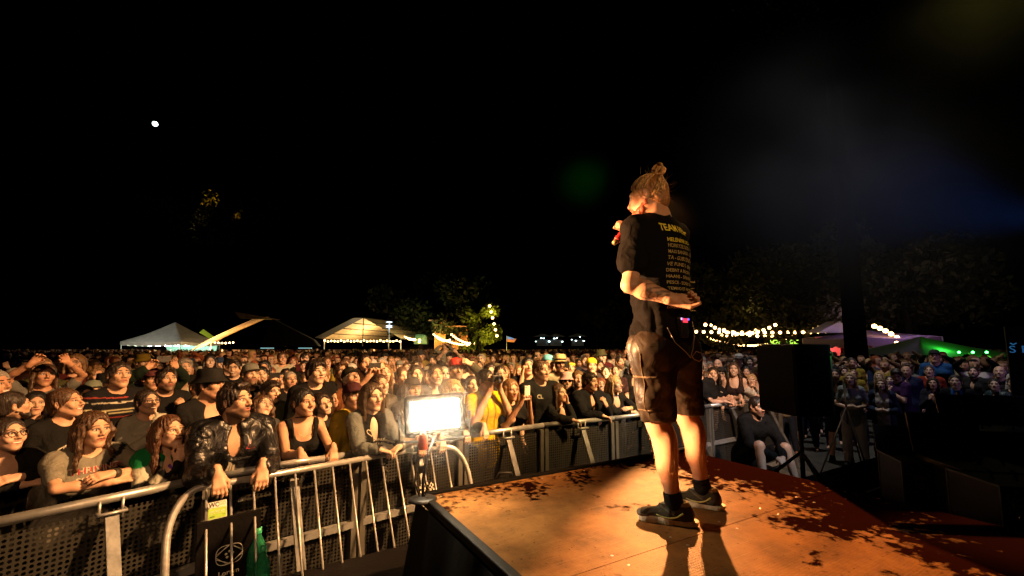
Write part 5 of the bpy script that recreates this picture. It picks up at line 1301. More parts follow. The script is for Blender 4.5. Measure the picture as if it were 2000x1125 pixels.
heart = [[(.03 * (16 * math.sin(t) ** 3) / 16 - .05, .03 * (13 * math.cos(t) - 5 * math.cos(2 * t) - 2 * math.cos(3 * t) - math.cos(4 * t)) / 16) for t in [i * .3 for i in range(22)]]]
skull = [[(.05 * math.cos(a) * (1 + .3 * math.cos(3 * a + i)), .03 * math.sin(a) * (1 + .25 * math.sin(5 * a)) + .012 * i) for a in [j * .5 for j in range(14)]] for i in range(-2, 3)]
H_ = person
# left front row
H_(16, 850, 60, 'smiling woman in glasses and black scoop top at the bottom left edge', 'f', 'bun', 'dark', 'vneck', painter=plaid, arms='cross', smile=1, glasses='thick', yaw=15, Z=2.85, lean=12, wide=1.1, skin=2)
H_(182, 840, 64, 'woman with wavy dark hair in grey tee lettered in red and white', 'f', 'wavy', 'brown', 'tee', (.19, .18, .145), arms='cross', yaw=8, pitch=4, lean=16, wide=1.22, skin=0, Z=2.9, painter=lambda f, V, C, Q: C.__setitem__((np.abs(V[:, 2] - 1.27 - V[:, 0] * 1.1) < .022) & (V[:, 1] < 0), (.01, .01, .01, 1)),
   prints=[('THRIVING', .058, 0.01, 1.345, wp, .27), ('THRIVING', .058, 0.015, 1.342, rp, .27), ('SOUND', .05, .0, 1.285, wp, .18)])
H_(331, 845, 58, 'woman in round wire glasses and green white jacket resting chin on clasped hands', 'f', 'wavy', (.07, .03, .014), 'jacket', painter=greenjacket, arms='chin', yaw=28, pitch=14, lean=22, glasses='wire', Z=3.0, skin=2, wide=.95)
H_(130, 788, 57, 'laughing woman with swept back hair and black tee with pale skull print', 'f', 'bun', 'brown', 'tee', arms='down', smile=1, yaw=28, pitch=12, lean=4, Z=3.45, skin=0, wide=1.1, body='t', prints=[(skull, .003, .0, 1.27, wp, .2)])
H_(26, 793, 52, 'bearded man with shaved sides seen in profile at the left edge', 'm', 'fade', 'dark', 'tee', arms='down', yaw=55, Z=3.55, beard=True, body='t', turn=25)
H_(69, 788, 44, 'serious dark haired woman between the bearded man and the laughing woman', 'f', 'long', 'black', 'tee', (.09, .09, .08), arms='down', body='t', Z=4.3, pitch=3, yaw=-12, skin=2)
H_(165, 775, 42, 'half hidden man with dark moustache behind the laughing woman', 'm', 'fade', 'black', 'tee', arms='down', body='t', Z=4.5, stub=.7, skin=1)
H_(181, 766, 40, 'person in grey green cap and thick glasses behind the laughing woman', 'm', 'short', 'dark', 'hoodie', (.02, .02, .02), arms='down', body='t', Z=4.9, hat='cap', hatc=(.16, .19, .15), glasses='thick', skin=2)
H_(233, 733, 45, 'tall man in dark sweater with thin white and red stripes', 'm', 'short', 'dark', 'tee', (.012, .012, .014), arms='belly', body='t', Z=4.4, painter=stripes, skin=0, smile=.3)
H_(288, 786, 48, 'laughing woman in thick glasses and white hoodie with black bands', 'f', 'bun', 'dark', 'hoodie', (.42, .41, .34), arms='cheek' and 'fist', painter=bands, smile=1, glasses='thick', body='t', Z=3.95, yaw=5, lean=4, skin=2, prints=[('THIS IS', .03, .1, 1.42, mat('black_print', (.01, .01, .01), .8), .1)])
H_(326, 742, 42, 'man in black tee with short beard and hand on chest', 'm', 'quiff', 'dark', 'tee', arms=('down', 'fist'), body='t', Z=4.75, stub=.75, wide=1.08, skin=0, prints=[([[(-.08, -.01), (0, .012), (.09, -.004)], [(-.06, -.02), (.02, -.004), (.08, -.014)]], .006, 0, 1.2, mat('green_print', (.2, .35, .08), .8), .2)])
H_(297, 741, 34, 'person in dark maroon cap holding a phone high overhead', 'm', 'short', 'dark', 'jacket', (.012, .02, .014), arms=('high', 'high'), body='t', Z=5.4, hat='cap', hatc=(.10, .03, .035), pitch=0, hold=('dark phone raised high above the maroon cap',), skin=1)
H_(412, 752, 54, 'young man in black bucket hat and black open neck shirt', 'm', 'short', 'dark', 'vneck', arms='down', body='t', Z=3.75, hat='bucket', hatc=(.008, .008, .008), yaw=20, pitch=6, skin=1)
H_(461, 784, 66, 'moustached man in shiny black leather jacket with both hands over the rail', 'm', 'quiff', 'dark', 'jacket', (.008, .008, .009), arms='hang', yaw=38, pitch=8, lean=14, Z=3.1, leather=True, smile=.3, stub=.75, skin=0, wide=1.12, prints=[([[(-.025, -.02), (.0, .025), (.025, -.02), (-.025, -.02)]], .0018, .09, 1.33, rp, None), ([[(-.02, -.05), (.0, .03)], [(.0, -.06), (.012, .02)], [(.02, -.05), (.02, .01)]], .007, -.02, 1.2, wp, None)], hf=.0035)
H_(512, 796, 42, 'pale woman tilting her head with eyes nearly shut behind the leather jacket', 'f', 'wavy', 'brown', 'tee', (.05, .05, .05), arms='down', body='t', Z=4.0, roll=22, pitch=26, skin=4, yaw=5)
H_(530, 766, 36, 'young boy with dark fringe and olive zip jacket', 'm', 'fringe', 'dark', 'jacket', (.05, .06, .035), arms='down', body='t', Z=4.7, child=True, skin=2, yaw=10, pitch=4)
H_(490, 733, 37, 'man in grey baseball cap filming with a phone, seen in profile', 'm', 'short', 'dark', 'tee', (.012, .012, .014), arms='phone', body='t', Z=5.2, hat='cap', hatc=(.13, .135, .12), stub=.7, turn=28, hold=('black phone held up before the grey baseball cap',), skin=2)
H_(593, 787, 54, 'smiling woman in black camisole and choker with tattooed chest', 'f', 'bun', 'black', 'tank', (.010, .010, .010), arms='hang', yaw=18, pitch=6, smile=1, lean=8, Z=3.65, skin=1, hf=.0035)
H_(630, 790, 38, 'grinning woman in round glasses beside the black camisole', 'f', 'long', 'dark', 'tee', (.02, .02, .02), arms='down', body='t', Z=4.35, smile=1, glasses='wire', roll=-14, skin=4)
H_(650, 779, 37, 'woman with dark parted hair smiling above the round glasses', 'f', 'long', 'dark', 'tee', (.06, .07, .06), arms='down', body='t', Z=4.9, smile=.3, roll=-10, skin=0)
H_(618, 727, 41, 'young man with thick fringe in black hoodie, mouth slightly open', 'm', 'fringe', 'dark', 'hoodie', (.009, .009, .009), arms='down', body='t', Z=4.75, skin=4, yaw=5, pitch=6)
H_(567, 743, 31, 'lean older man with cropped grey hair in black tee with white motif', 'm', 'buzz', 'grey', 'tee', arms='down', body='t', Z=5.8, skin=0, stub=.3, prints=[([[(-.02, 0), (0, .03), (.02, 0)]], .004, .05, 1.3, wp, None)])
H_(667, 727, 31, 'bearded man in thin glasses with white tee under a dark coat', 'm', 'quiff', 'brown', 'vneck', (.015, .015, .015), arms='down', body='t', Z=5.7, glasses='thick', beard=.8, skin=1, painter=lambda f, V, C, Q: C.__setitem__((np.abs(V[:, 0]) < .055) & (V[:, 1] < 0) & (V[:, 2] > 1.1), (.5, .48, .4, 1)))
H_(713, 712, 32, 'tall bearded man photographing with a phone in both hands', 'm', 'buzz', 'dark', 'tee', (.10, .035, .015), arms='phone', body='t', Z=5.6, beard=.9, hold=('black phone in the hands of the tall bearded man',), skin=0)
H_(687, 741, 34, 'older man in black patterned cap looking steeply upward', 'm', 'short', 'grey', 'jacket', (.13, .05, .02), arms='down', body='t', Z=5.0, hat='cap', hatc=(.015, .014, .01), pitch=32, roll=-10, skin=0, stub=.5)
H_(690, 776, 45, 'boy in dark maroon cap with white letters, seen in profile', 'm', 'short', 'brown', 'jacket', (.3, .22, .03), arms='down', body='t', Z=4.1, hat='cap', hatc=(.045, .012, .015), child=True, turn=28, skin=0)
H_(727, 776, 49, 'woman with long straight hair, black heart print tee and grey denim jacket', 'f', 'verylong', (.05, .03, .016), 'jacket', (.13, .145, .14), arms=('rail', 'rail'), body='rail', Z=3.85, yaw=8, pitch=4, lean=6, skin=4, painter=lambda f, V, C, Q: C.__setitem__((np.abs(V[:, 0]) < .105) & (V[:, 1] < -.02) & (V[:, 2] > .9), (.009, .009, .009, 1)),
   prints=[(heart, .0032, 0.0, 1.34, wp, None), ('DOBRE JE', .024, 0.02, 1.265, wp, .1), ('LOVE IS A BEAST', .03, 0.02, 1.225, wp, .16), ([[(-.02, -.02), (-.012, .01), (0, -.02)], [(-.03, .01), (-.01, -.005), (.01, .012)]], .004, -.07, 1.22, wp, None)])
H_(744, 752, 38, 'smiling woman with pinned back hair in brown leather jacket', 'f', 'bun', 'brown', 'jacket', (.05, .045, .035), arms='down', body='t', Z=4.9, smile=1, roll=-8, skin=4, leather=True)
H_(750, 730, 31, 'woman shielding her face with a raised forearm', 'f', 'long', 'light', 'tee', (.02, .02, .02), arms=('cap', 'down'), body='t', Z=5.6, skin=4)
# centre, behind the floodlight
H_(812, 733, 28, 'woman with dark centre parted hair above the floodlight', 'f', 'long', 'dark', 'tee', (.03, .03, .03), arms='down', body='t', skin=4, Z=5.6)
H_(806, 762, 32, 'person in dark peaked cap just over the floodlight', 'f', 'long', 'brown', 'jacket', (.05, .04, .03), arms='down', body='t', hat='cap', hatc=(.03, .03, .028), Z=4.6, skin=0)
H_(851, 733, 32, 'square faced young man with cropped hair above the floodlight', 'm', 'fade', 'dark', 'vneck', (.03, .03, .02), arms='down', body='t', skin=2, Z=5.3, stub=.2)
H_(868, 731, 24, 'bald person in large dark sunglasses behind the floodlight', 'm', 'buzz', 'grey', 'tee', (.04, .04, .03), arms='down', body='t', glasses='sun', skin=2, Z=6.8)
H_(891, 723, 34, 'man in bright red cap and glasses touching its brim', 'm', 'short', 'grey', 'jacket', (.06, .06, .045), arms=('down', 'cap'), body='t', hat='cap', hatc=(.55, .03, .02), glasses='thick', stub=.8, Z=5.4, skin=2)
H_(886, 765, 34, 'blonde person leaning over the rail right of the floodlight', 'f', 'bob', 'blond', 'jacket', (.03, .028, .025), arms='hang', Z=4.55, skin=4, lean=14)
H_(800, 800, 44, 'broad person in dark tee hidden behind the floodlight stand', 'm', 'fade', 'brown', 'tee', (.02, .02, .018), arms='hang', Z=4.1, skin=2, lean=14, wide=1.15)
H_(922, 753, 32, 'woman in profile with dark hair behind the yellow shirt', 'f', 'pony', 'dark', 'tee', (.02, .02, .02), arms='down', body='t', Z=5.3, turn=20, skin=4)
H_(950, 744, 46, 'man in bright yellow tee looking through a black camera', 'm', 'fade', 'black', 'tee', (.62, .42, .0), arms='camera', yaw=10, pitch=0, lean=4, Z=4.75, hold=('black compact camera at the eye of the yellow shirt', dict(cam_=True)), skin=0, painter=lambda f, V, C, Q: C.__setitem__((np.abs(np.abs(V[:, 0]) - .045) < .0065) & (V[:, 1] < 0), (.06, .03, .01, 1)))
H_(998, 762, 40, 'woman with long light brown hair filming on a white phone', 'f', 'verylong', 'light', 'tee', (.012, .012, .012), arms='phone', yaw=-5, pitch=0, lean=6, Z=4.95, hold=('white phone in the hands of the long haired woman', dict(white=True)), skin=1)
H_(977, 732, 30, 'woman in thin glasses behind the yellow shirt and white phone', 'f', 'pony', 'dark', 'tee', (.03, .03, .03), arms='down', body='t', glasses='wire', Z=6.0, skin=0)
H_(1057, 724, 37, 'burly man with shaved head in black tee with white chest logo', 'm', 'buzz', 'brown', 'tee', arms=('down', 'hang'), yaw=10, pitch=2, lean=6, Z=5.35, wide=1.25, skin=2, prints=[('CL', .06, -.09, 1.33, wp, .07)])
H_(1031, 716, 30, 'dark haired man pressing a hand to his mouth', 'm', 'short', 'black', 'tee', arms=('cheek', 'down'), body='t', Z=6.4, skin=1)
H_(1015, 727, 23, 'round faced woman behind the dark haired man', 'f', 'bob', 'light', 'tee', (.04, .04, .04), arms='down', body='t', Z=7.4, smile=.3, skin=0)
H_(1092, 768, 33, 'girl in black hoodie resting a cheek on her hand, eyes shut', 'f', 'long', 'brown', 'hoodie', (.012, .012, .012), arms=('rail', 'cheek'), yaw=12, pitch=6, lean=16, Z=5.35, skin=0)
H_(1106, 746, 31, 'smiling woman in pale pink bucket hat', 'f', 'long', 'dark', 'tee', (.02, .02, .02), arms='down', body='t', Z=5.9, hat='bucket', hatc=(.62, .38, .40), smile=1, glasses='sun', skin=0)
H_(1129, 741, 29, 'laughing woman with light hair beside the pink bucket hat', 'f', 'long', 'light', 'vneck', (.015, .015, .015), arms='down', body='t', Z=6.2, smile=1, skin=2)
H_(1153, 746, 36, 'young man in black zip jacket leaning on the rail with raised fist', 'm', 'fringe', 'dark', 'jacket', (.009, .009, .01), arms=('rail', 'fist'), yaw=14, pitch=4, lean=14, Z=5.65, wide=1.1, skin=1)
H_(1201, 751, 34, 'woman with long thin blonde braids beside the singer', 'f', 'braids', 'blond', 'vneck', (.012, .012, .012), arms='cross', yaw=18, lean=10, Z=5.95, skin=2)
H_(1174, 752, 24, 'smiling woman between the black zip jacket and the blonde braids', 'f', 'long', 'red', 'tee', (.03, .02, .02), arms='down', body='t', Z=6.9, smile=1, skin=0)
H_(1095, 713, 28, 'man in straw hat with dark band taking a picture', 'm', 'short', 'brown', 'tee', (.42, .38, .26), arms=('down', 'phone'), body='t', Z=6.9, hat='straw', hatc=(.62, .48, .22), glasses='thick', hold=('dark phone held up by the straw hatted man', dict(one=1)), skin=1)
H_(1071, 712, 27, 'moustached man in blue and yellow beanie', 'm', 'short', 'brown', 'tee', (.03, .03, .03), arms='down', body='t', Z=7.0, hat='beanie', hatc=(.12, .42, .55), stub=.5, skin=1)
H_(1156, 716, 25, 'person in bright yellow beanie behind the black zip jacket', 'm', 'short', 'brown', 'tee', (.04, .03, .03), arms='down', body='t', Z=7.7, hat='beanie', hatc=(.65, .48, .02), skin=0)
H_(1114, 719, 23, 'person in yellow headband behind the straw hat', 'f', 'bun', 'brown', 'tee', (.04, .03, .03), arms='down', body='t', Z=8.1, hat='headband', hatc=(.65, .48, .04), skin=1)
H_(1183, 728, 25, 'pale woman in black high collar behind the blonde braids', 'f', 'pony', 'dark', 'tee', (.012, .012, .012), arms='down', body='t', Z=7.7, smile=.5, skin=4)
H_(1202, 725, 22, 'shaven man directly left of the singer\'s shorts', 'm', 'buzz', 'brown', 'tee', (.04, .02, .02), arms='down', body='t', Z=8.6, skin=2)
H_(1143, 706, 19, 'smiling man with neat hair above the yellow beanie', 'm', 'quiff', 'brown', 'tee', (.03, .03, .04), arms='down', body='t', Z=10.0, smile=1, skin=2)
# between singer and loudspeaker
H_(1363, 722, 31, 'short haired man half hidden behind the singer\'s right leg', 'm', 'short', 'dark', 'tee', (.015, .015, .015), arms='down', body='t', Z=6.9, skin=0)
H_(1381, 740, 26, 'woman with long brown hair leaning on the rail beside the singer', 'f', 'long', 'brown', 'tee', (.012, .012, .012), arms='rail', Z=7.0, lean=10, smile=.4, skin=2, yaw=-5)
H_(1393, 732, 24, 'grinning person in black logo tee with arms over the rail', 'f', 'bob', 'dark', 'tee', (.010, .010, .010), arms='hang', Z=7.2, lean=8, smile=1, skin=2, prints=[('WB', .035, .07, 1.33, wp, .05)])
H_(1408, 731, 22, 'man in black cap and dark glasses right of the grinning person', 'm', 'short', 'dark', 'tee', (.02, .02, .02), arms='down', body='t', Z=7.9, hat='cap', glasses='sun', skin=4)
H_(1433, 722, 25, 'smiling woman in thin strapped top among the people by the loudspeaker', 'f', 'long', 'brown', 'tank', (.03, .02, .02), arms='down', body='t', Z=7.7, smile=1, skin=4)
H_(1468, 743, 24, 'fair short haired person in white tee at the loudspeaker', 'f', 'short', 'blond', 'tee', (.5, .46, .4), arms=('rail', 'cheek'), Z=7.7, lean=8, skin=4)
H_(1437, 766, 22, 'small fair child peeping over the barrier', 'f', 'long', 'light', 'tee', (.05, .05, .05), arms='rail', Z=7.75, child=True, smile=.5, skin=4)
H_(1443, 704, 17, 'person in white brimmed hat behind the smiling strapped woman', 'm', 'short', 'dark', 'tee', (.03, .03, .03), arms='down', body='t', Z=11.0, hat='straw', hatc=(.6, .56, .5), skin=2)
H_(1458, 727, 20, 'dark haired woman between the white hat and the white tee', 'f', 'long', 'dark', 'tee', (.03, .02, .02), arms='down', body='t', Z=9.2, skin=2)
# right of the loudspeaker, standing on the open ground
G2 = 'people on the open ground by the stage wing'
H_(1631, 733, 25, 'man in black coat with gold lettering and bare knee', 'm', 'fade', 'dark', 'jacket', (.012, .012, .012), arms='belly', body='t', Z=7.9, stub=.8, shorts=True, legs=(.012, .012, .012), skin=0, prints=[('HK', .1, .0, 1.28, gp, .12), ('NDR', .06, .02, 1.2, gp, .12)], grp=G2, wide=1.1)
H_(1660, 741, 26, 'woman with long pale blonde hair, grey top and white trousers', 'f', 'verylong', 'blond', 'tee', (.22, .25, .24), arms='belly', body='t', Z=7.6, legs=(.55, .5, .46), skin=4, grp=G2)
H_(1721, 758, 25, 'woman in open denim jacket over a beige hoodie', 'f', 'long', 'light', 'hoodie', (.33, .29, .24), arms='belly', body='t', Z=7.6, skin=4, grp=G2, smile=.4, painter=lambda f, V, C, Q: C.__setitem__((np.abs(V[:, 0]) > .1), (.02, .03, .06, 1)))
H_(1739, 755, 23, 'woman looking up beside the denim jacket', 'f', 'pony', 'dark', 'jacket', (.02, .05, .10), arms='down', body='t', Z=8.4, skin=4, grp=G2, pitch=18)
H_(1751, 733, 25, 'man in purple sweater looking down at his phone', 'm', 'quiff', 'dark', 'tee', (.05, .02, .08), arms=('down', 'fist'), body='t', Z=8.0, pitch=-25, turn=-50, grp=G2, hold=('phone lighting the hand of the man in purple', dict(one=1)), skin=2)
H_(1717, 736, 20, 'blonde woman smiling behind the denim jacket', 'f', 'long', 'blond', 'tee', (.02, .02, .02), arms='down', body='t', Z=9.6, grp=G2, smile=.5, skin=4)
H_(1815, 725, 22, 'man in red shirt among the dim side crowd', 'm', 'fade', 'brown', 'tee', (.2, .03, .015), arms='down', body='t', Z=9.0, grp=G2, skin=2)
H_(1825, 691, 21, 'very tall man in dark cap and blue shirt before the green tent', 'm', 'short', 'dark', 'tee', (.02, .08, .2), arms='down', body='t', Z=9.6, hat='cap', grp=G2, skin=1)
H_(1866, 746, 29, 'pale woman with dark hair and a blue scarf in black coat', 'f', 'bun', 'black', 'jacket', (.010, .010, .012), arms='belly', body='t', Z=7.0, grp=G2, skin=4, painter=lambda f, V, C, Q: C.__setitem__((np.abs(V[:, 0]) < .07) & (V[:, 1] < 0) & (V[:, 2] > 1.2), (.02, .1, .25, 1)))
H_(1823, 755, 26, 'dark haired person raising two fingers before the red shirt', 'f', 'long', 'dark', 'jacket', (.02, .02, .03), arms=('fist', 'down'), body='t', Z=7.8, grp=G2, skin=0)
H_(1901, 727, 23, 'bearded man with short hair left of the bald man', 'm', 'fade', 'dark', 'jacket', (.02, .02, .02), arms='down', body='t', Z=8.8, beard=1.2, turn=-30, grp=G2, skin=2)
H_(1952, 727, 25, 'smiling bald man with grey stubble at the right edge', 'm', 'none', 'grey', 'tee', (.02, .02, .02), arms='down', body='t', Z=8.2, stub=.3, smile=.5, grp=G2, skin=2, hf=.005)
H_(1943, 752, 28, 'woman in profile with dark leather jacket at the right edge', 'f', 'pony', 'dark', 'jacket', (.02, .04, .05), arms='down', body='t', Z=7.2, turn=-40, leather=True, grp=G2, skin=4)
H_(1979, 749, 28, 'smiling woman with swept hair at the right picture edge', 'f', 'bun', 'dark', 'tee', (.015, .015, .015), arms='down', body='t', Z=7.3, smile=1, grp=G2, skin=2)
H_(868, 680, 12, 'child in grey hood riding on shoulders with hands on its head', 'f', 'long', 'brown', 'hoodie', (.2, .2, .17), arms=('cap', 'cap'), body='t', Z=12.0, child=True, skin=2, grp='people in the middle of the crowd')
# raised, from the man who carries it
b_, f_ = PEOPLE['child in grey hood riding on shoulders with hands on its head'][:2]; b_.scale = (.78,) * 3; b_.location.z = at(878, 678, 12.0).z - f_.head.c.z * .78
H_(877, 699, 15, 'man with dark cap carrying the hooded child', 'm', 'short', 'dark', 'tee', (.02, .02, .02), arms='high', body='t', Z=12.0, hat='cap', skin=2, grp='people in the middle of the crowd')
# seated man in black below the loudspeaker
def seated():
    p = at(1479, 794, 5.6); f = Fig(lean=22, arms=('belly', 'belly'), head=(0, -4, 0), face=4)
    for q in (-1, 1): f.arm[q] = (f.sh[q] + Vector((q * .05, -.16, -.24)), f.sh[q] + Vector((-q * .12 + .0, -.36, -.36)), Vector((-q * .4, -.4, -.5)), Vector((0, .5, -.8)), .6)
    rz = R(-8) + 0.35; hw = Matrix.Rotation(rz, 3, 'Z') @ f.head.c
    kn = {-1: Vector((-.17, -.42, 1.15)), 1: Vector((.16, -.46, 1.12))}; ft = {-1: Vector((-.2, -.5, .66)), 1: Vector((.2, -.56, .66))}
    def lg(F, g, low):
        for q in (-1, 1):
            h = Vector((q * .09, -.02, .9)); F.cap(h, kn[q], .085 + g, .06 + g, .03)
            if low: F.cap(kn[q], ft[q] + Vector((0, 0, .05)), .058 + g, .038 + g, .02); F.cap(ft[q] + Vector((0, 0, .03)), ft[q] + Vector((0, -.14, .01)), .035, .03, .02)
    old = Fig.legs
    b = link('person', f.body(hf=.005, bf=.007, coarse=.024, legs=False, stub=.75, hairc=HAIRC['dark'], bottom=.6, extra=lambda F: lg(F, 0, True)) if False else None or f_body_seated(f, lg), MATS['skin'], None, SKIN[0])
    b.location = (p.x - hw.x, p.y - hw.y, p.z - f.head.c.z); b.rotation_euler = (0, 0, rz)
    tag(b, 'man in black sitting with folded knees below the loudspeaker', 'person')
    link('shirt', f.shirt('hoodie', seed=3), MATS['cloth'], b, (.008, .008, .008)); link('hair', f.hair('fade'), MATS['hair'], b, HAIRC['dark'])
    F = Field(axis(-.4, .4, .02, []), axis(-.6, .25, .02, []), axis(.75, 1.3, .02, []))
    for q in (-1, 1): F.cap(Vector((q * .09, -.02, .9)), Vector((q * .09, -.02, .9)).lerp(kn[q], .72), .105, .085, .03)
    F.ell((0, 0, .93), (.18, .14, .13), None, .05); V, Q = F.mesh(); me = mesh_np('shorts', V, Q); paint(me, np.zeros((len(V), 4))); link('shorts', me, MATS['cloth'], b, (.012, .012, .012))
    m = MB()
    for q in (-1, 1): m.tube([ft[q] + Vector((0, .04, .04)), ft[q] + Vector((0, -.05, .04)), ft[q] + Vector((0, -.17, .02))], [.045, .046, .036], 10)
    s_ = m.build('shoes', plastic, b)
    c = Vector(b.location); t = empty('equipment_case', (c.x, c.y, 0), rz, 'low black case the man in black sits on', 'case')
    m = MB(); zt = c.z + .8; m.box((0, .0, zt / 2), (.6, .4, zt)); bevel(m.build('case_body', blackpaint, t), .01)
    m = MB(); m.box((-.1, -.204, zt * .6), (.12, .008, .04)); m.build('latch', brass, t)
    taken.append((p.x, p.y))
def f_body_seated(f, lg):
    F = f.grid(.005, .007, .024, bottom=.6); F.ax = F.ax
    y0 = -.75; F = Field(F.ax[0], axis(y0, float(F.ax[1][-1]), .018, [(f.head.c.y - .1, f.head.c.y + .1, .005)]), axis(.6, float(F.ax[2][-1]), .018, [(f.head.c.z - .12, f.head.c.z + .13, .005)]))
    f.torso(F, -.004); f.limbs(F); lg(F, 0, True); h = f.head; F.cap(f.neck - Vector((0, 0, .03)), h.P(0, .028, -.05), .06, .058, .03); h.skin(F)
    for q in (-1, 1): e, w, d, n, c = f.arm[q]; hand(F, w, d, n, -q, c)
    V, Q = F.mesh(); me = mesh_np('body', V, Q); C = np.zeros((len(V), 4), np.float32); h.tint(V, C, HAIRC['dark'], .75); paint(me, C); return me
seated()
# white letters on the boy's cap
def cap_letters(lab, s_):
    b, f, s = PEOPLE[lab]; h = f.head
    M = Matrix.LocRotScale(h.c, h.M.to_quaternion(), (1,) * 3) @ Matrix.Translation((0, -.079, .088)) @ Matrix.Rotation(R(62), 4, 'X')
    text(s_, .05, 'cap_letters', wp, b, M, ext=.002, sx=.85, bold=.001)
cap_letters('boy in dark maroon cap with white letters, seen in profile', 'NY')
# wristbands, watches, necklaces
def band(lab, q, r, c, name, w=.03, off=.0):
    b, f, s = PEOPLE[lab]; e, wr = f.arm[q][0], f.arm[q][1]; d = (wr - e).normalized(); a = wr - d * (.015 + off)
    m = MB(); m.tube([a - d * w / 2, a - d * w * .3, a + d * w * .3, a + d * w / 2], [r, r + .003, r + .003, r], 16); m.build(name, mat(name + '_%02d' % int(c[0] * 90 + c[1] * 9), c, .5), b)
band('woman with wavy dark hair in grey tee lettered in red and white', 1, .031, (.03, .025, .015), 'wristwatch', .04)
band('woman in round wire glasses and green white jacket resting chin on clasped hands', -1, .032, (.12, .03, .35), 'wristband', .018, .03)
band('moustached man in shiny black leather jacket with both hands over the rail', 1, .032, (.75, .6, .05), 'wristband', .02)
band('burly man with shaved head in black tee with white chest logo', 1, .034, (.02, .02, .02), 'wristwatch', .035)
band('girl in black hoodie resting a cheek on her hand, eyes shut', 1, .03, (.6, .5, .4), 'wristband', .02)
band('man in bright red cap and glasses touching its brim', 1, .033, (.02, .02, .02), 'wristband', .03)
band('woman with long thin blonde braids beside the singer', 1, .03, (.5, .4, .1), 'wristband', .03)
def choker():
    b, f, s = PEOPLE['smiling woman in black camisole and choker with tattooed chest']
    n = f.neck + Vector((0, -.012, .03)); m = MB(); m.tube([n + Vector((.0555 * math.cos(a), .0555 * math.sin(a), -.006 * math.sin(a))) for a in [i * .35 for i in range(18)]], .006, 6, closed=True); m.build('choker', plastic, b)
    m = MB(); m.tube([f.B(.07 * math.cos(t), -.085 - .04 * math.sin(t), 1.46 - .085 * math.sin(t)) for t in [i * math.pi / 12 for i in range(13)]], .0014, 4); m.build('necklace', wire_m, b)
wire_m = mat('gold_chain', (.6, .4, .15), .3, 1.0)
choker()

# ---------------------------------------------------------------- more of the crowd: every person visible, copied from a set of differently dressed figures
BND = [(math.atan2(p.y, p.x), p.length) for p in KP] + [(math.atan2(y, x), math.hypot(x, y)) for x, y in ((5.6, 8.4), (6.9, 8.0), (7.3, 7.2), (8.3, 7.0), (14, 9))]
BND.sort()
def beyond(x, y, m=.45):
    a = math.atan2(y, x)
    if a < BND[0][0]: return math.hypot(x, y) > BND[0][1] + m
    for (a0, r0_), (a1, r1_) in zip(BND, BND[1:]):
        if a0 <= a <= a1: return math.hypot(x, y) > r0_ + (r1_ - r0_) * (a - a0) / (a1 - a0) + m
    return math.hypot(x, y) > BND[-1][1] + m
protos = []
PS = [('m', 'short', 'down', 'tee', None, 0, 1), ('f', 'long', 'down', 'tee', None, 0, 1), ('m', 'fade', 'down', 'hoodie', None, .7, 0), ('f', 'wavy', 'down', 'jacket', None, 0, 0), ('m', 'quiff', 'belly', 'tee', None, .5, 1), ('f', 'bun', 'down', 'tee', None, 0, 0),
      ('m', 'short', 'down', 'tee', 'cap', 0, 0), ('f', 'bob', 'down', 'hoodie', None, 0, 1), ('m', 'buzz', 'down', 'tee', None, .8, 0), ('f', 'pony', 'belly', 'jacket', None, 0, .3), ('m', 'fringe', 'down', 'jacket', None, 0, 0), ('f', 'long', 'down', 'vneck', None, 0, 1),
      ('m', 'short', 'phone', 'tee', None, .4, 0), ('f', 'long', 'high', 'tee', None, 0, 0), ('m', 'short', 'down', 'hoodie', 'beanie', .8, 0), ('f', 'verylong', 'down', 'tee', None, 0, .4), ('m', 'none', 'down', 'jacket', None, .5, 0), ('m', 'quiff', 'down', 'tee', None, 1, 1),
      ('m', 'short', 'down', 'jacket', 'bucket', 0, 1), ('f', 'curly', 'down', 'tee', None, 0, 1)]
KIND = {'short': 'short haired', 'long': 'long haired', 'fade': 'crop haired', 'wavy': 'wavy haired', 'quiff': 'quiffed', 'bun': 'bun wearing', 'bob': 'bob haired', 'buzz': 'close shaven', 'pony': 'ponytailed', 'fringe': 'fringed', 'verylong': 'very long haired', 'none': 'bald', 'curly': 'curly haired'}
for i, (sx, hr_, ar, sh_, ht, stb, sm) in enumerate(PS):
    r_ = random.Random(i); f = Fig(female=sx == 'f', arms=ar, smile=sm, face=i * 3 + 1, wide=r_.uniform(.95, 1.15), head=(r_.uniform(-22, 22), r_.uniform(-2, 14), r_.uniform(-8, 8)), lean=r_.uniform(-2, 4))
    b = link('person', f.body(hf=.0055, bf=.008, coarse=.034, stub=stb, hairc=(.03, .02, .012)), MATS['skin'], None, (1, 1, 1))
    link('shirt', f.shirt(sh_, coarse=.022, seed=i), MATS['cloth'], b); link('trousers', f.trousers(coarse=.045), MATS['cloth'], b)
    hm = f.hair('hatted' if ht and hr_ in ('short',) else hr_, cell=.008, seed=i)
    if hm: link('hair', hm, MATS['hair'], b)
    if ht: link({'cap': 'cap', 'beanie': 'beanie', 'bucket': 'bucket_hat'}[ht], f.hat(ht), MATS['hat'], b)
    if i in (4, 7, 15): link('glasses', f.glasses(.002), MATS['glasses_rim'], b)
    protos.append((b, (sx, hr_, ar, sh_, ht), f.head.c.copy(), i in (4, 7, 15)))
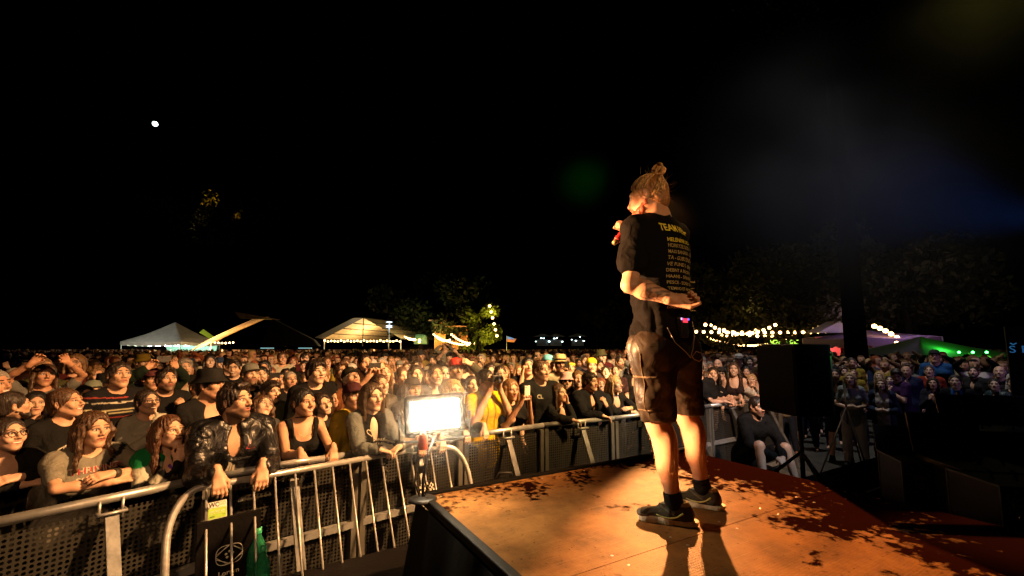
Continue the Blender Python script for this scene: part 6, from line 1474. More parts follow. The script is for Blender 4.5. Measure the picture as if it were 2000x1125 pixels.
CLO = [('black', (.010, .010, .011)), ('black', (.014, .013, .013)), ('charcoal', (.03, .03, .032)), ('navy', (.012, .016, .04)), ('dark green', (.015, .03, .015)), ('maroon', (.06, .012, .014)), ('brown', (.07, .04, .02)), ('grey', (.13, .13, .12)), ('white', (.48, .45, .38)), ('beige', (.3, .24, .16)), ('olive', (.05, .05, .02)), ('red', (.14, .015, .015)), ('blue', (.02, .035, .08)), ('tan', (.25, .19, .12)), ('grey', (.09, .09, .085)), ('cream', (.4, .36, .27)), ('black', (.011, .01, .01)), ('yellow', (.22, .16, .02))]
def place_name(px):
    for lim, n_ in ((120, 'at the left edge'), (255, 'left of the pale tent'), (430, 'below the pale tent'), (545, 'below slanting roof'), (630, 'below dark roof'), (790, 'below the gabled tent'), (880, 'left of the golden tree'), (960, 'below the golden tree'), (1080, 'right of the golden tree'), (1240, 'left of the singer'), (1480, 'right of the singer'), (1690, 'below black trunk'), (1800, 'below the violet tent'), (2100, 'below the green tent')):
        if px < lim: return n_
    return 'beyond the right edge'
def to_px(x, y, z):
    v = Vector((x, y, z - CAM_Z)); d = v.y * math.cos(PITCH) + v.z * math.sin(PITCH); u_ = -v.y * math.sin(PITCH) + v.z * math.cos(PITCH)
    return 1000 + F * v.x / d, 590.5 - F * u_ / d
cands = []
y = 2.4
rr0 = random.Random(5)
while y < 26:
    x = -1.7 * y - .5
    while x < 1.7 * y + .5:
        jx, jy = x + rr0.uniform(-.24, .24), y + rr0.uniform(-.24, .24)
        if beyond(jx, jy): cands.append((math.hypot(jx, jy), jx, jy))
        x += .50 + .008 * y
    y += .49 + .010 * y
cands.sort()
N_IND = 300 - len(PEOPLE) - 1
used = {}; chosen = []; rest = []
for d_, x, y in cands:
    close = any((x - a) ** 2 + (y - b) ** 2 < .33 ** 2 for a, b in taken)
    # keep the sight line to a named front-row face open
    blocked = False
    if not close:
        a_ = math.atan2(y, x)
        for tx, ty in taken[:len(PEOPLE)]:
            dt = math.hypot(tx, ty)
            if d_ < dt + .1 and abs(math.atan2(ty, tx) - a_) < .26 / d_: blocked = True; break
    if close or blocked: continue
    px, py = to_px(x, y, 1.6)
    if px < -40 or px > 2040:
        if -500 < px < 2500 and d_ > 2.6: rest.append((x, y))
        continue
    if len(chosen) < N_IND: chosen.append((x, y, px)); taken.append((x, y))
    else: rest.append((x, y))
first = {i: True for i in range(len(protos))}
rr = random.Random(21)
for n_, (x, y, px) in enumerate(chosen):
    k = rr.choices(range(len(PS)), [1 if PS[i][2] == 'down' or PS[i][2] == 'belly' else .4 if PS[i][2] == 'phone' else .4 for i in range(len(PS))])[0] if n_ >= len(PS) else n_
    b0_, att, hc_, gl = protos[k]
    if first[k]: b = b0_; first[k] = False
    else:
        b = b0_.copy(); col.objects.link(b)
        for ch in list(b0_.children):
            c = ch.copy(); col.objects.link(c); c.parent = b
    sx, hr_, ar, sh_, ht = att
    s = rr.gauss(1.0 if sx == 'm' else .975, .06); s = min(max(s, .84), 1.13)
    b.location = (x, y, 0); b.scale = (s * rr.uniform(.97, 1.04), s, s); b.rotation_euler = (0, 0, facing(Vector((x, y, 0)), rr.gauss(-6, 14)))
    sk = SKIN[rr.randrange(5)]; v_ = rr.uniform(.85, 1.1); b.color = (sk[0] * v_, sk[1] * v_, sk[2] * v_, 1)
    cn, cc = rr.choice(CLO); hn = rr.choice(['dark', 'dark', 'brown', 'brown', 'light', 'blond', 'black', 'red', 'grey'] if sx == 'f' else ['dark', 'dark', 'brown', 'black', 'brown', 'light', 'grey']); hx = HAIRC[hn]; hatn, hatc = rr.choice(CLO)
    for ch in b.children:
        nm = ch.name.split('.')[0]; ch.color = (*{'shirt': cc, 'trousers': (.02, .025, .04), 'hair': hx, 'cap': hatc, 'beanie': hatc, 'bucket_hat': hatc}.get(nm, (.02, .02, .02)), 1)
    who = {'m': 'man', 'f': 'woman'}[sx]; head_ = (hatn + ' ' + {'cap': 'cap', 'beanie': 'beanie', 'bucket': 'bucket hat'}[ht]) if ht else (hn + ' ' + 'hair' if hr_ != 'none' else 'bald head')
    row = 'near row' if y < 8 else 'middle row' if y < 11.5 else 'rear row'
    lab = '%s %s, %s, %s %s, %s %s' % (KIND[hr_], who, head_, cn, {'tee': 'tee', 'hoodie': 'hoodie', 'jacket': 'jacket', 'vneck': 'open neck top'}[sh_], row, place_name(px))
    if ar == 'phone': lab = lab.replace(',', ' filming,', 1)
    if ar == 'high': lab = lab.replace(',', ' arms raised,', 1)
    if hr_ == 'none': lab = lab.replace(', bald head', '')
    tag(b, lab, 'person', 'people standing in the crowd')
    used.setdefault(lab, []).append((px, b))
for lab, lst in used.items():
    if len(lst) > 1:
        lst.sort(key=lambda t: t[0])
        for i, (px, b) in enumerate(lst):
            b['label'] = lab + (' (leftmost)' if i == 0 else ' (rightmost)' if i == len(lst) - 1 else ' (middle)') if len(lst) <= 3 else lab
for k, v in first.items():
    if v:
        for ch in list(protos[k][0].children): bpy.data.objects.remove(ch)
        bpy.data.objects.remove(protos[k][0])

# everyone farther back, too many to count: one object
def template(seed, fine):
    r_ = random.Random(seed); f = Fig(female=seed % 2 == 0, arms='down' if seed % 5 else 'high', face=seed)
    F = f.grid(.02 if fine else .034, .05, .085 if fine else .11, bottom=.75, hands=False); f.torso(F, .02); f.limbs(F, .015); F.cap(f.neck, f.head.P(0, .02, -.05), .055, .055, .03); h = f.head
    h.e(F, (0, .016, .03), (.085, .105, .1)); h.e(F, (0, -.028, -.03), (.062, .068, .084), .03); h.t(F, (0, -.09, .01), (0, -.112, -.03), .012, .014, .01)
    V, Q = F.mesh(); L = h.local(V); face = (L[:, 1] < -.025) & (L[:, 2] < .075) & (L[:, 2] > -.15) & (np.abs(L[:, 0]) < .085)
    eyes = face & (np.abs(np.abs(L[:, 0]) - .03) < .016) & (np.abs(L[:, 2] - .012) < .013)
    part = np.where(L[:, 2] > -.135, 1, 0); part = np.where(face, 2, part); part = np.where(eyes, 3, part)
    neck = (L[:, 2] < -.1) & (L[:, 2] > -.18) & (np.hypot(L[:, 0], L[:, 1]) < .08); part = np.where(neck, 2, part)
    return V, Q, part
rest += [(x, y) for x, y in []]
y = 26.0; r3 = random.Random(9)
while y < 62:
    x = -1.3 * y
    while x < 1.3 * y:
        if r3.random() < .8: rest.append((x + r3.uniform(-.4, .4), y + r3.uniform(-.4, .4)))
        x += .56 + .010 * y
    y += .72 + .012 * y
TF = [template(i, True) for i in range(6)]; TC = [template(i, False) for i in range(6)]
VV, QQ, CC, off = [], [], [], 0
for x, y in rest:
    V, Q, part = (TF if y < 18 else TC)[r3.randrange(6)]; s = r3.gauss(1, .05); a = facing(Vector((x, y, 0)), r3.gauss(0, 22)); ca, sa = math.cos(a) * s, math.sin(a) * s
    W = np.stack([V[:, 0] * ca - V[:, 1] * sa + x, V[:, 0] * sa + V[:, 1] * ca + y, V[:, 2] * s], 1); VV.append(W); QQ.append(Q + off); off += len(V)
    sk = np.array(SKIN[r3.randrange(5)]) * r3.uniform(.8, 1.1); cl = np.array(r3.choice(CLO)[1]); hx = np.array(list(HAIRC.values())[r3.randrange(6)]); pal = np.stack([cl, hx, sk, sk * .3]); c = np.ones((len(V), 4), np.float32); c[:, :3] = pal[part]; CC.append(c)
me = mesh_np('distant_crowd', np.concatenate(VV), np.concatenate(QQ)); paint(me, np.concatenate(CC))
tag(link('distant_crowd', me, MATS['cloth']), 'dense crowd filling the dark field back to the tents', 'crowd', kind='stuff')
# ---------------------------------------------------------------- tents, lamps and trees beyond the crowd
canvas_w = mat('white_canvas', (.42, .42, .38), .8, bump=.3, bscale=3, var=.15, vscale=2)
canvas_t = mat('tan_canvas', (.5, .36, .18), .8, bump=.3, bscale=3, var=.25, vscale=3)
canvas_d = mat('dark_canvas', (.003, .003, .003), .8, bump=.3, bscale=3)
bulbm = mat('warm_bulb', (1, .8, .5), .4, emit=(1, .55, .18), estr=13)
bulbw = mat('white_bulb', (1, 1, 1), .4, emit=(.85, 1, .95), estr=14)
def lamp(o, loc, power, color, r=.3):
    d = bpy.data.lights.new('tent_light', 'POINT'); d.energy = power; d.color = color; d.shadow_soft_size = r
    q = bpy.data.objects.new('tent_light', d); col.objects.link(q); q.location = loc; return q
def posts(o, pts, z, r=.06):
    for x, y in pts: m = MB(); m.tube([(x, y, 0), (x, y, z)], r, 6); m.build('pole', alu, o)
def tent(cx, Y, half, eave, top, name, label, matl, depth=None, open_front=True):
    o = empty('tent', (cx, Y, 0), 0, label, 'tent', 'festival tents'); dp = depth or half
    m = MB(); n = 12; vs = []; rings = [0, .12, .3, .55, 1]
    for r in rings:
        for i in range(n * 4):
            sd, t = divmod(i, n); t = t / n * 2 - 1
            x, y = [(t, -1), (1, t), (-t, 1), (-1, -t)][sd]; z = eave + (top - eave) * (1 - r) ** 1.25 - .12 * math.sin((t + 1) * math.pi / 2) * r
            vs.append((x * half * r, y * dp * r, z))
    N4 = n * 4; fs = [(a * N4 + i, a * N4 + (i + 1) % N4, (a + 1) * N4 + (i + 1) % N4, (a + 1) * N4 + i) for a in range(4) for i in range(N4)]
    m.add(vs, fs, True); m.build('roof', matl, o)
    m = MB(); vs = []
    for i in range(N4 + 1):
        v = vs_ = fs and None
    ring = [Vector(vs2) for vs2 in m.v] if m.v else []
    base = [(x * half, y * dp) for x, y in [(-1, -1), (1, -1), (1, 1), (-1, 1)]]
    for i in range(4):
        a, b = base[i], base[(i + 1) % 4]; pts = []
        for j in range(17): t = j / 16; pts.append((a[0] + (b[0] - a[0]) * t, a[1] + (b[1] - a[1]) * t, eave - .12 * math.sin(t * math.pi)))
        low = [(p[0] * 1.003, p[1] * 1.003, p[2] - .35 - .08 * abs(math.sin(k * math.pi / 2))) for k, p in enumerate(pts)]
        m.add(pts + low, [(k, k + 1, 18 + k, 17 + k) for k in range(16)])
    m.build('valance', matl, o); posts(o, [(x * .98, y * .98) for x, y in base], eave)
    return o
p = at(339, 672, 52); half = (at(425, 672, 52).x - p.x) * .64
o = tent(p.x, 52, half * 1.0, 2.75, at(339, 629, 52).z, 'a', 'pale grey pyramid tent lit from inside at far left', canvas_w)
for i in range(5):
    m = MB(); m.box((-half * .7 + i * half * .33, -half * .2, 2.3), (half * .2, .1, .12)); m.build('fluorescent_lamp', bulbw, o)
m = MB(); m.box((0, half * .9, 1.4), (half * 1.9, .05, 2.6)); m.build('back_wall', mat('teal_canvas', (.25, .5, .42), .8), o)
lamp(o, (p.x, 52 - half * .3, 2.4), 1500, (.85, 1, .85)); lamp(o, (p.x, 48 - half, 5), 500, (1, .95, .8))
# slanting tan roof with the big dark tent beside it
def slab(name, pts, d, matl, root): m = MB(); m.prism(pts, d); return m.build(name, matl, root)
o = empty('tent', (0, 0, 0), 0, 'big dark tent with a bright tan striped slope on its left side', 'tent', 'festival tents')
a, b, c, dpt = at(430, 662, 50), at(519, 619, 50), at(546, 626, 50), Vector((3.5, 9, 0))
a2, b2 = at(520, 664, 46), at(546, 626, 46)
Y0 = 50; E = at(430, 664, Y0); Tp = at(526, 619, Y0); 
m = MB(); n = 14; vs = []
for i in range(n + 1):
    t = i / n; z = E.z + (Tp.z - E.z) * (t ** .8); x = E.x + (Tp.x - E.x) * t
    vs += [(x, Y0 - .0, z - .1 * math.sin(t * math.pi)), (x + 2.2 * t + 1.1 * (1 - t), Y0 - 6, z - 1.2 + .75 * t)]
m.add(vs, [(2 * i, 2 * i + 2, 2 * i + 3, 2 * i + 1) for i in range(n)], True); m.build('striped_slope', canvas_t, o)
m = MB()
for k in range(5):
    m.tube([Vector(vs[2 * i]).lerp(Vector(vs[2 * i + 1]), (k + .5) / 5) + Vector((0, -.03, -.04)) for i in range(n + 1)], .05, 4)
m.build('seam', mat('seam_tan', (.2, .12, .05), .8), o)
m = MB(); Rg = at(545, 627, 46); m.prism([tuple(at(532, 623, 43)), tuple(at(612, 664, 43)), tuple(at(622, 676, 43)), tuple(at(508, 676, 43))], (0, .6, 0)); m.build('dark_gable', canvas_d, o)
m = MB(); m.prism([(Tp.x - .1, 43.8, Tp.z + .1), (at(548, 629, 43.8).x, 43.8, Tp.z - .75), (Tp.x + .5, 43.8, Tp.z - .6)], (0, .1, 0)); m.build('gable_tip', canvas_t, o)
m = MB()
for i in range(8): m.ball((E.x + .4 * i + .3, Y0 - 2.5, E.z - .35 + .04 * math.sin(i)), .09, 6, 4)
m.build('bulbs', bulbm, o)
lamp(o, (E.x + 1.6, Y0 - 3.5, 1.6), 1400, (1, .62, .28)); lamp(o, (E.x + 3.6, Y0 - 4.5, 2.0), 1600, (1, .62, .28))
for px in (522, 596): q_ = at(px, 680, 43.5); m = MB(); m.box(tuple(q_), (1.3, .1, .06)); m.build('faint_lamp', mat('faint_lamp', (.3, .5, .5), .5, emit=(.3, .6, .6), estr=1.2), o)
# gabled tan tent with a lit front
o = empty('tent', (0, 0, 0), 0, 'tan gabled tent glowing over a row of bulbs left of the golden tree', 'tent', 'festival tents')
Y1 = 46; L_, T_, R_ = at(632, 662, Y1), at(710, 621, Y1), at(785, 662, Y1)
m = MB(); m.add([L_, T_, R_, L_ + Vector((3, 12, 0)), T_ + Vector((3, 12, 0)), R_ + Vector((3, 12, 0))], [(0, 1, 4, 3), (1, 2, 5, 4)]); m.build('roof', canvas_t, o)
m = MB(); dd_ = Vector((-1.6, -3, -.2)); m.add([T_, L_, L_ + Vector((-.3, -1.5, .1)), T_ + dd_ * .4], [(0, 1, 2, 3)]); m.build('front_flap', canvas_d, o)
for i in range(5): 
    t = i / 4; m = MB(); m.tube([L_.lerp(T_, t), L_.lerp(T_, t) + Vector((3, 12, 0))], .07, 5); m.tube([R_.lerp(T_, t), R_.lerp(T_, t) + Vector((3, 12, 0))], .07, 5); m.build('rib', mat('dark_rib', (.05, .04, .02), .7), o)
m = MB(); m.tube([T_, Vector((T_.x, T_.y, 2.2))], .05, 5); m.build('king_post', mat('dark_rib', (.05, .04, .02), .7), o)
for i in range(24): m = MB(); q_ = L_.lerp(R_, (i + .5) / 24); m.ball(q_ + Vector((0, -.1, -.15 - .12 * abs(math.sin(i * 1.3)))), .10, 6, 4); m.build('bulb', bulbm, o)
posts(o, [(L_.x + .1, Y1), (R_.x - .1, Y1)], 2.9)
lamp(o, (T_.x, Y1 + 3, 2.5), 1300, (1, .7, .35)); lamp(o, (T_.x + .6, Y1 - 3.5, 3.2), 300, (1, .75, .4))
# small things between the tents
def small(name, label, cat, fn): o = empty(name, (0, 0, 0), 0, label, cat); fn(o)
def f1(o):
    p = at(405, 655, 47); m = MB(); m.prism([(p.x - .9, 47, p.z + .3), (p.x - .5, 47, p.z + .65), (p.x + .7, 47, p.z - .15), (p.x + .3, 47, p.z - .4)], (0, .08, 0)); m.build('cloth', mat('lime_cloth', (.5, .6, .05), .8, emit=(.4, .5, .02), estr=.35), o); posts(o, [(p.x + .4, 47.05)], p.z)  # weak emission stands in for light on the flag cloth
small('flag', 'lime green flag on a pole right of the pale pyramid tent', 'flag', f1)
def f2(o):
    p = at(760, 650, 44); posts(o, [(p.x, 44)], at(760, 630, 44).z, .05)
    m = MB()
    for z in (630, 637, 640): q_ = at(760, z, 44); m.lathe([(.0, 0), (.35, .04), (.0, .1)], q_, 8)
    m.build('lamp_disc', mat('bluish_lamp', (.6, .8, 1), .4, emit=(.55, .75, 1), estr=5), o)
small('street_lamp', 'slim blue white lamp column right of the gabled tent', 'lamp', f2)
def f3(o):
    p = at(823, 662, 48); m = MB(); m.lathe([(.95, 0), (.9, .6), (.7, 1.0), (.0, 1.1)], (p.x, 48, at(823, 672, 48).z), 4, Matrix.Rotation(R(45), 3, 'Z')); m.build('shell', mat('green_shell', (.07, .16, .08), .7), o)
    m = MB(); m.box((p.x - .0, 47.0, at(823, 666, 47).z), (.2, .1, .4)); m.build('window', bulbm, o); lamp(o, (p.x, 45, 4), 260, (.9, 1, .6))
small('booth', 'small green booth with a lit window left of the golden tree', 'booth', f3)
def f4(o):
    p = at(998, 662, 40); posts(o, [(p.x - .4, 40)], p.z + .3, .04)
    m = MB(); m.prism([(p.x - .4, 40, p.z + .25), (p.x + .3, 40, p.z + .05), (p.x + .3, 40, p.z - .1), (p.x - .4, 40, p.z)], (0, .04, 0)); m.build('blue_band', mat('flag_blue', (.1, .25, .8), .8, emit=(.08, .2, .6), estr=.6), o)  # lit look of the blue band put in as emission
    m = MB(); m.prism([(p.x - .4, 40, p.z), (p.x + .5, 40, p.z + .02), (p.x + .3, 40, p.z - .3), (p.x - .4, 40, p.z - .25)], (0, .04, 0)); m.build('orange_band', mat('flag_orange', (.6, .2, .05), .8, emit=(.5, .15, .03), estr=.5), o)  # orange band brightened by emission too, as if lit
small('flag', 'small blue and orange flag right of the golden tree', 'flag', f4)
for k, (x0, x1, y0, y1, lab) in enumerate(((845, 868, 628, 676, 'orange lit timber bar front left of the golden tree'), (880, 912, 640, 676, 'orange lit timber stall behind the hooded child'))):
    a, b = at(x0, y1, 47 + k), at(x1, y0, 47 + k); o = empty('stall', (0, 0, 0), 0, lab, 'stall')
    m = MB()
    for i in range(7): x = a.x + (b.x - a.x) * (i + .5) / 7; m.box((x, 48 + k, 1.2 + b.z / 2 - .6), ((b.x - a.x) / 7.6, .1, b.z + .0))
    m.build('boards', mat('timber', (.55, .26, .06), .7, var=.4, vscale=3), o); m = MB(); m.prism([(a.x - .4, 46.4, b.z), (b.x + .4, 46.4, b.z), (b.x + .4, 46.4, b.z + .15), (a.x - .4, 46.4, b.z + .15)], (0, 2.2, .3)); m.build('roof', mat('timber_roof', (.2, .1, .04), .8), o)
    lamp(o, ((a.x + b.x) / 2, 45.6, 3.2), 420, (1, .55, .15))
for k, (px, lab) in enumerate(((1085, 'far white lit stall between tree and singer'), (1128, 'far teal lit stall just left of the singer'), (1060, 'far low lit stall right of the small flag'))):
    p = at(px, 662, 55); o = empty('stall', (0, 0, 0), 0, lab, 'stall')
    m = MB(); m.box((p.x, 55, p.z - .5), (1.5, .5, .8)); m.build('counter', mat('stall_cloth', (.06, .06, .06), .8), o)
    m = MB(); m.prism([(p.x - 1.2, 54.5, p.z + .3), (p.x + 1.2, 54.5, p.z + .3), (p.x, 54.5, p.z + .7)], (0, 2, 0)); m.build('roof', mat('stall_canvas', (.05, .055, .05), .8), o)
    m = MB()
    for i in range(4): m.box((p.x - .8 + i * .5 + .1 * math.sin(i * 3 + px), 54.4, p.z - .05 + .3 * math.sin(i * 2.3 + px)), (.12 + .1 * (i % 2), .05, .1))
    m.build('lamp', mat('stall_lamp', (.7, .9, 1), .5, emit=(.7, .9, .9), estr=7), o)

# strings of bulbs
def string(p0, p1, sag, n, label, r=.09, m_=None):
    o = empty('light_string', (0, 0, 0), 0, label, 'string lights', 'strings of bulbs'); p0, p1 = Vector(p0), Vector(p1)
    c = [p0.lerp(p1, t) - Vector((0, 0, sag * 4 * t * (1 - t))) for t in [i / 24 for i in range(25)]]
    m = MB(); m.tube(c, .012, 3); m.build('wire', plastic, o); pr = None
    for i in range(n):
        t = (i + .5) / n; p = p0.lerp(p1, t) - Vector((0, 0, sag * 4 * t * (1 - t) + .08))
        if pr is None: m = MB(); m.ball((0, 0, 0), r, 8, 5); pr = m.build('bulb', m_ or bulbm, o); pr.location = p
        else: q_ = pr.copy(); col.objects.link(q_); q_.parent = o; q_.location = p
    return o
string(at(1352, 645, 24), at(1620, 645, 24), .05, 18, 'nearly level bulb string right of the singer', .085)
string(at(1368, 628, 22), at(1620, 632, 30), .75, 18, 'upper slack bulb string right of the singer', .085)
string(at(1385, 630, 26), at(1520, 628, 20), .55, 14, 'short bulb string rising toward the singer\'s right', .075)
string(at(1378, 655, 30), at(1600, 632, 26), .9, 46, 'low closely spaced bulb string above the loudspeaker', .06)
string(at(1395, 648, 28), at(1480, 640, 28), .3, 9, 'shortest bulb string, in the middle of the tangle', .08)
string(at(852, 655, 44), at(950, 668, 42), .5, 20, 'dense bulb string before the orange stalls', .10)
string(at(846, 650, 44), at(880, 662, 44), .35, 12, 'small bulb cluster on the orange bar front', .09)
string(at(880, 650, 45), at(965, 652, 40), .9, 18, 'bulb string ending in the golden tree', .10)
string(at(786, 655, 48), at(812, 662, 46), .1, 9, 'short bulb string right of the gabled tent', .12)
string(at(955, 590, 38), at(972, 660, 38), .0, 6, 'steep bulb string hanging down the golden tree', .11)
string(at(1702, 632, 20), at(1768, 668, 20), -.1, 6, 'sparse bulb string over the violet tent', .10)
string(at(1745, 664, 18), at(1850, 680, 18), .12, 9, 'bulb string along the red tent edge', .075)
# tents right
o = tent(at(1745, 670, 20).x, 21.5, 1.9, 2.55, at(1742, 646, 20).z + .1, 'v', 'violet and white lit tent with a red interior', mat('violet_canvas', (.09, .06, .10), .8, bump=.3, bscale=3))
x0 = at(1745, 670, 20).x
m = MB(); m.box((x0, 22.8, 1.7), (3.4, .06, 1.6)); m.build('back_wall', mat('red_canvas', (.5, .05, .03), .8), o)
m = MB(); m.box((x0 + .7, 19.9, 1.85), (1.9, .04, .62)); m.build('front_banner', mat('rust_banner', (.22, .06, .03), .8), o)
m = MB(); m.box((x0 - 1.2, 20.2, 2.0), (.35, .3, .3)); m.box((x0 - .6, 20.4, 2.0), (.25, .3, .35)); m.build('goods', mat('pale_goods', (.6, .5, .5), .6), o)
lamp(o, (x0, 20.8, 2.3), 90, (1, .2, .12), .1); lamp(o, (x0 - .4, 19.0, 3.3), 60, (.6, .35, 1), .1); lamp(o, (x0 + .6, 19.3, 3.2), 40, (.9, .6, .9), .1)
m = MB(); e = at(1812, 676, 19); m.tube([(e.x, 19, 1.2), (e.x, 19, e.z), (e.x + .7, 19, e.z + .1)], .05, 5); m.build('red_tube_lamp', mat('red_tube', (.8, .05, .03), .5, emit=(1, .06, .03), estr=3), o)
o = tent(at(1880, 690, 15).x, 16.5, 1.75, at(1880, 692, 15).z, at(1880, 655, 15).z, 'g', 'dark green tent with small green lamps at the right', mat('green_canvas', (.02, .10, .025), .8, bump=.3, bscale=3))
x0 = at(1880, 690, 15).x
for px in (1873, 1900, 1927): q_ = at(px, 688, 14.7); m = MB(); m.ball(q_ - Vector((x0, 16.5, 0)), .04, 8, 5); m.build('green_lamp', mat('green_lamp', (.1, 1, .2), .4, emit=(.08, 1, .15), estr=12), o)
m = MB(); m.box((.5, 0, 1.0), (1.2, .05, 2.0)); m.build('side_wall', MATS['green_canvas'], o)
lamp(o, (x0 - .2, 15.4, 2.1), 26, (.1, 1, .15), .08); lamp(o, (x0, 14.2, 1.9), 10, (.1, 1, .15), .08)
o = empty('stall', (0, 0, 0), 0, 'green and yellow lit bar front left of the black loudspeaker top', 'stall'); p = at(1545, 668, 26)
m = MB(); m.box((p.x, 26, p.z), (2.4, .1, .25)); m.build('lit_fascia', mat('green_yellow', (.4, .8, .1), .5, emit=(.45, .9, .08), estr=1.6), o); m = MB(); m.box((p.x, 26.5, p.z / 2), (2.4, 1, p.z - .2)); m.build('counter', canvas_d, o)
o = empty('stall', (0, 0, 0), 0, 'pink lit stall seen left of the black tree trunk', 'stall'); p = at(1634, 678, 22)
m = MB(); m.box((p.x, 22.6, 1.5), (1.2, .1, 2.2)); m.build('back_wall', mat('pink_wall', (.6, .2, .2), .8), o); m = MB(); m.prism([(p.x - .9, 22, 2.8), (p.x + .9, 22, 2.8), (p.x + .3, 22, 3.4)], (0, 1, 0)); m.build('roof', canvas_w, o); lamp(o, (p.x - .2, 21.9, 2.3), 45, (1, .3, .3), .1); lamp(o, (p.x - .5, 21, 3.6), 16, (.7, .4, 1), .1)

# ---------------------------------------------------------------- trees
bark = mat('bark', (.016, .012, .008), .95, bump=.8, bscale=12, var=.3, spec=0)
bark_d = mat('dark_bark', (.0015, .0014, .0012), 1, bump=.8, bscale=12, spec=0)  # near-black copy of the bark: night shade put into its colour
def leafmat(name, c):
    if name in MATS: return MATS[name]
    m, n, l, p = nmat(name); p.inputs['Roughness'].default_value = .6; p.inputs['Specular IOR Level'].default_value = .05; oi = n.new('ShaderNodeTexCoord'); nz = n.new('ShaderNodeTexNoise'); nz.inputs['Scale'].default_value = 1.3; l.new(oi.outputs['Object'], nz.inputs['Vector'])
    cr = n.new('ShaderNodeValToRGB'); cr.color_ramp.elements[0].position = .35; cr.color_ramp.elements[1].position = .65; cr.color_ramp.elements[0].color = (*[q * .5 for q in c], 1); cr.color_ramp.elements[1].color = (*[q * 1.5 for q in c], 1); l.new(nz.outputs['Fac'], cr.inputs['Fac']); l.new(cr.outputs[0], p.inputs['Base Color'])
    MATS[name] = m; return m
def tree(x, y, h, r, label, leaf=(.06, .09, .02), n=5200, ls=.16, crown0=.35, trunk=.25, seed=1, lean=0):
    o = empty('tree', (x, y, 0), 0, label, 'tree', 'trees around the field'); r_ = random.Random(seed); m = MB()
    m.tube([(0, 0, 0), (lean * .2, 0, h * .25), (lean * .5, .1, h * .5), (lean, 0, h * .85)], [trunk, trunk * .8, trunk * .55, trunk * .15], 10)
    blobs = []
    for i in range(15):
        a = r_.uniform(0, 6.28); z0 = h * r_.uniform(crown0 * .8, .75); L = r * r_.uniform(.5, 1.0); e = Vector((math.cos(a) * L + lean * .6, math.sin(a) * L, z0 + L * r_.uniform(.15, .7)))
        s_ = Vector((lean * z0 / h, 0, z0)); md = s_.lerp(e, .5) + Vector((r_.uniform(-.3, .3), r_.uniform(-.3, .3), .2)); m.tube([s_, md, e], [trunk * .35, trunk * .2, trunk * .05], 6)
        blobs.append((e, r * r_.uniform(.28, .5))); blobs.append((md, r * r_.uniform(.2, .35)))
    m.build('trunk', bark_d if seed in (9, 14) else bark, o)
    g_ = np.random.default_rng(seed); B = g_.integers(0, len(blobs), n); c = np.array([blobs[b][0][:] for b in B]); rad = np.array([blobs[b][1] for b in B])
    d = g_.normal(size=(n, 3)); d /= np.linalg.norm(d, axis=1, keepdims=True); P = c + d * (rad * g_.uniform(.35, 1, n) ** .6)[:, None] * np.array([1, 1, .75]); P = P[P[:, 2] > h * crown0 * .6]; k = len(P)
    u = g_.normal(size=(k, 3)); u /= np.linalg.norm(u, axis=1, keepdims=True); w = np.cross(u, g_.normal(size=(k, 3))); w /= np.linalg.norm(w, axis=1, keepdims=True); sz = ls * g_.uniform(.6, 1.4, k)[:, None]
    V = np.stack([P - u * sz, P - w * sz * .5, P + u * sz, P + w * sz * .5], 1).reshape(-1, 3); me = mesh_np('crown', V, np.arange(4 * k).reshape(-1, 4), smooth=False)
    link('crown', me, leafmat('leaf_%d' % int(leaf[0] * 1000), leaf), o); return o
p = at(935, 660, 40); tree(p.x, 40.5, 6.2, 1.9, 'golden green tree lit from below, hung with bulbs', (.10, .12, .015), 6500, .16, .2, .2, 3)
lamp(None, (p.x + .8, 37.6, 2.6), 520, (1, .75, .2), .1); lamp(None, (p.x + 1.2, 38.2, 5.2), 110, (1, .8, .25), .1)
p = at(870, 660, 50); tree(p.x, 51, 11, 5, 'tall dim tree behind the orange stalls', (.02, .026, .008), 6000, .3, .25, .4, 4)
p = at(820, 660, 56); tree(p.x, 57, 12, 5.5, 'dim tree behind the small green booth', (.016, .02, .008), 6000, .34, .25, .4, 8)
p = at(1420, 660, 30); tree(p.x, 31, 7.5, 3.8, 'tree behind the bulb strings right of the singer', (.035, .034, .01), 7000, .17, .3, .25, 5)
p = at(1520, 660, 28); tree(p.x, 29.5, 8, 3.8, 'spreading tree over the low bulb string', (.035, .034, .01), 7000, .17, .3, .25, 6)
p = at(1590, 660, 24); tree(p.x, 25, 8, 3.2, 'leafy tree above the loudspeaker and left of the black trunk', (.03, .03, .01), 6500, .15, .35, .22, 7)
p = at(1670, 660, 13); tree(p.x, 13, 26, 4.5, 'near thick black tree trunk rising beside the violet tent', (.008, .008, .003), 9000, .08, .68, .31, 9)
p = at(1760, 640, 22); tree(p.x + 1.5, 25, 9, 4.2, 'dark tree above the violet tent', (.03, .028, .01), 6500, .17, .35, .25, 10)
p = at(1850, 640, 20); tree(p.x + 1, 23, 8.5, 4, 'dark tree between the violet and the green tent', (.03, .028, .01), 6500, .17, .35, .25, 12)
p = at(1220, 650, 60); tree(p.x, 62, 9, 5, 'far dark tree behind the singer', (.03, .035, .015), 4500, .35, .25, .35, 11)
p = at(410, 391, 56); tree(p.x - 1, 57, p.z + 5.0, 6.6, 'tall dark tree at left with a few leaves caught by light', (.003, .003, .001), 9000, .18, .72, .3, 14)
lc = col.objects[-1] if False else None
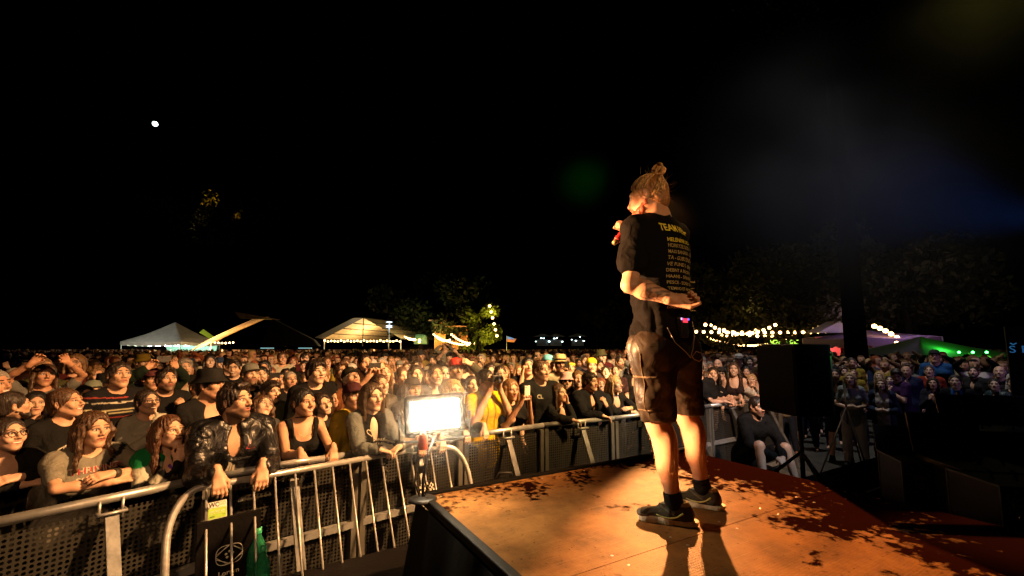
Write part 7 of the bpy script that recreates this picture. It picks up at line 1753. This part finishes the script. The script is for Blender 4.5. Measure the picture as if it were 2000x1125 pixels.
for (cx_, cy_, nn_, rr_) in ((410, 391, 120, 1.4), (463, 421, 26, .5)):
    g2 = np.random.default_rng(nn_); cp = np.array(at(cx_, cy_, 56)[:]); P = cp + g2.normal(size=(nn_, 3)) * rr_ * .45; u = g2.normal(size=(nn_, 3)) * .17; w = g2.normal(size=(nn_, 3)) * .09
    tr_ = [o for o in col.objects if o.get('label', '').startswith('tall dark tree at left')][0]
    V = np.stack([P - u, P - w, P + u, P + w], 1).reshape(-1, 3) - np.array(tr_.location[:]); q_ = link('leaf_cluster', mesh_np('leaf_cluster', V, np.arange(4 * nn_).reshape(-1, 4), smooth=False), leafmat('leaf_lit', (.16, .11, .01)), tr_)  # leaves the lamp catches: lit look put into a brighter leaf colour
lamp(None, (p.x, 27.5, 4.0), 0.0, (1, .75, .25), .1)
spot('tree_spot', (p.x + 5, 42, 4.5), (p.x, 56, p.z), 40000, (1, .72, .15), 6, .3, .1)
spot('tree_spot_low', (p.x + 5, 42, 4.5), tuple(at(463, 421, 56)), 22000, (1, .65, .12), 2.5, .3, .1)
for k in (1350, 1440, 1545): q_ = at(k, 640, 27); lamp(None, (q_.x, 25.5, 4.2), 22, (1, .7, .25), .2)
q_ = at(1730, 640, 20); lamp(None, (q_.x, 19.5, 4.2), 10, (1, .7, .3), .2)
# the moon, over the left of the field
mm = bpy.data.materials.new('moon_rock'); mm.use_nodes = True; nd = mm.node_tree.nodes; p_ = nd['Principled BSDF']; p_.inputs['Base Color'].default_value = (.3, .3, .3, 1); p_.inputs['Emission Color'].default_value = (.86, 1, .96, 1); p_.inputs['Emission Strength'].default_value = 4
q_ = at(303, 242, 900); m = MB(); m.ball((0, 0, 0), 5.2, 24, 16); o = m.build('moon', mm); o.location = q_; tag(o, 'small bright moon high over the left of the field', 'moon')
# ---------------------------------------------------------------- drifting stage smoke, added glow patches, and the lamps that light them
def smoke(c, rad, dens, label, sc=.25, color=(.9, .9, .9), hard=0):
    m, n, l, p = nmat('smoke'); n.remove(p)
    v = n.new('ShaderNodeVolumePrincipled'); v.inputs['Color'].default_value = (*color, 1); v.inputs['Anisotropy'].default_value = .1
    tc = n.new('ShaderNodeTexCoord'); ln = n.new('ShaderNodeVectorMath'); ln.operation = 'LENGTH'; l.new(tc.outputs['Object'], ln.inputs[0])
    mr = n.new('ShaderNodeMapRange'); mr.interpolation_type = 'SMOOTHERSTEP'; mr.inputs['From Min'].default_value = 1; mr.inputs['From Max'].default_value = hard; mr.inputs['To Min'].default_value = 0; mr.inputs['To Max'].default_value = dens; l.new(ln.outputs['Value'], mr.inputs['Value'])
    src = mr.outputs[0]
    if sc:
        nz = n.new('ShaderNodeTexNoise'); nz.inputs['Scale'].default_value = sc; nz.inputs['Detail'].default_value = 7; l.new(tc.outputs['Object'], nz.inputs['Vector'])
        m2 = n.new('ShaderNodeMapRange'); m2.inputs['From Min'].default_value = .3; m2.inputs['From Max'].default_value = .75; l.new(nz.outputs['Fac'], m2.inputs['Value'])
        mu = n.new('ShaderNodeMath'); mu.operation = 'MULTIPLY'; l.new(src, mu.inputs[0]); l.new(m2.outputs[0], mu.inputs[1]); src = mu.outputs[0]
    l.new(src, v.inputs['Density']); l.new(v.outputs[0], n['Material Output'].inputs['Volume'])
    q_ = MB(); q_.ball((0, 0, 0), 1, 24, 16); o = q_.build('smoke', m); o.location = c; o.scale = rad; tag(o, label, 'smoke', kind='stuff'); return o
smoke(at(1720, 350, 9.6), (6.2, 2.3, 4.2), .03, 'faint blue grey stage smoke in the night sky at the right', 2.2)
smoke(at(1140, 355, 30), (2.9, 2.2, 2.7), .04, 'added green smoke patch imitating a lens ghost left of the singer', 0, (.1, 1, .25))  # added smoke standing in for a green lens ghost
smoke(at(850, 806, 2.84), (.6, .5, .48), .26, 'added haze ball that gives the floodlight its glow', 0)  # added haze ball imitating the bloom of the lamp
smoke(at(1930, 0, 20), (7, 5, 5), .03, 'faint yellowish smoke at the top right', 1.3)
spot('green_ghost_light', at(1240, 250, 31), at(1140, 355, 30), 260, (.03, 1, .15), 40, .9, .3)  # added lamp that makes the lens ghost patch glow green
spot('yellow_smoke_light', at(1980, -160, 20), at(1930, 20, 20), 650, (1, .85, .15), 80, .9, .3)
spot('grey_smoke_light', at(1450, -250, 8.6), at(1560, 320, 9.6), 2400, (.9, .85, .8), 60, 1, .3)  # added lamp, only there to light the grey smoke
